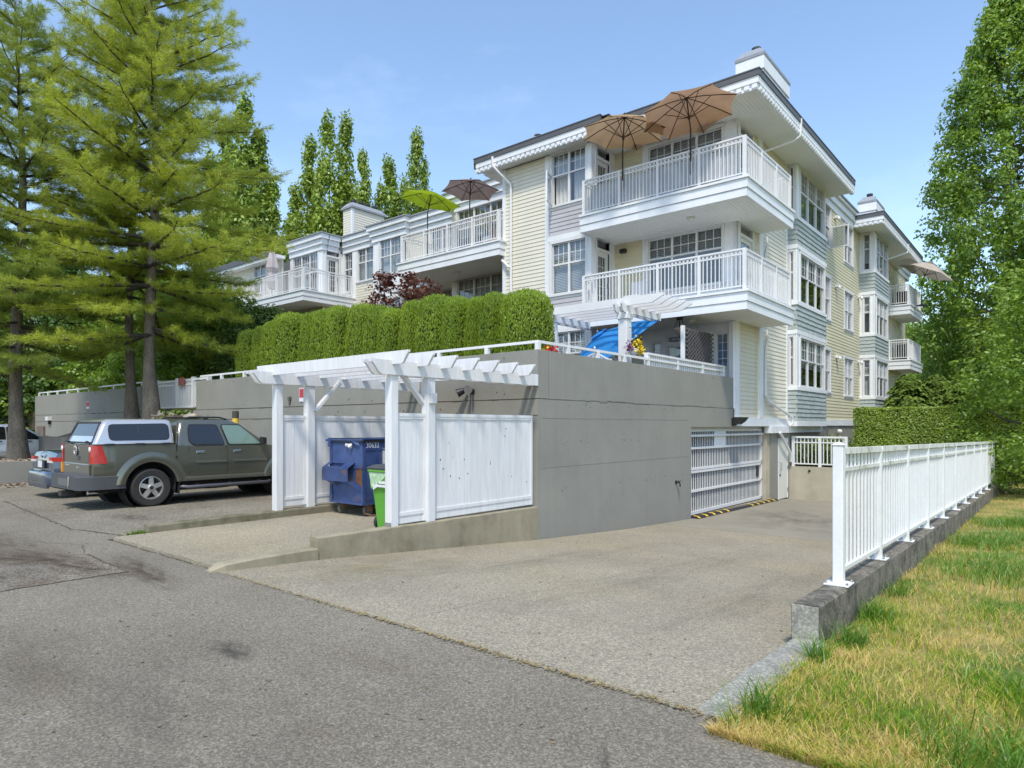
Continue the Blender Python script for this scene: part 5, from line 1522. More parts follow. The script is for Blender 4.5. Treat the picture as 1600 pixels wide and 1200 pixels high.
parasol('lime green parasol leaning over the set-back top balcony', -19.35, 17.9, Z3, 10.92, 1.30, .42, cloth('lime_cloth', (.27, .37, .02), .45), tilt=(R(-5), R(11)), n=6, phase=.5, vent=False)
parasol('grey-brown parasol right of the lime green one', -16.9, 17.75, Z3, 10.74, 1.10, .38, cloth('taupe_cloth', (.27, .21, .19), .3), tilt=(R(-4), 0), n=6, phase=.55, vent=False)
parasol('beige parasol over the far balcony on the drive side', -5.7, 40.6, Z3, 10.25, 1.35, .55, cloth('beige_cloth', (.5, .44, .37), .3), tilt=(R(-4), R(24)), n=6)
parasol('bright blue parasol tipped low over the ground floor terrace', -9.2, 15.45, 2.2, 4.25, 1.62, .5, cloth('blue_cloth', (.06, .33, .80), .4), tilt=(R(30), R(-20)), n=6, phase=.25, pole=M['white'])
# folded parasol
fp = thing('parasol', 'folded pale mauve parasol tied shut on the balcony behind the pine', 'parasol', (-30.75, 17.8, Z3))
b = MB(); rings = []
for z, r in ((8.55, .16), (8.9, .26), (9.1, .2), (9.35, .17), (9.6, .26), (9.9, .22), (10.3, .14), (10.6, .04)):
    rings.append([(-30.75 + r * (1 + .3 * (k % 2)) * math.cos(k * math.pi / 6), 17.8 + r * (1 + .3 * (k % 2)) * math.sin(k * math.pi / 6), z) for k in range(12)])
b.loft(rings); obj('folded_canopy', b, cloth('mauve_cloth', (.5, .45, .46), .1), fp)
b = MB(); b.tube([(-30.75, 17.8, Z3), (-30.75, 17.8, 8.6)], .025, 8); b.lathe((-30.75, 17.8, Z3), [(.22, 0), (.22, .08), (.03, .1)], 14); obj('pole', b, M['dark_metal'], fp)

# ------------------------------------------------------------------ terrace pergola and furniture
tp = thing('terrace_pergola', 'white pergola over the ground floor terrace, with scroll-ended beams on a square post', 'pergola', (-8.2, 14.1, 2.2))
b = MB(); b.cbox(-8.32, -8.08, 13.98, 14.22, 2.2, 4.36, .01); obj('post', b, M['white'], tp)
b = MB(); b.cbox(-8.35, -8.05, 13.95, 14.25, 4.22, 4.36, .01); obj('post_capital', b, M['white'], tp)
b = MB(); b.cbox(-10.5, -10.3, 13.98, 14.22, 2.2, 4.36, .01); obj('post', b, M['white'], tp)
def beam2(x, y0, y1, z0, z1):
    h = z1 - z0; out = [(y1, z0), (y1, z1), (y0, z1), (y0, z1 - .2 * h)]
    for k in range(7):
        s = k / 6; out.append((y0 + .02 + .10 * s, z1 - .2 * h - (.5 - .5 * math.cos(math.pi * s)) * h * .75))
    out.append((y0 + .15, z0)); b = MB(); b.prism(out, 'x', x - .022, x + .022); return obj('beam', b, M['white'], tp)
for x in (-8.30, -8.10, -10.5, -10.3): beam2(x, 13.72, 15.75, 4.36, 4.58)
for k in range(5):
    y = 13.98 + k * .38; b = MB(); b.prism([(-10.95, 4.52), (-7.4, 4.52), (-7.1, 4.66), (-7.1, 4.72), (-10.95, 4.72)], 'y', y - .02, y + .02); obj('rafter', b, M['white'], tp)

hb_ = thing('hanging_basket', 'hanging basket of yellow and purple flowers on the terrace pergola post', 'flower basket', (-7.9, 14.0, 3.3))
b = MB(); b.lathe((-7.86, 13.95, 3.28), [(.05, 0), (.10, .06), (.13, .18)], 14); obj('basket', b, M['white'], hb_, smooth=40)
b = MB(); b.tube([(-7.86, 13.95, 3.48), (-7.9, 13.98, 3.95), (-8.05, 14.05, 4.0)], .008, 5); obj('hook', b, M['dark_metal'], hb_)
def flowers(name, c, s, n, size, m, parent):
    P = np.array(c) + rng.normal(0, 1, (n, 3)) * np.array(s)
    a = rng.normal(0, 1, (n, 3)); a /= np.linalg.norm(a, axis=1)[:, None]; b_ = np.cross(a, rng.normal(0, 1, (n, 3))); b_ /= np.linalg.norm(b_, axis=1)[:, None]
    a *= size; b_ *= size
    o = np_obj(name, np.stack([P - a, P - b_, P + a, P + b_], 1), 4, m, parent, origin=tuple(c), kind='stuff'); return o
yel = mat('yellow_petal', (.75, .55, .02), .6, var=.15, vscale=30); pur = mat('purple_petal', (.28, .1, .25), .6, var=.2, vscale=30); redp = mat('red_petal', (.55, .03, .04), .6)
M['leaf_small'] = leaf_mat('small_leaf', (.03, .07, .012), (.10, .17, .03))
flowers('yellow_bloom', (-7.78, 13.95, 3.58), (.06, .06, .06), 110, .026, yel, hb_)
flowers('yellow_bloom', (-7.66, 13.95, 3.40), (.04, .04, .06), 70, .026, yel, hb_)
flowers('purple_bloom', (-7.92, 13.9, 3.48), (.065, .065, .065), 100, .028, pur, hb_)
flowers('foliage', (-7.82, 13.98, 3.5), (.08, .08, .08), 90, .03, M['leaf_small'], hb_)
fpot = thing('flower_pot', 'yellow and red flowers in a pot behind the wall corner', 'flower pot', (-7.75, 10.3, 2.2))
b = MB(); b.lathe((-7.75, 10.3, 2.2), [(.16, 0), (.22, .35), (.24, .6)], 14); obj('pot', b, M['rust'], fpot, smooth=40)
flowers('yellow_bloom', (-7.72, 10.25, 3.0), (.08, .07, .05), 90, .03, yel, fpot); flowers('red_bloom', (-7.66, 10.35, 3.10), (.07, .07, .04), 50, .032, redp, fpot); flowers('foliage', (-7.75, 10.3, 2.88), (.10, .10, .07), 90, .035, M['leaf_small'], fpot)

ws = thing('wicker_screen', 'dark grey woven wicker privacy screen on the terrace', 'screen', (-7.7, 16.6, 2.2))
wick = mat('grey_wicker', (.11, .10, .105), .8, var=.25, vscale=12)
b = MB(); q = random.Random(5)
for k in range(34):
    z = 2.25 + k * .057
    y = 16.0
    while y < 17.75:
        s = .03 if (int((y - 16) / .09) + k) % 2 else -.03
        b.box(-7.56 + s - .012, -7.56 + s + .012, y, y + .1, z, z + .05 + q.uniform(0, .006)); y += .09
obj('woven_panel', b, wick, ws, kind='stuff')
b = MB(); b.box(-7.6, -7.52, 15.9, 16.0, 2.2, 4.22); obj('end_post', b, M['trim'], ws)
b = MB()
for k in range(9): b.box(-7.57, -7.55, 16.05 + k * .2, 16.07 + k * .2, 2.2, 4.18)
obj('upright', b, wick, ws)

lan = thing('hanging_lantern', 'iron and glass lantern hanging under the lower corner balcony', 'lantern', (-8.1, 16.9, 4.2))
b = MB(); c = (-8.15, 17.0)
b.tube([(c[0], c[1], 4.62), (c[0], c[1], 4.56)], .09, 10)
for k in range(4):
    a = k * math.pi / 2 + .4; b.tube([(c[0] + .05 * math.cos(a), c[1] + .05 * math.sin(a), 4.58), (c[0] + .11 * math.cos(a), c[1] + .11 * math.sin(a), 4.4), (c[0] + .19 * math.cos(a), c[1] + .19 * math.sin(a), 4.3)], .012, 5)
obj('iron_frame', b, M['dark_metal'], lan)
b = MB(); b.lathe((c[0], c[1], 4.1), [(.0, 0), (.05, .02), (.2, .2), (.2, .22)], 12); obj('glass_bowl', b, mat('amber_glass', (.35, .27, .2), .3), lan, smooth=40)
b = MB(); b.lathe((c[0], c[1], 4.05), [(0, 0), (.03, .03), (.02, .07)], 8); obj('finial', b, M['dark_metal'], lan)

gc = thing('garden_bench', 'white garden bench with arched back and finial behind the terrace rail', 'bench', (-8.3, 12.9, 2.2))
b = MB()
arch = [(-8.75 + .07 * k, 3.12 + .16 * math.sin(math.pi * k / 13) ** 2) for k in range(14)]
for i in range(13): b.beam((arch[i][0], 12.9, arch[i][1]), (arch[i + 1][0], 12.9, arch[i + 1][1]), .03, .05, (0, 1, 0))
b.lathe((-8.3, 12.9, 3.3), [(.02, 0), (.035, .05), (.012, .08), (.03, .12), (0, .16)], 10); obj('arched_top', b, M['white'], gc)
for k in range(12):
    b = MB(); x = -8.72 + k * .077; b.box(x - .015, x + .015, 12.885, 12.915, 2.65, 3.12 + .16 * math.sin(math.pi * (x + 8.75) / .91) ** 2); obj('slat', b, M['white'], gc)
b = MB(); b.box(-8.78, -7.82, 12.4, 12.9, 2.6, 2.64); obj('seat', b, M['white'], gc)
for x in (-8.75, -7.86):
    for y in (12.42, 12.88): b = MB(); b.box(x - .025, x + .025, y - .025, y + .025, 2.2, 2.6); obj('leg', b, M['white'], gc)

# screens and chairs on the balconies
ps = thing('privacy_cloth', 'pale fabric privacy cloth tied inside the top corner balcony railing', 'privacy cloth', (-8.7, 16.8, Z3))
b = MB(); n = 60
def wave(x): return 16.79 + .012 * math.sin(x * 21) + .008 * math.sin(x * 57)
for k in range(n):
    xa, xb = -10.9 + 4.35 * k / n, -10.9 + 4.35 * (k + 1) / n
    b.quad((xa, wave(xa), Z3 + .16), (xb, wave(xb), Z3 + .16), (xb, wave(xb), Z3 + .90), (xa, wave(xa), Z3 + .90))
obj('cloth', b, cloth('pale_grey_cloth', (.55, .58, .61), .3), ps)
def chair(name, label, x, y, z, m, rz=0, grp=None):
    t = thing(name, label, 'chair', (x, y, z), grp)
    def part(nm, *bx):
        b = MB()
        for k in bx: b.box(*k)
        o = obj(nm, b, m, t)
        return o
    part('seat', (x - .24, x + .24, y - .24, y + .22, z + .4, z + .44)); part('backrest', (x - .24, x + .24, y + .22, y + .25, z + .44, z + .92))
    for sx in (-.22, .22):
        for sy in (-.22, .22): part('leg', (x + sx - .02, x + sx + .02, y + sy - .02, y + sy + .02, z, z + .4))
    return t
chair('balcony_chair', 'orange-brown chair behind the set-back balcony railing under the grey-brown parasol', -15.9, 18.1, Z3, mat('terracotta_cloth', (.5, .27, .15), .8))
chair('balcony_chair', 'white chair on the set-back balcony left of the orange-brown chair', -16.9, 18.5, Z3, M['white'])
chair('balcony_chair', 'white chair on the middle corner balcony before the siding', -9.9, 17.6, Z2, M['white'])

# ------------------------------------------------------------------ rocks and small plants
stone = mat('boulder', (.33, .30, .25), .9, var=.25, vscale=5, fine=.2, bump=.6, bscale=12)
for k, (x, y, z, r) in enumerate(((-22.0, 8.75, 1.95, .22), (-21.7, 8.9, 2.0, .3), (-21.2, 8.85, 2.0, .25), (-20.75, 8.95, 1.98, .2), (-22.3, 8.5, 1.85, .18), (-19.9 - .2, 9.0, 2.0, .24))):
    b = MB(); b.icos((x, y, z - .2 + r * .3), r, 30 + k, .3, squash=.7); obj('rock', b, stone, None, smooth=50, label=('flat rock beside the pine trunk on the bed edge', 'largest rounded rock on the bed edge left of the yellow-green shrub', 'rock half under the yellow-green shrub', 'small rock right of the yellow-green shrub', 'low rock touching the foot of the bright pine', 'rightmost pale rock on the bed edge by the grey wall')[k], cat='rock', group='rocks edging the pine bed')
# ------------------------------------------------------------------ vehicles, parked nose to the wall (+y)
def paint(name, c, rough=.28, metal=.55):
    m = mat(name, c, rough * .8, metal=metal, var=.05, vscale=1.2, coat=1.0); return m
car_glass = mat('dark_car_glass', (.012, .014, .018), .05, var=.0, spec=.9)
car_glass_l = mat('green_car_glass', (.16, .24, .20), .06, var=.1, vscale=2, spec=.8)
rubber = mat('tyre_rubber', (.028, .027, .026), .85, var=.2, vscale=10)
alloy = mat('alloy_rim', (.55, .54, .52), .35, metal=.7, var=.1, vscale=10)
chrome = mat('chrome', (.75, .75, .75), .12, metal=1, var=0)
lamp_red = mat('red_lens', (.42, .018, .010), .2, var=.1, vscale=8, coat=.5)
lamp_clear = mat('clear_lens', (.75, .72, .70), .2, var=.05, coat=.5)
underbody = mat('underbody', (.012, .012, .012), .9)
plate_white = mat('plate_white', (.62, .64, .68), .5, var=.1, vscale=14)

def wheel(parent, X, Y, r, w, side, rimr=.62, spokes=5):
    b = MB(); s = side
    prof = [(r * rimr, -.0), (r * rimr * 1.06, .012), (r * .93, .02), (r * .985, .0), (r, -.03), (r, -w + .03), (r * .97, -w), (r * rimr, -w)]
    b.lathe((X, Y, r), [(a, h * s) for a, h in prof], 40, 'x', False)
    n = 44
    for k in range(n):                                   # tread blocks
        t = 2 * math.pi * k / n; t1 = t + 2 * math.pi / n * .55
        for (h0, h1, dt) in ((-.012, -w * .32, 0), (-w * .36, -w * .64, .07), (-w * .68, -w + .012, 0)):
            P = lambda tt, rr, h: (X + h * s, Y + rr * math.cos(tt), r + rr * math.sin(tt))
            a, e = t + dt, t1 + dt
            b.add([P(a, r - .004, h0), P(e, r - .004, h0), P(e, r - .004, h1), P(a, r - .004, h1), P(a, r + .007, h0), P(e, r + .007, h0), P(e, r + .007, h1), P(a, r + .007, h1)], [(4, 5, 6, 7), (0, 1, 5, 4), (1, 2, 6, 5), (2, 3, 7, 6), (3, 0, 4, 7)])
    wo = obj('wheel', b, rubber, parent, smooth=35)
    R_ = r * rimr
    b = MB(); b.lathe((X, Y, r), [(R_ * 1.02, -.005 * s), (R_ * .93, -.0 * s), (R_ * .88, -.03 * s), (R_ * .86, -.12 * s)], 36, 'x', False)
    b.lathe((X, Y, r), [(R_ * .30, -.04 * s), (R_ * .30, .0), (R_ * .22, .012 * s), (0, .012 * s)], 20, 'x', False)
    for k in range(spokes):
        t = math.pi / 2 + 2 * math.pi * k / spokes
        P = lambda rr, dt, h: (X + h * s, Y + rr * math.cos(t) - dt * math.sin(t), r + rr * math.sin(t) + dt * math.cos(t))
        wi, wo_ = R_ * .20, R_ * .17
        b.add([P(R_ * .2, -wi, -.05), P(R_ * .2, wi, -.05), P(R_ * .92, wo_, -.05), P(R_ * .92, -wo_, -.05), P(R_ * .2, -wi, -.002), P(R_ * .2, wi, -.002), P(R_ * .92, wo_, -.012), P(R_ * .92, -wo_, -.012)], [(4, 5, 6, 7), (0, 1, 5, 4), (1, 2, 6, 5), (2, 3, 7, 6), (3, 0, 4, 7)])
    obj('rim', b, alloy, wo, smooth=30)
    b = MB(); b.lathe((X - .13 * s, Y, r), [(R_ * .9, 0), (R_ * .9, .01)], 20, 'x'); b.lathe((X, Y, r), [(R_ * .17, .0125 * s), (R_ * .15, .016 * s), (0, .016 * s)], 14, 'x'); obj('brake_disc', b, M['dark_metal'], wo)
    return wo

def body_shell(parent, Xc, Y0, ys, zbot, ztop, half, crown, m, name='body', k=9, mtop=9):
    rings = []
    for y in ys:
        zb, zt = zbot(y), ztop(y); ring = []
        for i in range(k + 1):
            z = zb + (zt - zb) * i / k; ring.append((Xc + half(y, z), Y0 + y, z))
        w = half(y, zt)
        for i in range(1, mtop):
            x = w * (1 - 2 * i / mtop); ring.append((Xc + x, Y0 + y, zt + crown(y) * (1 - (x / w) ** 2)))
        for i in range(k, -1, -1):
            z = zb + (zt - zb) * i / k; ring.append((Xc - half(y, z), Y0 + y, z))
        rings.append(ring)
    b = MB(); b.loft(rings); return obj(name, b, m, parent, smooth=38)

def cabin(parent, Xc, Y0, secs, m, name, smooth=45, c=.10):
    """greenhouse: horizontal sections (z, y_rear, y_front, half width, corner)"""
    rings = []
    for z, yr, yf, w, cc in secs:
        ring = []
        for (sx, sy) in ((1, 1), (-1, 1), (-1, -1), (1, -1)):
            cxn, cyn = (w - cc) * sx, (yf - cc * 1.3 if sy > 0 else yr + cc)
            a0 = {(1, 1): 0, (-1, 1): 90, (-1, -1): 180, (1, -1): 270}[(sx, sy)]
            for i in range(5):
                a = R(a0 + 90 * i / 4); ring.append((Xc + cxn + cc * math.cos(a), Y0 + cyn + (cc * 1.3 if sy > 0 else cc) * math.sin(a), z))
        rings.append(ring)
    b = MB(); b.loft(rings); return obj(name, b, m, parent, smooth=smooth)

def lerp_prof(tab, v): return float(np.interp(v, [t[0] for t in tab], [t[1] for t in tab]))

def side_glass(parent, Xc, Y0, poly, wz, m, off, side=1, name='side_window', rad=.05, seals=True):
    """window in the tumblehome plane: poly in (y, z), corners rounded"""
    n = len(poly); pts = []
    for i in range(n):
        p0, p1, p2 = Vector(poly[i - 1]), Vector(poly[i]), Vector(poly[(i + 1) % n])
        r = min(rad, (p0 - p1).length * .4, (p2 - p1).length * .4)
        a, c = p1 + (p0 - p1).normalized() * r, p1 + (p2 - p1).normalized() * r
        for t in (0, .33, .67, 1): pts.append((a * (1 - t) ** 2 + p1 * 2 * t * (1 - t) + c * t * t))
    cen = sum(pts, Vector((0, 0))) / len(pts)
    f = lambda p, o: (Xc + side * (lerp_prof(wz, p.y) + o), Y0 + p.x, p.y)
    b = MB(); b.add([f(p, off) for p in pts], [tuple(range(len(pts)))]); g = obj(name, b, m, parent)
    if seals:
        b = MB(); k = len(pts)
        for i in range(k):
            p, q_ = pts[i], pts[(i + 1) % k]
            po, qo = p + (p - cen).normalized() * .022, q_ + (q_ - cen).normalized() * .022
            b.quad(f(p, off + .002), f(q_, off + .002), f(qo, off + .002), f(po, off + .002)); b.quad(f(po, off + .002), f(qo, off + .002), f(qo, off - .012), f(po, off - .012))
        obj('window_seal', b, M['black'], g)
    return g

# ---- the pickup with its canopy
olive = paint('olive_grey_paint', (.14, .143, .112), .24, .6)
olive_d = paint('grey_cladding_paint', (.12, .122, .10), .4, .35)
bumper_grey = mat('grey_bumper_plastic', (.065, .068, .075), .6, var=.06, vscale=4)
silver = paint('silver_paint', (.52, .54, .57), .3, .5)
X0, Y0 = -14.88, 4.45
tk = thing('pickup_truck', 'olive grey pickup truck with a silver canopy over its bed', 'pickup truck', (X0, Y0, 0))
AR, AF, RW = 1.03, 4.10, .505
def zb(y):
    z = .50
    for a in (AR, AF):
        if abs(y - a) < RW: z = max(z, .40 + math.sqrt(RW * RW - (y - a) ** 2))
    return z
def zt(y): return lerp_prof([(0, 1.25), (1.5, 1.25), (1.56, 1.2), (3.4, 1.19), (3.6, 1.18), (4.3, 1.10), (4.62, 1.0), (4.7, .8)], y)
def hf(y, z):
    base = lerp_prof([(.4, .855), (.62, .875), (.86, .885), (1.0, .87), (1.25, .845)], z)
    return base * lerp_prof([(0, .985), (.15, 1), (4.2, 1), (4.55, .93), (4.7, .8)], y)
ys = sorted(set([0, .06, .2, .4] + [AR + RW * math.cos(R(a)) for a in range(0, 181, 9)] + [1.54, 1.6, 2, 2.5, 3, 3.4, 3.5] + [AF + RW * math.cos(R(a)) for a in range(0, 181, 9)] + [4.62, 4.7]))
body_shell(tk, X0, Y0, ys, zb, zt, hf, lambda y: .0 if y < 1.5 else .05, olive, k=10)
for s in (1, -1):
    for a in (AR, AF):
        r_o = .69 if a == AR else .66
        rings = []
        for i in range(33):
            t = R(-14 + 208 * i / 32)
            cy_, cz_ = Y0 + a, .40
            def Q(r, x): return (X0 + s * x, cy_ + r * math.cos(t), max(.47, cz_ + r * math.sin(t)))
            rings.append([Q(RW - .012, .70), Q(RW - .012, .905), Q(RW + .03, .925), Q(RW + .11, .915), Q(r_o, .885), Q(r_o, .84)])
        b = MB(); b.loft(rings, closed=False, caps=False); obj('fender_flare', b, olive, tk, smooth=45)
        b = MB(); b.lathe((X0 + s * .55, Y0 + a, .40), [(.02, -.1 * s), (RW - .02, -.1 * s), (RW - .02, .3 * s)], 24, 'x', False); obj('wheel_well', b, underbody, tk)
        wheel(tk, X0 + s * .872, Y0 + a, .375, .24, s)
b = MB(); b.box(X0 - .7, X0 + .7, Y0 + .15, Y0 + 4.5, .32, .55); obj('underbody', b, underbody, tk)
# canopy (cap) over the bed
capw = [(1.26, .845), (1.64, .735), (1.74, .66)]
cabin(tk, X0, Y0, [(1.262, .02, 1.50, .845, .05), (1.30, .03, 1.50, .842, .06), (1.64, .18, 1.50, .735, .08), (1.72, .24, 1.49, .68, .1), (1.755, .34, 1.47, .56, .12)], silver, 'canopy_shell', 40)
for s in (1, -1):
    g = side_glass(tk, X0, Y0, [(.30, 1.335), (.30, 1.64), (1.38, 1.66), (1.38, 1.335)], capw, car_glass, .012, s, 'canopy_window', .09)
    b = MB(); b.beam((X0 + s * (.80 + .012), Y0 + .80, 1.36), (X0 + s * (.735 + .014), Y0 + .82, 1.63), .02, .02); obj('slider_bar', b, M['black'], g)
    for yy in (.28, .82, 1.32):
        b = MB(); b.loft([[(X0 + s * .848, Y0 + yy - .13, 1.262), (X0 + s * .848, Y0 + yy - .13, 1.25), (X0 + s * .848, Y0 + yy - .12, 1.256)], [(X0 + s * .868, Y0 + yy - .06, 1.275), (X0 + s * .872, Y0 + yy - .06, 1.235), (X0 + s * .85, Y0 + yy - .06, 1.255)], [(X0 + s * .868, Y0 + yy + .06, 1.275), (X0 + s * .872, Y0 + yy + .06, 1.235), (X0 + s * .85, Y0 + yy + .06, 1.255)], [(X0 + s * .848, Y0 + yy + .13, 1.262), (X0 + s * .848, Y0 + yy + .13, 1.25), (X0 + s * .848, Y0 + yy + .12, 1.256)]]); obj('canopy_clamp', b, M['black'], tk)
    b = MB(); b.box(X0 + s * .835, X0 + s * .858, Y0 + .02, Y0 + 1.5, 1.243, 1.264); obj('canopy_gasket', b, M['black'], tk)
yz = lambda z: .02 + (z - 1.262) * (.16 / .378) - .004
b = MB(); b.quad((X0 - .70, Y0 + yz(1.31), 1.31), (X0 + .70, Y0 + yz(1.31), 1.31), (X0 + .61, Y0 + yz(1.66) - .0, 1.66), (X0 - .61, Y0 + yz(1.66), 1.66)); rg = obj('rear_window', b, mat('rear_glass', (.03, .035, .045), .03, var=0, spec=1), tk)
b = MB()
for p, q_ in (((-.72, 1.29), (.72, 1.29)), ((-.72, 1.29), (-.63, 1.68)), ((.72, 1.29), (.63, 1.68)), ((-.63, 1.68), (.63, 1.68))): b.beam((X0 + p[0], Y0 + yz(p[1]), p[1]), (X0 + q_[0], Y0 + yz(q_[1]), q_[1]), .03, .03)
obj('window_seal', b, M['black'], rg)
for sx in (-.55, .55):
    b = MB(); b.icos((X0 + sx, Y0 - .01, 1.30), .035, 1, .05); b.box(X0 + sx - .06, X0 + sx + .06, Y0 - .03, Y0, 1.285, 1.3); obj('latch', b, M['black'], rg)
# tailgate
b = MB(); b.cbox(X0 - .70, X0 + .70, Y0 - .022, Y0 + .01, .89, 1.245, .015); tg = obj('tailgate', b, paint('tailgate_paint', (.075, .078, .068), .35, .4), tk)
b = MB(); b.cbox(X0 - .71, X0 + .71, Y0 - .035, Y0 + .01, .66, .882, .015); obj('lower_cladding', b, olive_d, tg)
b = MB(); b.lathe((X0 + .0, Y0 - .024, 1.12), [(.09, 0), (.085, -.012), (.0, -.012)], 18, 'y'); obj('handle_recess', b, M['black'], tg)
b = MB(); b.lathe((X0, Y0 - .034, 1.13), [(.10, 0), (.10, -.01), (.075, -.012), (.075, -.004)], 20, 'y'); obj('badge_ring', b, chrome, tg, smooth=30)
b = MB(); b.box(X0 + .08, X0 + .22, Y0 - .026, Y0 - .02, .94, 1.03); obj('handle_plate', b, mat('dark_plate', (.04, .04, .038), .5), tg)
b = MB(); b.box(X0 - .62, X0 - .36, Y0 - .038, Y0 - .034, .825, .85); b.lathe((X0 + .1, Y0 - .036, .80), [(.025, 0), (.02, -.006), (0, -.006)], 12, 'y'); obj('badge', b, alloy, tg)
for s in (1, -1):
    b = MB(); o = .008
    def LP(y, z, e): return (X0 + s * (hf(y, z) + e), Y0 + y, z)
    zz = [.895, 1.0, 1.1, 1.18, 1.245]; ye = [.235, .215, .185, .16, .15]
    rings = [[(X0 + s * .745, Y0 - .03, z), (X0 + s * .83, Y0 - .035, z), LP(.0, z, o + .008), LP(y * .5, z, o + .01), LP(y, z, o), LP(y, z, -.03), (X0 + s * .745, Y0 + .02, z)] for z, y in zip(zz, ye)]
    b.loft(rings); tl_ = obj('tail_lamp', b, lamp_red, tk, smooth=40)
    b = MB(); b.lathe((X0 + s * .79, Y0 - .034, 1.165), [(.052, 0), (.05, -.01), (.03, -.018), (0, -.02)], 16, 'y'); obj('reverse_lens', b, lamp_clear, tl_, smooth=40)
    b = MB()
    for z in (1.0, 1.085): b.box(X0 + s * .705, X0 + s * .84, Y0 - .04, Y0 - .036, z - .003, z + .003)
    obj('lens_groove', b, mat('dark_red', (.25, .01, .01), .4), tl_)
b = MB(); b.box(X0 - .82, X0 - .74, Y0 - .05, Y0 - .02, .68, .88); obj('side_reflector', b, mat('amber_lens', (.7, .3, .02), .3), tk)
# rear bumper
b = MB()
rings = []
for (y, hw) in ((-.25, .72), (-.22, .80), (-.08, .885), (.12, .90), (.55, .90)):
    rings.append([(X0 + hw, Y0 + y, .40), (X0 + hw, Y0 + y, .64), (X0 + hw - .05, Y0 + y, .665), (X0 - hw + .05, Y0 + y, .665), (X0 - hw, Y0 + y, .64), (X0 - hw, Y0 + y, .40)])
b.loft(rings); bp = obj('rear_bumper', b, bumper_grey, tk, smooth=35)
b = MB(); b.box(X0 - .26, X0 + .26, Y0 - .256, Y0 - .24, .46, .60); obj('plate_recess', b, mat('recess_plastic', (.13, .13, .135), .6), bp)
b = MB(); b.add([(X0 + .28, Y0 - .257, .44), (X0 + .34, Y0 - .257, .44), (X0 + .40, Y0 - .257, .645), (X0 + .30, Y0 - .257, .645)], [(0, 1, 2, 3)]); obj('reflector_strip', b, alloy, bp)
b = MB(); b.box(X0 - .09, X0 + .09, Y0 - .3, Y0 - .05, .26, .36); b.box(X0 - .25, X0 + .25, Y0 - .1, Y0, .3, .4); obj('tow_hitch', b, M['dark_metal'], tk)
b = MB(); b.tube([(X0 + .55, Y0 + .35, .33), (X0 + .62, Y0 - .02, .33)], .035, 12); obj('exhaust_pipe', b, chrome, tk, smooth=40)
for s in (1, -1):
    b = MB(); b.box(X0 + s * .66, X0 + s * .88, Y0 + 1.56, Y0 + 1.58, .22, .55); obj('mud_flap', b, M['black'], tk)
b = MB()
for s in (1, -1):
    b.box(X0 + s * .80, X0 + s * .862, Y0 + 1.515, Y0 + 1.535, .57, 1.245); b.beam((X0 + s * .848, Y0 + 1.525, 1.2), (X0 + s * .71, Y0 + 1.60, 1.68), .02, .02)
    b.box(X0 + s * .86, X0 + s * .8765, Y0 + 1.50, Y0 + 1.545, .6, 1.0)
obj('body_gap', b, M['black'], tk)
for s in (1, -1):
    b = MB(); b.lathe((X0 + s * .868, Y0 + .52, 1.02), [(.001, 0), (.085, .0), (.085, .006 * s), (0, .006 * s)], 18, 'x'); obj('fuel_flap', b, olive, tk, smooth=30) if s < 0 else None
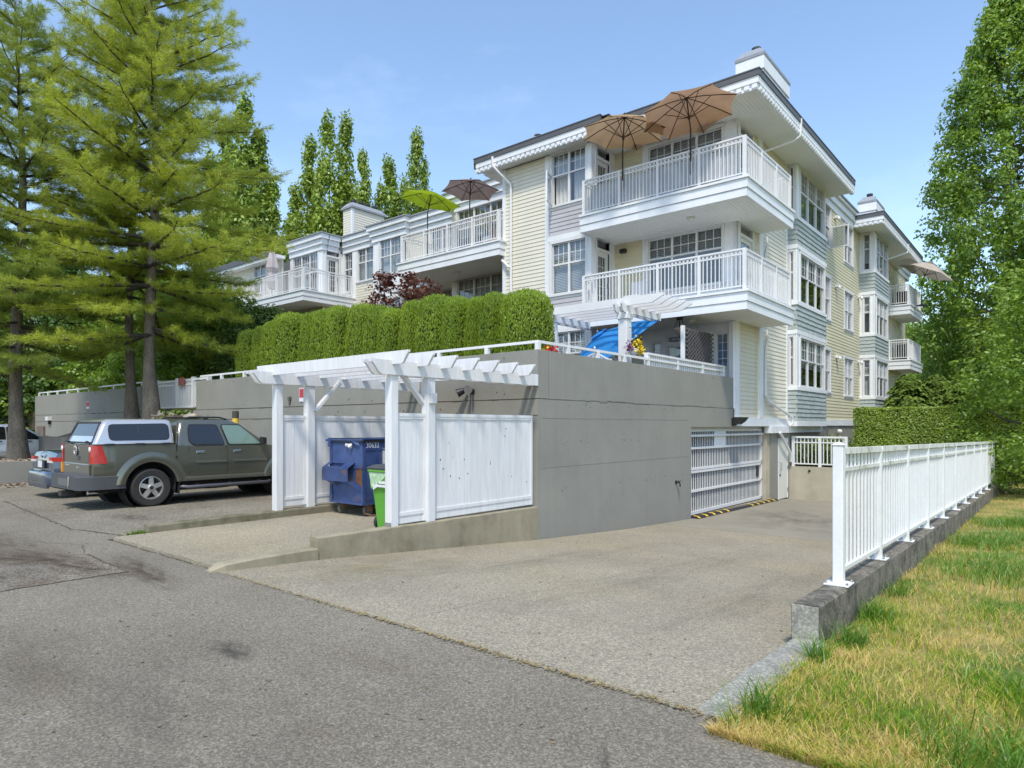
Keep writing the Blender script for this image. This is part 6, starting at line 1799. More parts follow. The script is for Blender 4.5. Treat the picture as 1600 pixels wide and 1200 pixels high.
# cab
cabw = [(1.18, .845), (1.25, .835), (1.68, .70), (1.76, .62)]
cabin(tk, X0, Y0, [(1.17, 1.52, 3.62, .842, .06), (1.26, 1.525, 3.52, .83, .08), (1.66, 1.62, 2.98, .705, .1), (1.735, 1.66, 2.80, .65, .12), (1.77, 1.74, 2.66, .54, .14)], olive, 'cab', 40)
b = MB(); f = lambda z: 3.52 + (z - 1.26) * (2.98 - 3.52) / .40
b.quad((X0 - .72, Y0 + f(1.29) + .006, 1.29), (X0 + .72, Y0 + f(1.29) + .006, 1.29), (X0 + .61, Y0 + f(1.64) + .006, 1.64), (X0 - .61, Y0 + f(1.64) + .006, 1.64)); obj('windscreen', b, car_glass, tk)
for s in (1, -1):
    d1 = MB(); o = .006
    def DP(y, z, e=o): return (X0 + s * (hf(y, z) + e), Y0 + y, z)
    doors = []
    for (ya, ye, nm) in ((1.78, 2.585, 'rear_door'), (2.60, 3.52, 'front_door')):
        b = MB(); zs_ = [.575, .66, .75, .85, .95, 1.05, 1.12, 1.185]; n = 4
        g = [[DP(ya + (ye - ya) * i / n + (.16 * max(0, (.9 - z)) if i == 0 and nm == 'rear_door' else 0), z) for i in range(n + 1)] for z in zs_]
        for i in range(len(zs_) - 1):
            for j in range(n): b.quad(g[i][j], g[i][j + 1], g[i + 1][j + 1], g[i + 1][j])
        dr = obj(nm, b, olive, tk, smooth=60); doors.append(dr)
        b = MB(); b.beam(DP(ya + .14, .862, .014), DP(ye - .01, .862, .014), .02, .05); obj('side_moulding', b, paint('moulding_paint', (.15, .155, .13), .35, .4), dr)
        hy = ya + (.14 if nm == 'rear_door' else .13)
        b = MB(); b.cbox(X0 + s * .855, X0 + s * .885, Y0 + hy, Y0 + hy + .18, 1.045, 1.09, .008) if s > 0 else b.cbox(X0 - .885, X0 - .855, Y0 + hy, Y0 + hy + .18, 1.045, 1.09, .008); obj('door_handle', b, chrome, dr)
        b = MB(); b.beam(DP(ya - .006, .58, .003), DP(ya - .006, 1.19, .003), .012, .006); obj('door_gap', b, M['black'], dr)
    g = side_glass(doors[0], X0, Y0, [(1.80, 1.29), (1.82, 1.635), (2.40, 1.635), (2.53, 1.215), (1.93, 1.215)], cabw, car_glass, .02, s, 'side_window', .06)
    g = side_glass(doors[1], X0, Y0, [(2.64, 1.215), (2.52, 1.635), (2.93, 1.63), (3.40, 1.215)], cabw, car_glass_l, .02, s, 'side_window', .05)
    b = MB(); b.box(X0 + s * .74, X0 + s * .76, Y0 + 3.0, Y0 + 3.3, 1.2, 1.32); obj('seat_shape', b, M['black'], g)
    # mirror, step bar
    b = MB(); b.loft([[(X0 + s * .84, Y0 + 3.36, 1.22), (X0 + s * .84, Y0 + 3.42, 1.22), (X0 + s * .84, Y0 + 3.42, 1.32), (X0 + s * .84, Y0 + 3.36, 1.32)], [(X0 + s * .93, Y0 + 3.33, 1.19), (X0 + s * .93, Y0 + 3.43, 1.2), (X0 + s * .93, Y0 + 3.43, 1.36), (X0 + s * .93, Y0 + 3.33, 1.37)], [(X0 + s * 1.06, Y0 + 3.33, 1.2), (X0 + s * 1.05, Y0 + 3.42, 1.21), (X0 + s * 1.05, Y0 + 3.42, 1.35), (X0 + s * 1.06, Y0 + 3.33, 1.36)]]); obj('wing_mirror', b, M['black'], tk, smooth=40)
    b = MB(); b.tube([(X0 + s * .84, Y0 + 1.6, .36), (X0 + s * .95, Y0 + 1.72, .345), (X0 + s * .95, Y0 + 3.5, .345), (X0 + s * .84, Y0 + 3.62, .36)], .038, 10); obj('step_bar', b, mat('step_bar_coat', (.11, .11, .125), .4, metal=.5), tk, smooth=40)
    b = MB()
    for yy in (1.9, 2.6, 3.3): b.box(X0 + s * .70, X0 + s * .94, Y0 + yy, Y0 + yy + .05, .36, .40)
    obj('step_bracket', b, M['dark_metal'], tk)
    b = MB(); rg_ = [[(X0 + s * .80, Y0 + y, .46), (X0 + s * .885, Y0 + y, .465), (X0 + s * .90, Y0 + y, .50), (X0 + s * .885, Y0 + y, .555), (X0 + s * .8, Y0 + y, .57)] for y in (1.60, 2.5, 3.55)]; b.loft(rg_); obj('sill_panel', b, olive_d, tk, smooth=40)
b = MB()
for s in (1, -1):
    b.tube([(X0 + s * .58, Y0 + 1.78, 1.76), (X0 + s * .585, Y0 + 1.9, 1.80), (X0 + s * .585, Y0 + 2.55, 1.80), (X0 + s * .58, Y0 + 2.72, 1.755)], .018, 8)
    b.box(X0 + s * .57, X0 + s * .6, Y0 + 2.2, Y0 + 2.3, 1.76, 1.8)
obj('roof_rack', b, M['black'], tk)

# ---- generic sedan for the two other parked cars
def sedan(name, label, Xc, Y0, pnt, suv=False, L=4.6, hw=.90):
    t = thing(name, label, 'car', (Xc, Y0, 0))
    ar, af, rw, wr = .95, L - .95, .36, .325
    if suv: rw, wr = .40, .36
    lift = .12 if suv else 0
    def zb(y):
        z = .30 + lift
        for a in (ar, af):
            if abs(y - a) < rw: z = max(z, wr + math.sqrt(rw * rw - (y - a) ** 2))
        return z
    top = [(0, .80), (.05, .98), (.12, 1.02), (.7, 1.06), (L - 1.35, .98), (L - .5, .88), (L - .12, .72), (L, .55)] if not suv else [(0, .95), (.08, 1.08), (1, 1.12), (L - 1.3, 1.1), (L - .4, 1.0), (L - .1, .85), (L, .6)]
    zt = lambda y: lerp_prof(top, y)
    def hf(y, z):
        return hw * lerp_prof([(.2, .93), (.45, .985), (.68, 1), (.9, .965), (1.15, .91)], z) * lerp_prof([(0, .86), (.12, .94), (.5, 1), (L - .8, 1), (L - .2, .9), (L, .76)], y)
    ys = sorted(set([0, .03, .08, .16, .3, .45] + [ar + rw * math.cos(R(a)) for a in range(0, 181, 12)] + [1.6, 2.1, 2.6, 3.0] + [af + rw * math.cos(R(a)) for a in range(0, 181, 12)] + [L - .3, L - .1, L]))
    body_shell(t, Xc, Y0, ys, zb, zt, hf, lambda y: .045, pnt, k=10)
    zr = 1.45 + (.22 if suv else 0)
    if suv: secs = [(1.05, .10, L - 1.25, .80, .1), (1.3, .25, L - 1.65, .74, .12), (zr - .1, .42, L - 2.15, .66, .14), (zr, .6, L - 2.4, .55, .16)]
    else: secs = [(.98, .42, L - 1.05, .80, .1), (1.2, .85, L - 1.5, .70, .12), (zr - .08, 1.25, L - 1.98, .60, .14), (zr, 1.5, L - 2.3, .48, .16)]
    cabin(t, Xc, Y0, secs, pnt, 'cabin', 50)
    wz = [(s[0], s[3]) for s in secs]
    fy = lambda z, i: float(np.interp(z, [s[0] for s in secs], [s[i] for s in secs]))
    z0, z1 = secs[0][0] + .04, zr - .1
    for s in (1, -1):
        ya0, ya1 = fy(z0, 1) + .35, fy(z1, 1) + .18; yb0, yb1 = fy(z0, 2) - .25, fy(z1, 2) - .1; mid = (ya0 + yb0) / 2
        side_glass(t, Xc, Y0, [(ya0, z0), (ya1, z1), (mid - .05, z1), (mid - .04, z0)], wz, car_glass, .012, s, rad=.06)
        side_glass(t, Xc, Y0, [(mid + .04, z0), (mid + .03, z1), (yb1, z1), (yb0, z0)], wz, car_glass, .012, s, rad=.06)
        for a in (ar, af):
            wheel(t, Xc + s * hw * .97, Y0 + a, wr, .2, s, .66, 5)
            b = MB(); b.lathe((Xc + s * .55, Y0 + a, wr), [(.02, -.1 * s), (rw - .015, -.1 * s), (rw - .015, .25 * s)], 20, 'x', False); obj('wheel_well', b, underbody, t)
        for hy in (mid - .35, mid + .55):
            b = MB(); xx = Xc + s * (hf(hy, .9) + .012); b.beam((xx, Y0 + hy, .93 + lift), (xx, Y0 + hy + .2, .935 + lift), .025, .035); obj('door_handle', b, pnt if not suv else chrome, t)
        for dy in (mid, yb0 + .1, ya0 - .1):
            b = MB(); b.tube([(Xc + s * (hf(dy, z) + .002), Y0 + dy, z) for z in (.4 + lift, .6, .8, 1.0)], .005, 4); obj('door_gap', b, M['black'], t)
        b = MB(); b.icos((Xc + s * (hw + .05), Y0 + yb0 + .05, 1.06 + lift), .09, 3, .05, squash=.75); obj('wing_mirror', b, M['black'] if suv else pnt, t, smooth=60)
    b = MB(); za, zc = secs[0][0] + .05, zr - .1
    b.quad((Xc - .64, Y0 + fy(za, 1) - .008, za), (Xc + .64, Y0 + fy(za, 1) - .008, za), (Xc + .5, Y0 + fy(zc, 1) - .008, zc), (Xc - .5, Y0 + fy(zc, 1) - .008, zc)); obj('rear_window', b, car_glass, t)
    b = MB(); b.quad((Xc - .66, Y0 + fy(za, 2) + .008, za), (Xc + .66, Y0 + fy(za, 2) + .008, za), (Xc + .52, Y0 + fy(zc, 2) + .008, zc), (Xc - .52, Y0 + fy(zc, 2) + .008, zc)); obj('windscreen', b, car_glass, t)
    b = MB(); b.box(Xc - .7, Xc + .7, Y0 + .3, Y0 + L - .3, .17 + lift, .34 + lift); obj('underbody', b, underbody, t)
    # rear end
    b = MB()
    rings = []
    for (y, f, zc_) in ((-.125, .55, .10), (-.115, .70, .13), (-.08, .82, .16), (.0, .91, .18), (.12, .965, .19), (.30, .995, .195), (.52, 1.0, .195)):
        w = hw * f; zm = .44 + lift; e = zc_
        half_ = [(w * .90, zm - e), (w * .97, zm - e * .8), (w, zm - e * .3), (w, zm + e * .2), (w * .985, zm + e * .6), (w * .93, zm + e * .92), (w * .8, zm + e)]
        rings.append([(Xc + a, Y0 + y, z) for a, z in half_] + [(Xc - a, Y0 + y, z) for a, z in reversed(half_)])
    b.loft(rings); bp = obj('rear_bumper', b, pnt, t, smooth=50)
    b = MB(); b.cbox(Xc - .66, Xc + .66, Y0 - .118, Y0 - .05, .235 + lift, .46 + lift, .02); obj('diffuser', b, bumper_grey, bp)
    b = MB(); b.cbox(Xc - .27, Xc + .27, Y0 - .05, Y0 - .012, .66 + lift, .84 + lift, .01); pr = obj('plate_recess', b, M['black'], t)
    b = MB(); b.box(Xc - .15, Xc + .15, Y0 - .058, Y0 - .051, .68 + lift, .83 + lift); obj('licence_plate', b, plate_white, pr)
    for s in (1, -1):
        b = MB()
        yy = [-.012, .02, .08, .16, .30, .42]
        rings = []
        for i, y in enumerate(yy):
            xs = hf(max(0, y), .88) + .012; h0, h1 = (.82, .92) if i < 4 else ((.85, .925) if i == 4 else (.89, .92))
            rings.append([(Xc + s * (xs - .0), Y0 + y, h0 + lift), (Xc + s * (xs), Y0 + y, h1 + lift), (Xc + s * (xs - .06), Y0 + y, h1 + lift), (Xc + s * (xs - .06), Y0 + y, h0 + lift)])
        b.loft(rings)
        b.box(Xc + s * .55, Xc + s * (hf(0, .88) + .0), Y0 - .03, Y0 + .03, .84 + lift, .92 + lift)
        lo = obj('tail_lamp', b, lamp_red, t, smooth=40)
        b = MB(); b.box(Xc + s * .45, Xc + s * (hf(0, .88) + .008), Y0 - .036, Y0 + .06, .80 + lift, .845 + lift); obj('reverse_lens', b, lamp_clear, lo)
    b = MB(); b.lathe((Xc, Y0 + .0, .945 + lift), [(.055, 0), (.05, -.025), (0, -.028)], 14, 'y'); obj('badge', b, chrome, t)
    return t
sedan('sedan', 'slate blue sedan parked half hidden behind the pickup truck', -17.75, 4.62, paint('slate_blue_paint', (.05, .075, .12), .3, .2), L=4.45)
sv = sedan('parked_car', 'silver car with a roof rack parked behind the planter and the pine trunk', -30.0, 4.9, paint('light_silver_paint', (.55, .57, .59), .3, .25), suv=True, L=4.3)
b = MB()
for y in (6.0, 7.2): b.box(-30.55, -29.45, y, y + .06, 1.76, 1.80)
b.box(-30.4, -29.6, 6.1, 7.2, 1.8, 1.86)
obj('roof_rack', b, M['black'], sv)
# ------------------------------------------------------------------ vegetation
bark = mat('grey_brown_bark', (.17, .145, .115), .95, var=.25, vscale=6, fine=.35, fscale=35, bump=1, bscale=18, stretch=(1, 1, .35))
bark_dark = mat('dark_bark', (.06, .052, .042), .95, var=.25, vscale=6, bump=.8, bscale=18, stretch=(1, 1, .35))
L_pine = leaf_mat('pine_needle', (.15, .22, .024), (.56, .64, .07), .55, .8)
L_pine_d = leaf_mat('dark_pine_needle', (.14, .21, .035), (.40, .50, .07), .45, .5)
L_poplar = leaf_mat('poplar_leaf', (.12, .21, .028), (.38, .51, .07), .4, .3)
L_maple = leaf_mat('maple_leaf', (.10, .19, .022), (.31, .48, .055), .45, .35)
L_cedar = leaf_mat('cedar_spray', (.125, .21, .016), (.385, .52, .042), .3, 1.3)
L_laurel = leaf_mat('laurel_leaf', (.125, .20, .018), (.31, .43, .036), .3, 1.6)
L_yew = leaf_mat('yew_spray', (.09, .16, .03), (.28, .40, .075), .3, 1.0)
L_shrub = leaf_mat('shrub_leaf', (.09, .17, .02), (.30, .45, .055), .4, .5)
L_dark = leaf_mat('dark_leaf', (.045, .10, .025), (.15, .26, .055), .35, .6)
L_red = leaf_mat('red_maple_leaf', (.05, .014, .010), (.20, .065, .035), .4, 1.5)
L_weed = leaf_mat('weed_leaf', (.06, .12, .012), (.2, .3, .03), .35, 2)

def unit(a): return a / (np.linalg.norm(a, axis=-1, keepdims=True) + 1e-9)
def leaves(P, size, up=.5, out=None, aspect=.6, jit=.4, r=rng):
    """diamond leaves at points P"""
    n = len(P)
    nrm = r.normal(0, 1, (n, 3)); nrm[:, 2] = np.abs(nrm[:, 2]) + up
    if out is not None: nrm = nrm * .6 + out * 1.2
    nrm = unit(nrm)
    a = unit(np.cross(nrm, r.normal(0, 1, (n, 3)))); b = np.cross(nrm, a)
    s = (size * (1 + r.uniform(-jit, jit, n)))[:, None]
    return np.stack([P - a * s * .5, P - b * s * aspect * .5 + nrm * s * .08, P + a * s * .5, P + b * s * aspect * .5 + nrm * s * .08], 1)

def clumped(K, env, h0, h1, cr, per, size, r, fill=.25, up=.5, squash=.7):
    """leaf clumps inside an envelope env(t) = (radius, cx, cy), t from 0 bottom to 1 top; returns leaves and clump centres"""
    out = []; cen = []
    for _ in range(K):
        t = r.uniform(0, 1)
        R0, ox, oy = env(t)
        if r.uniform(0, 1) > (R0 + .15) / 1.15 and r.uniform() < .5: t = r.uniform(0, .7); R0, ox, oy = env(t)
        a = r.uniform(0, 2 * np.pi); rr = R0 * (r.uniform(fill, 1) ** .6)
        c = np.array([ox + rr * np.cos(a), oy + rr * np.sin(a), h0 + (h1 - h0) * t]); cen.append(c)
        k = int(per * r.uniform(.5, 1.4)); cs = cr * r.uniform(.6, 1.3)
        d = unit(r.normal(0, 1, (k, 3))); rad = r.uniform(.25, 1, k) ** .5
        P = c + d * rad[:, None] * cs * np.array([1, 1, squash])
        out.append(leaves(P, size, up, out=d * .6, r=r))
    return np.concatenate(out), np.array(cen)

def tree_meshes(seed, h, trunk_r, crown0, env, K, cr, per, size, lm, bm, limbs=14, lean=0, fill=.25, squash=.7, trunk_top=.85):
    r = np.random.default_rng(seed); q = random.Random(seed)
    lv, cen = clumped(K, env, crown0, h, cr, per, size, r, fill, squash=squash)
    b = MB(); pts = []; n = 8
    for i in range(n + 1):
        t = i / n; pts.append((lean * t + .12 * math.sin(3 * t + seed) * t, .1 * math.sin(4 * t + seed * 2) * t, h * trunk_top * t))
    rad = [trunk_r * (1.35 if i == 0 else 1) * (1 - .9 * (i / n) ** .9) + .012 for i in range(n + 1)]
    b.tube(pts, rad, 10)
    for c in cen[:: max(1, len(cen) // limbs)][:limbs * 2]:
        z0 = max(crown0 * .8, min(c[2] - .25 * math.hypot(c[0], c[1]) - .3, h * trunk_top * .95)); t = z0 / (h * trunk_top)
        i = min(n - 1, int(t * n)); p = Vector(pts[i]).lerp(Vector(pts[i + 1]), t * n - i)
        e = Vector(c); m_ = p.lerp(e, .5) + Vector((q.uniform(-.2, .2), q.uniform(-.2, .2), -.1))
        b.tube([p, m_, e], [rad[i] * .45, rad[i] * .28, .012], 5, caps=False)
    return np_mesh('crown', lv, 4, lm), mesh_from(b, 'trunk', bm, (0, 0, 0), 60)

def plant_tree(name, meshes, label, loc, rz=0, s=(1, 1, 1), group=None, cat='tree', kinds=('crown', 'trunk')):
    t = thing(name, label, cat, loc, group)
    for nm, me in zip(kinds, meshes):
        o = bpy.data.objects.new(nm, me); col.objects.link(o); o.parent = t; WPOS[o.name] = Vector(loc)
    t.rotation_euler.z = rz if s[0] == s[1] else 0; t.scale = s
    return t

# ---- pines
def pine(name, label, loc, h, crown0, radf, seed, lm=L_pine, trunk_r=.17, whorl=.66, dens=1.05, needle=.20, per=19):
    r = np.random.default_rng(seed); q = random.Random(seed)
    t_ = thing(name, label, 'pine tree', loc)
    b = MB(); n = 10; pts = [(.1 * math.sin(i * .9 + seed), .08 * math.cos(i * .7 + seed), h * i / n) for i in range(n + 1)]
    pts[0] = (0, 0, -.3)
    rad = [trunk_r * (1.75 if i == 0 else 1) * (1 - .93 * (i / n)) + .015 for i in range(n + 1)]
    b.tube([(x + loc[0], y + loc[1], z + loc[2]) for x, y, z in pts], rad, 12)
    obj('trunk', b, bark, t_, smooth=60)
    br = MB(); C = []; D = []
    z = crown0
    while z < h - .3:
        t = (z - crown0) / (h - crown0); Rm = radf(t)
        k = q.randint(4, 6) if t < .8 else 4; a0 = q.uniform(0, 6.28)
        for j in range(k):
            a = a0 + 6.28 * j / k + q.uniform(-.35, .35); L = Rm * q.uniform(.72, 1.12); zz = z + q.uniform(-.2, .2)
            rise = (-.10 - .10 * max(0, 1 - t * 3.5) + .75 * t + q.uniform(-.1, .1))
            d = np.array([math.cos(a), math.sin(a), 0]); m = max(4, int(L / .38)); bp = []
            for i in range(m + 1):
                s = i / m
                bp.append(np.array([loc[0], loc[1], loc[2] + zz]) + d * L * s + np.array([0, 0, L * (rise * s - .16 * s * s + .14 * s ** 3)]) + np.array([q.uniform(-.05, .05), q.uniform(-.05, .05), q.uniform(-.04, .04)]) * s)
            r0 = .018 + .014 * L * (1 - t * .5)
            br.tube([tuple(p) for p in bp], [r0 * (1 - .85 * i / m) + .004 for i in range(m + 1)], 5, caps=False)
            for i in range(1, m + 1):
                s = i / m
                if s < .12: continue
                base = bp[i]; fw = unit(bp[i] - bp[i - 1])
                side = np.array([-d[1], d[0], 0])
                for sg in (-1, 1, -1, 1):
                    tl = L * .30 * (1 - .65 * s) * q.uniform(.6, 1.25) + .22
                    td = unit(fw * q.uniform(.5, 1.0) + side * sg * q.uniform(.4, 1) + np.array([0, 0, q.uniform(-.15, .28)]))
                    kk = max(2, int(tl / .13 * dens))
                    for u in range(kk):
                        w = (u + .6) / kk
                        C.append(base + td * tl * w + np.array([0, 0, .05 * w])); D.append(unit(td + np.array([0, 0, .15])))
                C.append(base + fw * .1); D.append(fw)
        z += whorl * q.uniform(.75, 1.25) * (1 - .35 * t)
    obj('branch', br, bark_dark, t_)
    C = np.array(C); D = np.array(D); n = len(C)
    C = np.repeat(C, per, 0); D = np.repeat(D, per, 0)
    v = unit(D * .75 + r.normal(0, .55, C.shape)); L = needle * r.uniform(.6, 1.15, len(C))[:, None]
    C = C + r.normal(0, .035, C.shape)
    w = unit(np.cross(v, r.normal(0, 1, C.shape))) * .0075
    tri = np.stack([C - w, C + w, C + v * L + np.array([0, 0, -.02])], 1)
    np_obj('needles', tri, 3, lm, t_, origin=loc, kind='stuff')
    return t_
def rad_main(t): return float(np.interp(t, [0, .10, .3, .5, .65, .8, 1], [3.3, 4.0, 3.6, 3.05, 2.5, 1.8, .3]))
pine('pine_tree', 'tall bright yellow-green pine in the raised bed before the garden gate', (-22.45, 8.8, 1.9), 16.8, 2.7, rad_main, 3, whorl=.76)
pine('pine_tree', 'second pine with a darker trunk just left of the tall bright pine', (-24.35, 8.9, 1.8), 14.2, 4.2, lambda t: float(np.interp(t, [0, .3, .7, 1], [2.6, 2.9, 1.9, .3])), 8, trunk_r=.15, dens=.8)
pine('pine_tree', 'brown-trunked pine on the planter at the far left edge beside the silver car', (-25.5, 6.0, .5), 14.6, 3.0, lambda t: float(np.interp(t, [0, .15, .5, .8, 1], [2.6, 3.6, 3.0, 1.8, .3])), 21, lm=L_pine_d, trunk_r=.20, dens=1.1)

# ---- columnar trees behind the building
def env_pop(R0):
    return lambda t: (R0 * float(np.interp(t, [0, .12, .5, .8, 1], [.75, 1, .85, .45, .08])), 0, 0)
pops = [tree_meshes(40 + k, 13, .18, .6, env_pop(1.35), 210, .40, 70, .19, L_poplar, bark, 10, fill=.1, squash=1.5) for k in range(3)]
def place_px(px, depth):
    a = (px - 800) / 1028; return .767 * a * depth - .6416 * depth, .6416 * a * depth + .767 * depth
tops = [(352, 205, 47, 1.2), (380, 148, 45, 1.25), (404, 215, 46, 1.1), (425, 290, 46, 1.0), (330, 240, 50, 1.2), (462, 300, 54, 1.1), (484, 229, 54, 1.15), (513, 180, 53, 1.2), (541, 193, 54, 1.15), (568, 250, 53, .95), (553, 300, 52, .9), (607, 258, 56, 1.15), (594, 300, 55, .9), (632, 281, 58, .8), (652, 216, 55, 1.1), (663, 262, 56, .8), (455, 340, 50, 1.1), (620, 310, 54, 1.0)]
pl_ = ['columnar tree half hidden by the bright pine, left of the tallest one there', 'tallest columnar tree beside the bright pine', 'columnar tree just right of the tallest one beside the bright pine', 'columnar tree between the bright pine and the open sky gap', 'columnar tree deepest behind the bright pine', 'leftmost columnar tree of the group left of the cream chimney', 'columnar tree left of the tallest spire above the roof', 'tallest columnar spire above the roof left of the cream chimney', 'second tallest columnar spire, just left above the cream chimney', 'thin columnar tree right above the cream chimney', 'short columnar tree back of the cream chimney', 'columnar tree between the cream chimney and the lime parasol', 'short columnar tree right beside the cream chimney', 'thin columnar tree left above the lime parasol', 'tall columnar tree straight above the lime parasol', 'thin columnar tree right above the lime parasol', 'broad low columnar tree at the left foot of the rooftop group', 'low columnar tree behind the lime parasol']
where = ['behind the pine and left of the building', 'above the rooftop left of the chimney', 'above the rooftop left of the chimney', 'above the rooftop right of the chimney']
for i, (px, py, d, w) in enumerate(tops):
    x, y = place_px(px, d); zt = 1.62 + (665 - py) / 1028 * d
    lab = pl_[i]
    plant_tree('columnar_tree', pops[i % 3], lab, (x, y, 0), i * 1.3, (w * 1.15, w * 1.15, zt / 13), 'columnar trees behind the building')

# ---- big broadleaf tree and neighbours on the right
def env_big(R0): return lambda t: (R0 * float(np.interp(t, [0, .1, .3, .6, .85, 1], [.7, .95, 1, .8, .5, .08])), 0, 0)
big = tree_meshes(71, 23.5, .42, 1.5, env_big(5.2), 1150, .72, 95, .21, L_maple, bark, 60, fill=.25, squash=.8)
x, y = place_px(1578, 41)
plant_tree('broadleaf_tree', big, 'very tall leafy green tree towering over the right edge behind the fence', (x, y, -.4), 0, (1, 1, 1.24))
mid = [tree_meshes(80 + k, 9, .2, .5, lambda t: (3.0 * float(np.interp(t, [0, .2, .6, 1], [.8, 1, .8, .15])), 0, 0), 190, .7, 90, .19, L_maple if k == 0 else L_shrub, bark_dark, 16) for k in range(3)]
x, y = place_px(1632, 18.2)
fgt = tree_meshes(90, 6.4, .12, .2, lambda t: (2.3 * float(np.interp(t, [0, .2, .55, 1], [.7, 1, .8, .1])), 0, 0), 330, .45, 80, .10, L_maple, bark_dark, 16)
plant_tree('small_tree', fgt, 'light green leafy small tree overhanging the far end of the white fence', (x, y, -.3))
bl_ = ['background tree seen between the far balcony and the tall tree', 'background tree behind the drooping evergreens', 'tall background tree behind the very tall leafy tree', 'background tree left of the leafy small tree', 'big background tree past the right edge behind the lawn', 'background tree off the right edge beside the fence end', 'large background tree farthest behind the far balcony', 'background tree off the right edge nearest the lawn', 'low background tree behind the trimmed hedge']
back = [(1395, 66, 1.1), (1440, 58, 1.2), (1490, 62, 1.5), (1530, 56, 1.2), (1660, 36, 1.6), (1700, 26, 1.2), (1420, 75, 1.5), (1760, 22, 1.0), (1475, 48, .8)]
for i, (px, d, s) in enumerate(back):
    x, y = place_px(px, d)
    plant_tree('background_tree', mid[i % 3], bl_[i], (x, y, -.5), i * 1.1, (s, s, s), 'background trees on the right')

# ---- drooping yew-like evergreen behind the trimmed hedge
def evergreen(seed, R0, h, n, size, lm):
    r = np.random.default_rng(seed); out = []
    for _ in range(n):
        t = r.uniform(0, 1) ** 1.3; a = r.uniform(0, 2 * np.pi); Rr = R0 * (1 - t) ** .7 * r.uniform(.55, 1.08) + .1
        tip = np.array([Rr * np.cos(a), Rr * np.sin(a), h * t - .12 * Rr]); root = np.array([.55 * Rr * np.cos(a), .55 * Rr * np.sin(a), h * t + .12 * Rr])
        k = 26; s = r.uniform(0, 1, k)[:, None]; P = root * (1 - s) + tip * s; P[:, 2] += .10 * np.sin(s[:, 0] * 3.1)
        dirv = unit(tip - root); side = np.cross(dirv, [0, 0, 1.]); sd = r.choice([-1, 1], k)[:, None]
        v = unit(dirv * .8 + side * sd * .8 + np.array([0, 0, -.15])); L = size * (1.1 - .6 * s) * r.uniform(.7, 1.2, k)[:, None]
        w = unit(np.cross(v, np.array([0, 0, 1.]) + r.normal(0, .3, (k, 3)))) * size * .16
        out.append(np.stack([P - w * .4, P + v * L * .5 - w, P + v * L, P + v * L * .5 + w], 1))
    b = MB(); b.tube([(0, 0, 0), (0, 0, h * .9)], [.1, .02], 8)
    for k in range(14):
        a = k * 2.4; t = k / 15; b.tube([(0, 0, h * t * .8 + .2), (R0 * .5 * (1 - t) * math.cos(a), R0 * .5 * (1 - t) * math.sin(a), h * t * .8 + .4)], [.03, .01], 5)
    return np_mesh('foliage', np.concatenate(out), 4, lm), mesh_from(b, 'trunk', bark_dark, (0, 0, 0))
ev = evergreen(5, 2.1, 3.6, 900, .30, L_yew)
for px, d, s, lab in ((1420, 30, 1.05, 'dark drooping evergreen shrub behind the left part of the trimmed hedge'), (1500, 31, .95, 'drooping evergreen shrub behind the right part of the trimmed hedge'), (1462, 33, 1.1, 'taller drooping evergreen between its two neighbours behind the trimmed hedge')):
    x, y = place_px(px, d); plant_tree('evergreen_shrub', ev, lab, (x, y, .15), px * .01, (s, s, s), cat='shrub', kinds=('foliage', 'trunk'))

# ---- hedges
def shell_leaves(P, N, size, r, depth=.10):
    P = P - N * r.uniform(0, depth, len(P))[:, None]
    return leaves(P, size, .15, out=N, aspect=.55, r=r)
hg = thing('trimmed_hedge', 'boxy trimmed green hedge above the railing at the end of the drive', 'hedge', (-3.4, 25.3, .2))
hx0, hx1, hy0, hy1, hz0, hz1 = -5.25, -.9, 23.65, 25.6, .0, 2.2
b = MB(); b.box(hx0 + .1, hx1 - .1, hy0 + .1, hy1 - .1, hz0, hz1 - .1); obj('shade_core', b, mat('hedge_shade', (.012, .02, .006), 1), hg)  # solid core, its dark colour stands for the shade inside the hedge
fr = []; N_ = []
def face_pts(n, f, nv):
    u, v = rng.uniform(0, 1, n), rng.uniform(0, 1, n); p = f(u, v); fr.append(p); N_.append(np.tile(np.array(nv, float), (n, 1)))
bul = lambda u, v: .05 * np.sin(u * 17) * np.sin(v * 5)
face_pts(30000, lambda u, v: np.stack([hx0 + u * (hx1 - hx0), hy0 + bul(u, v), hz0 + v * (hz1 - hz0)], 1), (0, -1, .15))
face_pts(12000, lambda u, v: np.stack([hx0 + u * (hx1 - hx0), hy0 + v * (hy1 - hy0), hz1 + .03 * np.sin(u * 23)], 1), (0, 0, 1))
face_pts(4000, lambda u, v: np.stack([hx0 + 0 * u, hy0 + u * (hy1 - hy0), hz0 + v * (hz1 - hz0)], 1), (-1, 0, .15))
face_pts(4000, lambda u, v: np.stack([hx1 + 0 * u, hy0 + u * (hy1 - hy0), hz0 + v * (hz1 - hz0)], 1), (1, 0, .15))
np_obj('foliage', shell_leaves(np.concatenate(fr), np.concatenate(N_), .058, rng), 4, L_laurel, hg, origin=(-3.4, 25.3, .2), kind='stuff')

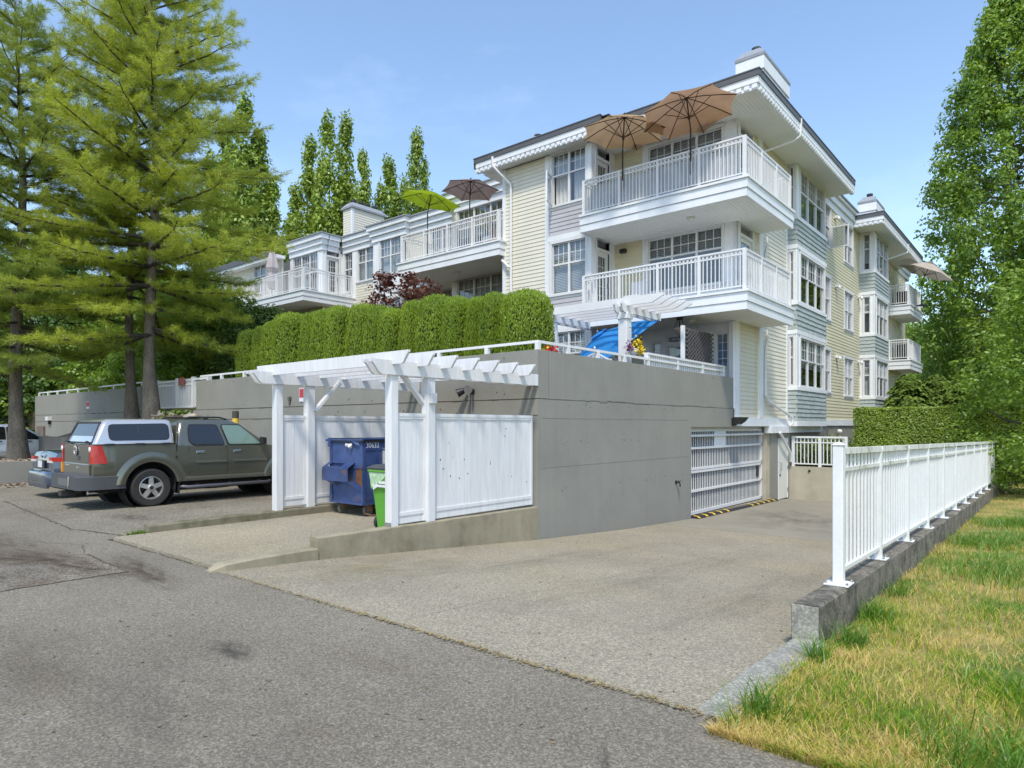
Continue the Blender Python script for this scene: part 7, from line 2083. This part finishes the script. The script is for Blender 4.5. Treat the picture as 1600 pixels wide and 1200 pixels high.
def cedar(seed, h, rx, ry, n):
    """clipped cedar: dense sprays over a rounded column"""
    r = np.random.default_rng(seed)
    t = r.uniform(0, 1, n); a = r.uniform(0, 2 * np.pi, n)
    prof = np.interp(t, [0, .1, .6, .83, .93, .975, 1.0], [.95, 1, .98, .93, .80, .58, .15])
    lump = 1 + .035 * np.sin(a * 5 + t * 7 + seed) + .03 * np.sin(a * 9 - t * 13) + r.normal(0, .012, n)
    P = np.stack([rx * prof * lump * np.cos(a), ry * prof * lump * np.sin(a), h * t], 1)
    N = unit(np.stack([np.cos(a), np.sin(a), np.where(t > .83, (t - .83) * 8, .12)], 1))
    P = P - N * r.uniform(0, .09, n)[:, None]
    up = unit(np.array([0, 0, 1.]) + N * .35 + r.normal(0, .28, (n, 3))); side = unit(np.cross(up, N + r.normal(0, .45, (n, 3))))
    L = .055 * r.uniform(.6, 1.3, n)[:, None]; w = side * .0125
    lv = np.stack([P - w * .5, P + up * L * .55 - w, P + up * L, P + up * L * .55 + w], 1)
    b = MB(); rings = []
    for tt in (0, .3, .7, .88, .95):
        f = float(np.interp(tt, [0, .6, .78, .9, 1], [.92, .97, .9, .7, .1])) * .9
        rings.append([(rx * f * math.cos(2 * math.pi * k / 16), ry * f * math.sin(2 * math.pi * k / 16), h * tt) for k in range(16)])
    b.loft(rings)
    return np_mesh('foliage', lv, 4, L_cedar), mesh_from(b, 'shade_core', M['hedge_shade'], (0, 0, 0))
M['hedge_shade'] = mat('cedar_shade', (.02, .035, .008), 1)  # dark colour of the solid cores, painted as shade inside the cedars
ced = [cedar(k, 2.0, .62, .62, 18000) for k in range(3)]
hb_px = [(858, 790, 455), (790, 758, 458), (758, 734, 464), (734, 706, 465), (706, 656, 462), (656, 631, 470), (631, 605, 483), (605, 580, 478), (580, 545, 475), (545, 522, 479), (522, 496, 484), (496, 476, 488), (476, 440, 490), (440, 419, 502), (419, 402, 509), (402, 386, 516)]
ordn = ['widest one, at the wall corner end', 'second from the wall corner', 'third from the wall corner', 'fourth from the wall corner', 'wide flat-topped one, fifth from the wall corner', 'sixth from the wall corner', 'lowest one in the dip, seventh from the wall corner', 'eighth from the wall corner, below the red maple', 'ninth from the wall corner, left of the red maple', 'tenth from the wall corner', 'eleventh from the wall corner', 'twelfth from the wall corner', 'wide one near the left end', 'third from the left end', 'second from the left end', 'leftmost, by the dark tree']
for i, (pa, pb, py) in enumerate(hb_px):
    Yc = 10.8
    X = []
    for px in (pa, pb):
        a = (px - 800) / 1028; dd_ = Yc / (.6416 * a + .767); X.append((.767 * a - .6416) * dd_)
    dd_ = Yc / (.6416 * ((pa + pb) / 2 - 800) / 1028 + .767); zt = 1.62 + (665 - py) / 1028 * dd_
    wd = abs(X[0] - X[1]) / 2 / .62
    plant_tree('cedar_shrub', ced[i % 3], 'clipped cedar of the row, ' + ordn[i], ((X[0] + X[1]) / 2, Yc + .08 * (i % 3), 2.2), i * 2.1, (wd * .985, max(.85, wd), (zt - 2.2) / 2.0), 'clipped cedars along the wall', 'shrub', ('foliage', 'shade_core'))

# ---- trees and shrubs behind the wall on the left
darks = [tree_meshes(120 + k, 6.5, .14, .3, lambda t: (2.2 * float(np.interp(t, [0, .2, .6, 1], [.85, 1, .85, .2])), 0, 0), 170, .55, 85, .16, (L_dark, L_shrub, L_maple)[k], bark_dark, 14) for k in range(3)]
spots = [(-20.9, 11.9, 0, .55), (-22.6, 12.3, 0, .58), (-24.6, 12.6, 1, .72), (-26.6, 12.3, 2, .85), (-28.8, 12.6, 1, .9), (-31.2, 12.5, 2, .95), (-33.8, 12.6, 1, 1.0), (-36.4, 12.6, 2, 1.05), (-39.5, 12, 0, 1.2), (-42, 10.5, 1, 1.4), (-46, 9, 2, 1.5), (-40.5, 15.5, 1, 1.5), (-51, 6.5, 0, 1.7), (-48, 13, 0, 1.7), (-56, 9.5, 1, 1.9), (-40.5, 7.6, 0, 1.0)]
gl = ['dark green tree touching the left end of the clipped hedge', 'dark green tree back of the garden gate', 'bushy tree behind the trunk of the tall bright pine', 'bright leafy tree behind the second pine trunk', 'bushy tree above the middle of the left wall stretch', 'bright leafy tree over the far red notice', 'bushy tree over the left part of the far wall stretch', 'bright leafy tree above the left end of the grey wall', 'dark green tree just past the end of the grey wall', 'bushy tree right of the far left pine trunk', 'bright leafy tree behind the far left pine trunk', 'taller bushy tree back of the left end of the grey wall', 'large dark tree at the far left edge', 'large dark tree back of the far left pine', 'large bushy tree farthest off on the left', 'low dark tree beside the brown meter box']
for i, (x, y, k, s) in enumerate(spots):
    plant_tree('garden_tree', darks[k], gl[i], (x, y, 2.0 if x > -37 else 0), i * 1.7, (s * 1.1, s * 1.1, s * (1 if x > -37 else 1.15)), 'garden trees on the left')

# ---- red maple behind the hedge
rm = tree_meshes(200, 4.0, .06, 1.2, lambda t: (1.55 * float(np.interp(t, [0, .3, .7, 1], [.6, 1, .95, .55])), 0, 0), 150, .28, 42, .11, L_red, bark_dark, 24, squash=.5)
plant_tree('red_maple', rm, 'dark red Japanese maple showing above the hedge in front of the white wall', (-15.65, 13.4, 2.2), .4, (1, 1, 1.0))
# small yellow-green shrub among the rocks
sm = tree_meshes(210, .75, .015, .1, lambda t: (.5, 0, 0), 26, .15, 26, .13, L_weed, bark_dark, 8)
plant_tree('bed_shrub', sm, 'small yellow-green shrub among the rocks above the pickup', (-21.0, 8.95, 1.62), 0, (.85, .85, .65), cat='shrub')
# shrubs behind the far railing
sh = tree_meshes(220, 1.0, .02, .05, lambda t: (.5, 0, 0), 40, .2, 40, .09, L_shrub, bark_dark, 8)
for k, x in enumerate((-6.7, -6.2, -5.75)):
    plant_tree('low_shrub', sh, ('low shrub behind the railing nearest the service door', 'low shrub behind the middle of the railing', 'low shrub behind the railing next to the trimmed hedge')[k], (x, 23.95, .2), k, (1, .6, .8 + .1 * k), 'low shrubs behind the railing', 'shrub')

# ---- grass
M['grass'] = None
def grass_mat():
    m = bpy.data.materials.new('grass_blade'); m.use_nodes = True; n, l = m.node_tree.nodes, m.node_tree.links; n.clear()
    geo = n.new('ShaderNodeNewGeometry'); q = n.new('ShaderNodeMapping'); q.inputs['Scale'].default_value = (1, 1, 0); l.new(geo.outputs['Position'], q.inputs[0])
    t = n.new('ShaderNodeTexNoise'); t.inputs['Scale'].default_value = 1.1; t.inputs['Detail'].default_value = 5; t.inputs['Roughness'].default_value = .65; l.new(q.outputs[0], t.inputs['Vector'])
    sx = n.new('ShaderNodeSeparateXYZ'); l.new(geo.outputs['Position'], sx.inputs[0]); gx_ = n.new('ShaderNodeMapRange'); gx_.inputs[1].default_value = -1; gx_.inputs[2].default_value = 1.8; gx_.inputs[3].default_value = .03; gx_.inputs[4].default_value = -.15; l.new(sx.outputs[0], gx_.inputs[0])
    ad = n.new('ShaderNodeMath'); ad.operation = 'ADD'; l.new(t.outputs[0], ad.inputs[0]); l.new(gx_.outputs[0], ad.inputs[1])
    k = n.new('ShaderNodeMath'); k.operation = 'MULTIPLY_ADD'; k.inputs[1].default_value = .34; l.new(geo.outputs['Random Per Island'], k.inputs[0]); l.new(ad.outputs[0], k.inputs[2])
    r = n.new('ShaderNodeValToRGB'); e = r.color_ramp.elements
    e[0].position = .48; e[0].color = (.10, .26, .015, 1); e[1].position = .80; e[1].color = (.72, .56, .23, 1)
    e2 = r.color_ramp.elements.new(.62); e2.color = (.26, .40, .03, 1); e3 = r.color_ramp.elements.new(.675); e3.color = (.58, .47, .10, 1)
    l.new(k.outputs[0], r.inputs[0])
    d = n.new('ShaderNodeBsdfDiffuse'); tr = n.new('ShaderNodeBsdfTranslucent'); l.new(r.outputs[0], d.inputs[0]); l.new(r.outputs[0], tr.inputs[0])
    ms = n.new('ShaderNodeMixShader'); ms.inputs[0].default_value = .35; l.new(d.outputs[0], ms.inputs[1]); l.new(tr.outputs[0], ms.inputs[2])
    o = n.new('ShaderNodeOutputMaterial'); l.new(ms.outputs[0], o.inputs[0]); return m
def blades(P, H, lean, w, r):
    n = len(P); a = r.uniform(0, 2 * np.pi, n); u = np.stack([np.cos(a), np.sin(a), 0 * a], 1)
    b_ = r.uniform(0, 2 * np.pi, n); v = np.stack([np.cos(b_), np.sin(b_), 0 * b_], 1) * (H * lean * r.uniform(.2, 1.2, n))[:, None]
    zz = np.array([0, 0, 1.]); h = H[:, None]; w = (w * r.uniform(.6, 1.3, n))[:, None]
    p0, p1 = P - u * w, P + u * w; m0, m1 = P - u * w * .8 + v * .3 + zz * h * .55, P + u * w * .8 + v * .3 + zz * h * .55
    tip = P + v + zz * h * np.clip(1 - .3 * lean, .4, 1)
    return np.concatenate([np.stack([p0, p1, m1], 1), np.stack([p0, m1, m0], 1), np.stack([m0, m1, tip], 1)], 1).reshape(-1, 3, 3)
def grass_mesh(name, P, H, lean, w):
    """blades as one island each"""
    r = rng; n = len(P); a = r.uniform(0, 2 * np.pi, n); u = np.stack([np.cos(a), np.sin(a), 0 * a], 1)
    b_ = r.uniform(0, 2 * np.pi, n); v = np.stack([np.cos(b_), np.sin(b_), 0 * b_], 1) * (H * lean * r.uniform(.2, 1.2, n))[:, None]
    zz = np.array([0, 0, 1.]); h = H[:, None]; w = (w * r.uniform(.6, 1.3, n))[:, None]
    V = np.stack([P - u * w, P + u * w, P + u * w * .8 + v * .3 + zz * h * .55, P - u * w * .8 + v * .3 + zz * h * .55, P + v + zz * h * .9], 1).reshape(-1, 3)
    me = bpy.data.meshes.new(name); me.vertices.add(len(V)); me.vertices.foreach_set('co', V.astype(np.float32).ravel())
    base = np.arange(n)[:, None] * 5; idx = np.concatenate([base + np.array([0, 1, 2, 3]), base + np.array([3, 2, 4])], 1).ravel()
    me.loops.add(len(idx)); me.loops.foreach_set('vertex_index', idx.astype(np.int32))
    ls = (np.arange(n)[:, None] * 7 + np.array([0, 4])).ravel(); me.polygons.add(len(ls)); me.polygons.foreach_set('loop_start', ls.astype(np.int32))
    me.update(calc_edges=True); return me
def zl(P): return np.array([zlawn(x, y) for x, y in P])
GM = grass_mat()
def sample(n):
    """more blades near the camera"""
    y = 3.32 + 26 * rng.uniform(0, 1, n) ** 2.3; x = -1.425 + (2.0 + y * .42) * rng.uniform(0, 1, n) ** 1.0
    return np.stack([x, y], 1)
P2 = sample(130000)
pn = np.sin(P2[:, 0] * 2.3 + 1) * np.cos(P2[:, 1] * 1.4) + .6 * np.sin(P2[:, 0] * 5 + P2[:, 1] * 3.1)
H = .038 + .042 * rng.uniform(0, 1, len(P2)) + .035 * np.clip(pn, 0, 1.5)
Pg = np.concatenate([P2, zl(P2)[:, None]], 1)
me = grass_mesh('grass', Pg, H, 1.1, .0027); me.materials.append(GM)
o = bpy.data.objects.new('grass', me); link(o, None, (0, 0, 0)); tag(o, 'half dry yellow and green lawn grass beside the low wall', 'grass', kind='stuff')
L_tall = leaf_mat('tall_grass_blade', (.06, .16, .012), (.20, .38, .035), .4, 1.2)
Q = []
for cx_, cy_, r_, n_ in ((.25, 4.9, .45, 1500), (.9, 5.9, .7, 1900), (.55, 6.4, .5, 900), (-1.25, 5.6, .12, 200), (-1.33, 4.9, .10, 130), (-1.3, 6.6, .13, 200), (-1.3, 7.6, .12, 90), (-.2, 3.6, .4, 500), (-1.3, 3.7, .12, 130), (-.5, 9.5, .8, 900), (.4, 12.5, 1.4, 1800), (-.9, 12, .5, 700), (-.6, 15, .7, 900), (.9, 8.6, .9, 1300), (1.4, 4.3, .5, 900), (-1.36, 3.42, .07, 40)):
    Q.append(np.stack([cx_ + rng.normal(0, r_ * .5, n_), cy_ + rng.normal(0, r_ * .6, n_)], 1))
Q = np.concatenate(Q); Q = Q[(Q[:, 0] > -1.37) | (Q[:, 0] < -1.62)]
Qz = np.array([zlawn(max(x, -1.4), y) if x > -1.5 else 0 for x, y in Q])
me = grass_mesh('tall_grass', np.concatenate([Q, Qz[:, None]], 1), rng.uniform(.10, .27, len(Q)), 1.1, .0036); me.materials.append(L_tall)
o = bpy.data.objects.new('tall_grass', me); link(o, None, (0, 0, 0)); tag(o, 'longer bright green tufts in the lawn and along the low wall', 'grass', kind='stuff')
# straw-coloured debris along the seam between road and drive, moss at the kerb
n = 1500
x = rng.uniform(-7.0, -1.45, n); y = 3.50 + rng.normal(0, .012, n) * (1 + .8 * (x + 7) / 5.5); z = np.full(n, .008) + rng.uniform(0, .01, n)
keep = rng.uniform(0, 1, n) < np.interp(x, [-7, -5, -1.5], [.25, .7, 1])
np_obj('dry_debris', chips(np.stack([x, y, z], 1)[keep], .013, .3), 4, mat('straw_debris', (.26, .20, .09), .95, var=.4, vscale=30), kind='stuff', label='dry straw debris along the seam between road and drive', cat='debris')
n = 420
P = np.stack([rng.normal(-10.42, .07, n), 3.93 + rng.normal(0, .07, n), np.zeros(n)], 1)
me = grass_mesh('weeds', P, rng.uniform(.03, .09, n), 1.2, .008); me.materials.append(L_weed)
o = bpy.data.objects.new('weeds', me); link(o, None, (0, 0, 0)); tag(o, 'green weeds at the street end of the bay kerb', 'weeds', kind='stuff')
# leaf litter specks on the paving
n = 260
P = np.stack([rng.uniform(-12, -1.8, n), rng.uniform(.5, 3.4, n), np.full(n, .006)], 1)
P3 = np.stack([rng.uniform(-7, -1.8, 300), rng.uniform(3.6, 13, 300), np.zeros(300)], 1); P3[:, 2] = [zdrive(v) + .006 for v in P3[:, 1]]
np_obj('leaf_litter', chips(np.concatenate([P, P3]), .014, .3), 4, mat('dead_leaf', (.16, .12, .07), .95, var=.4, vscale=30), kind='stuff', label='scattered dead leaf specks on the road and drive', cat='leaf litter')
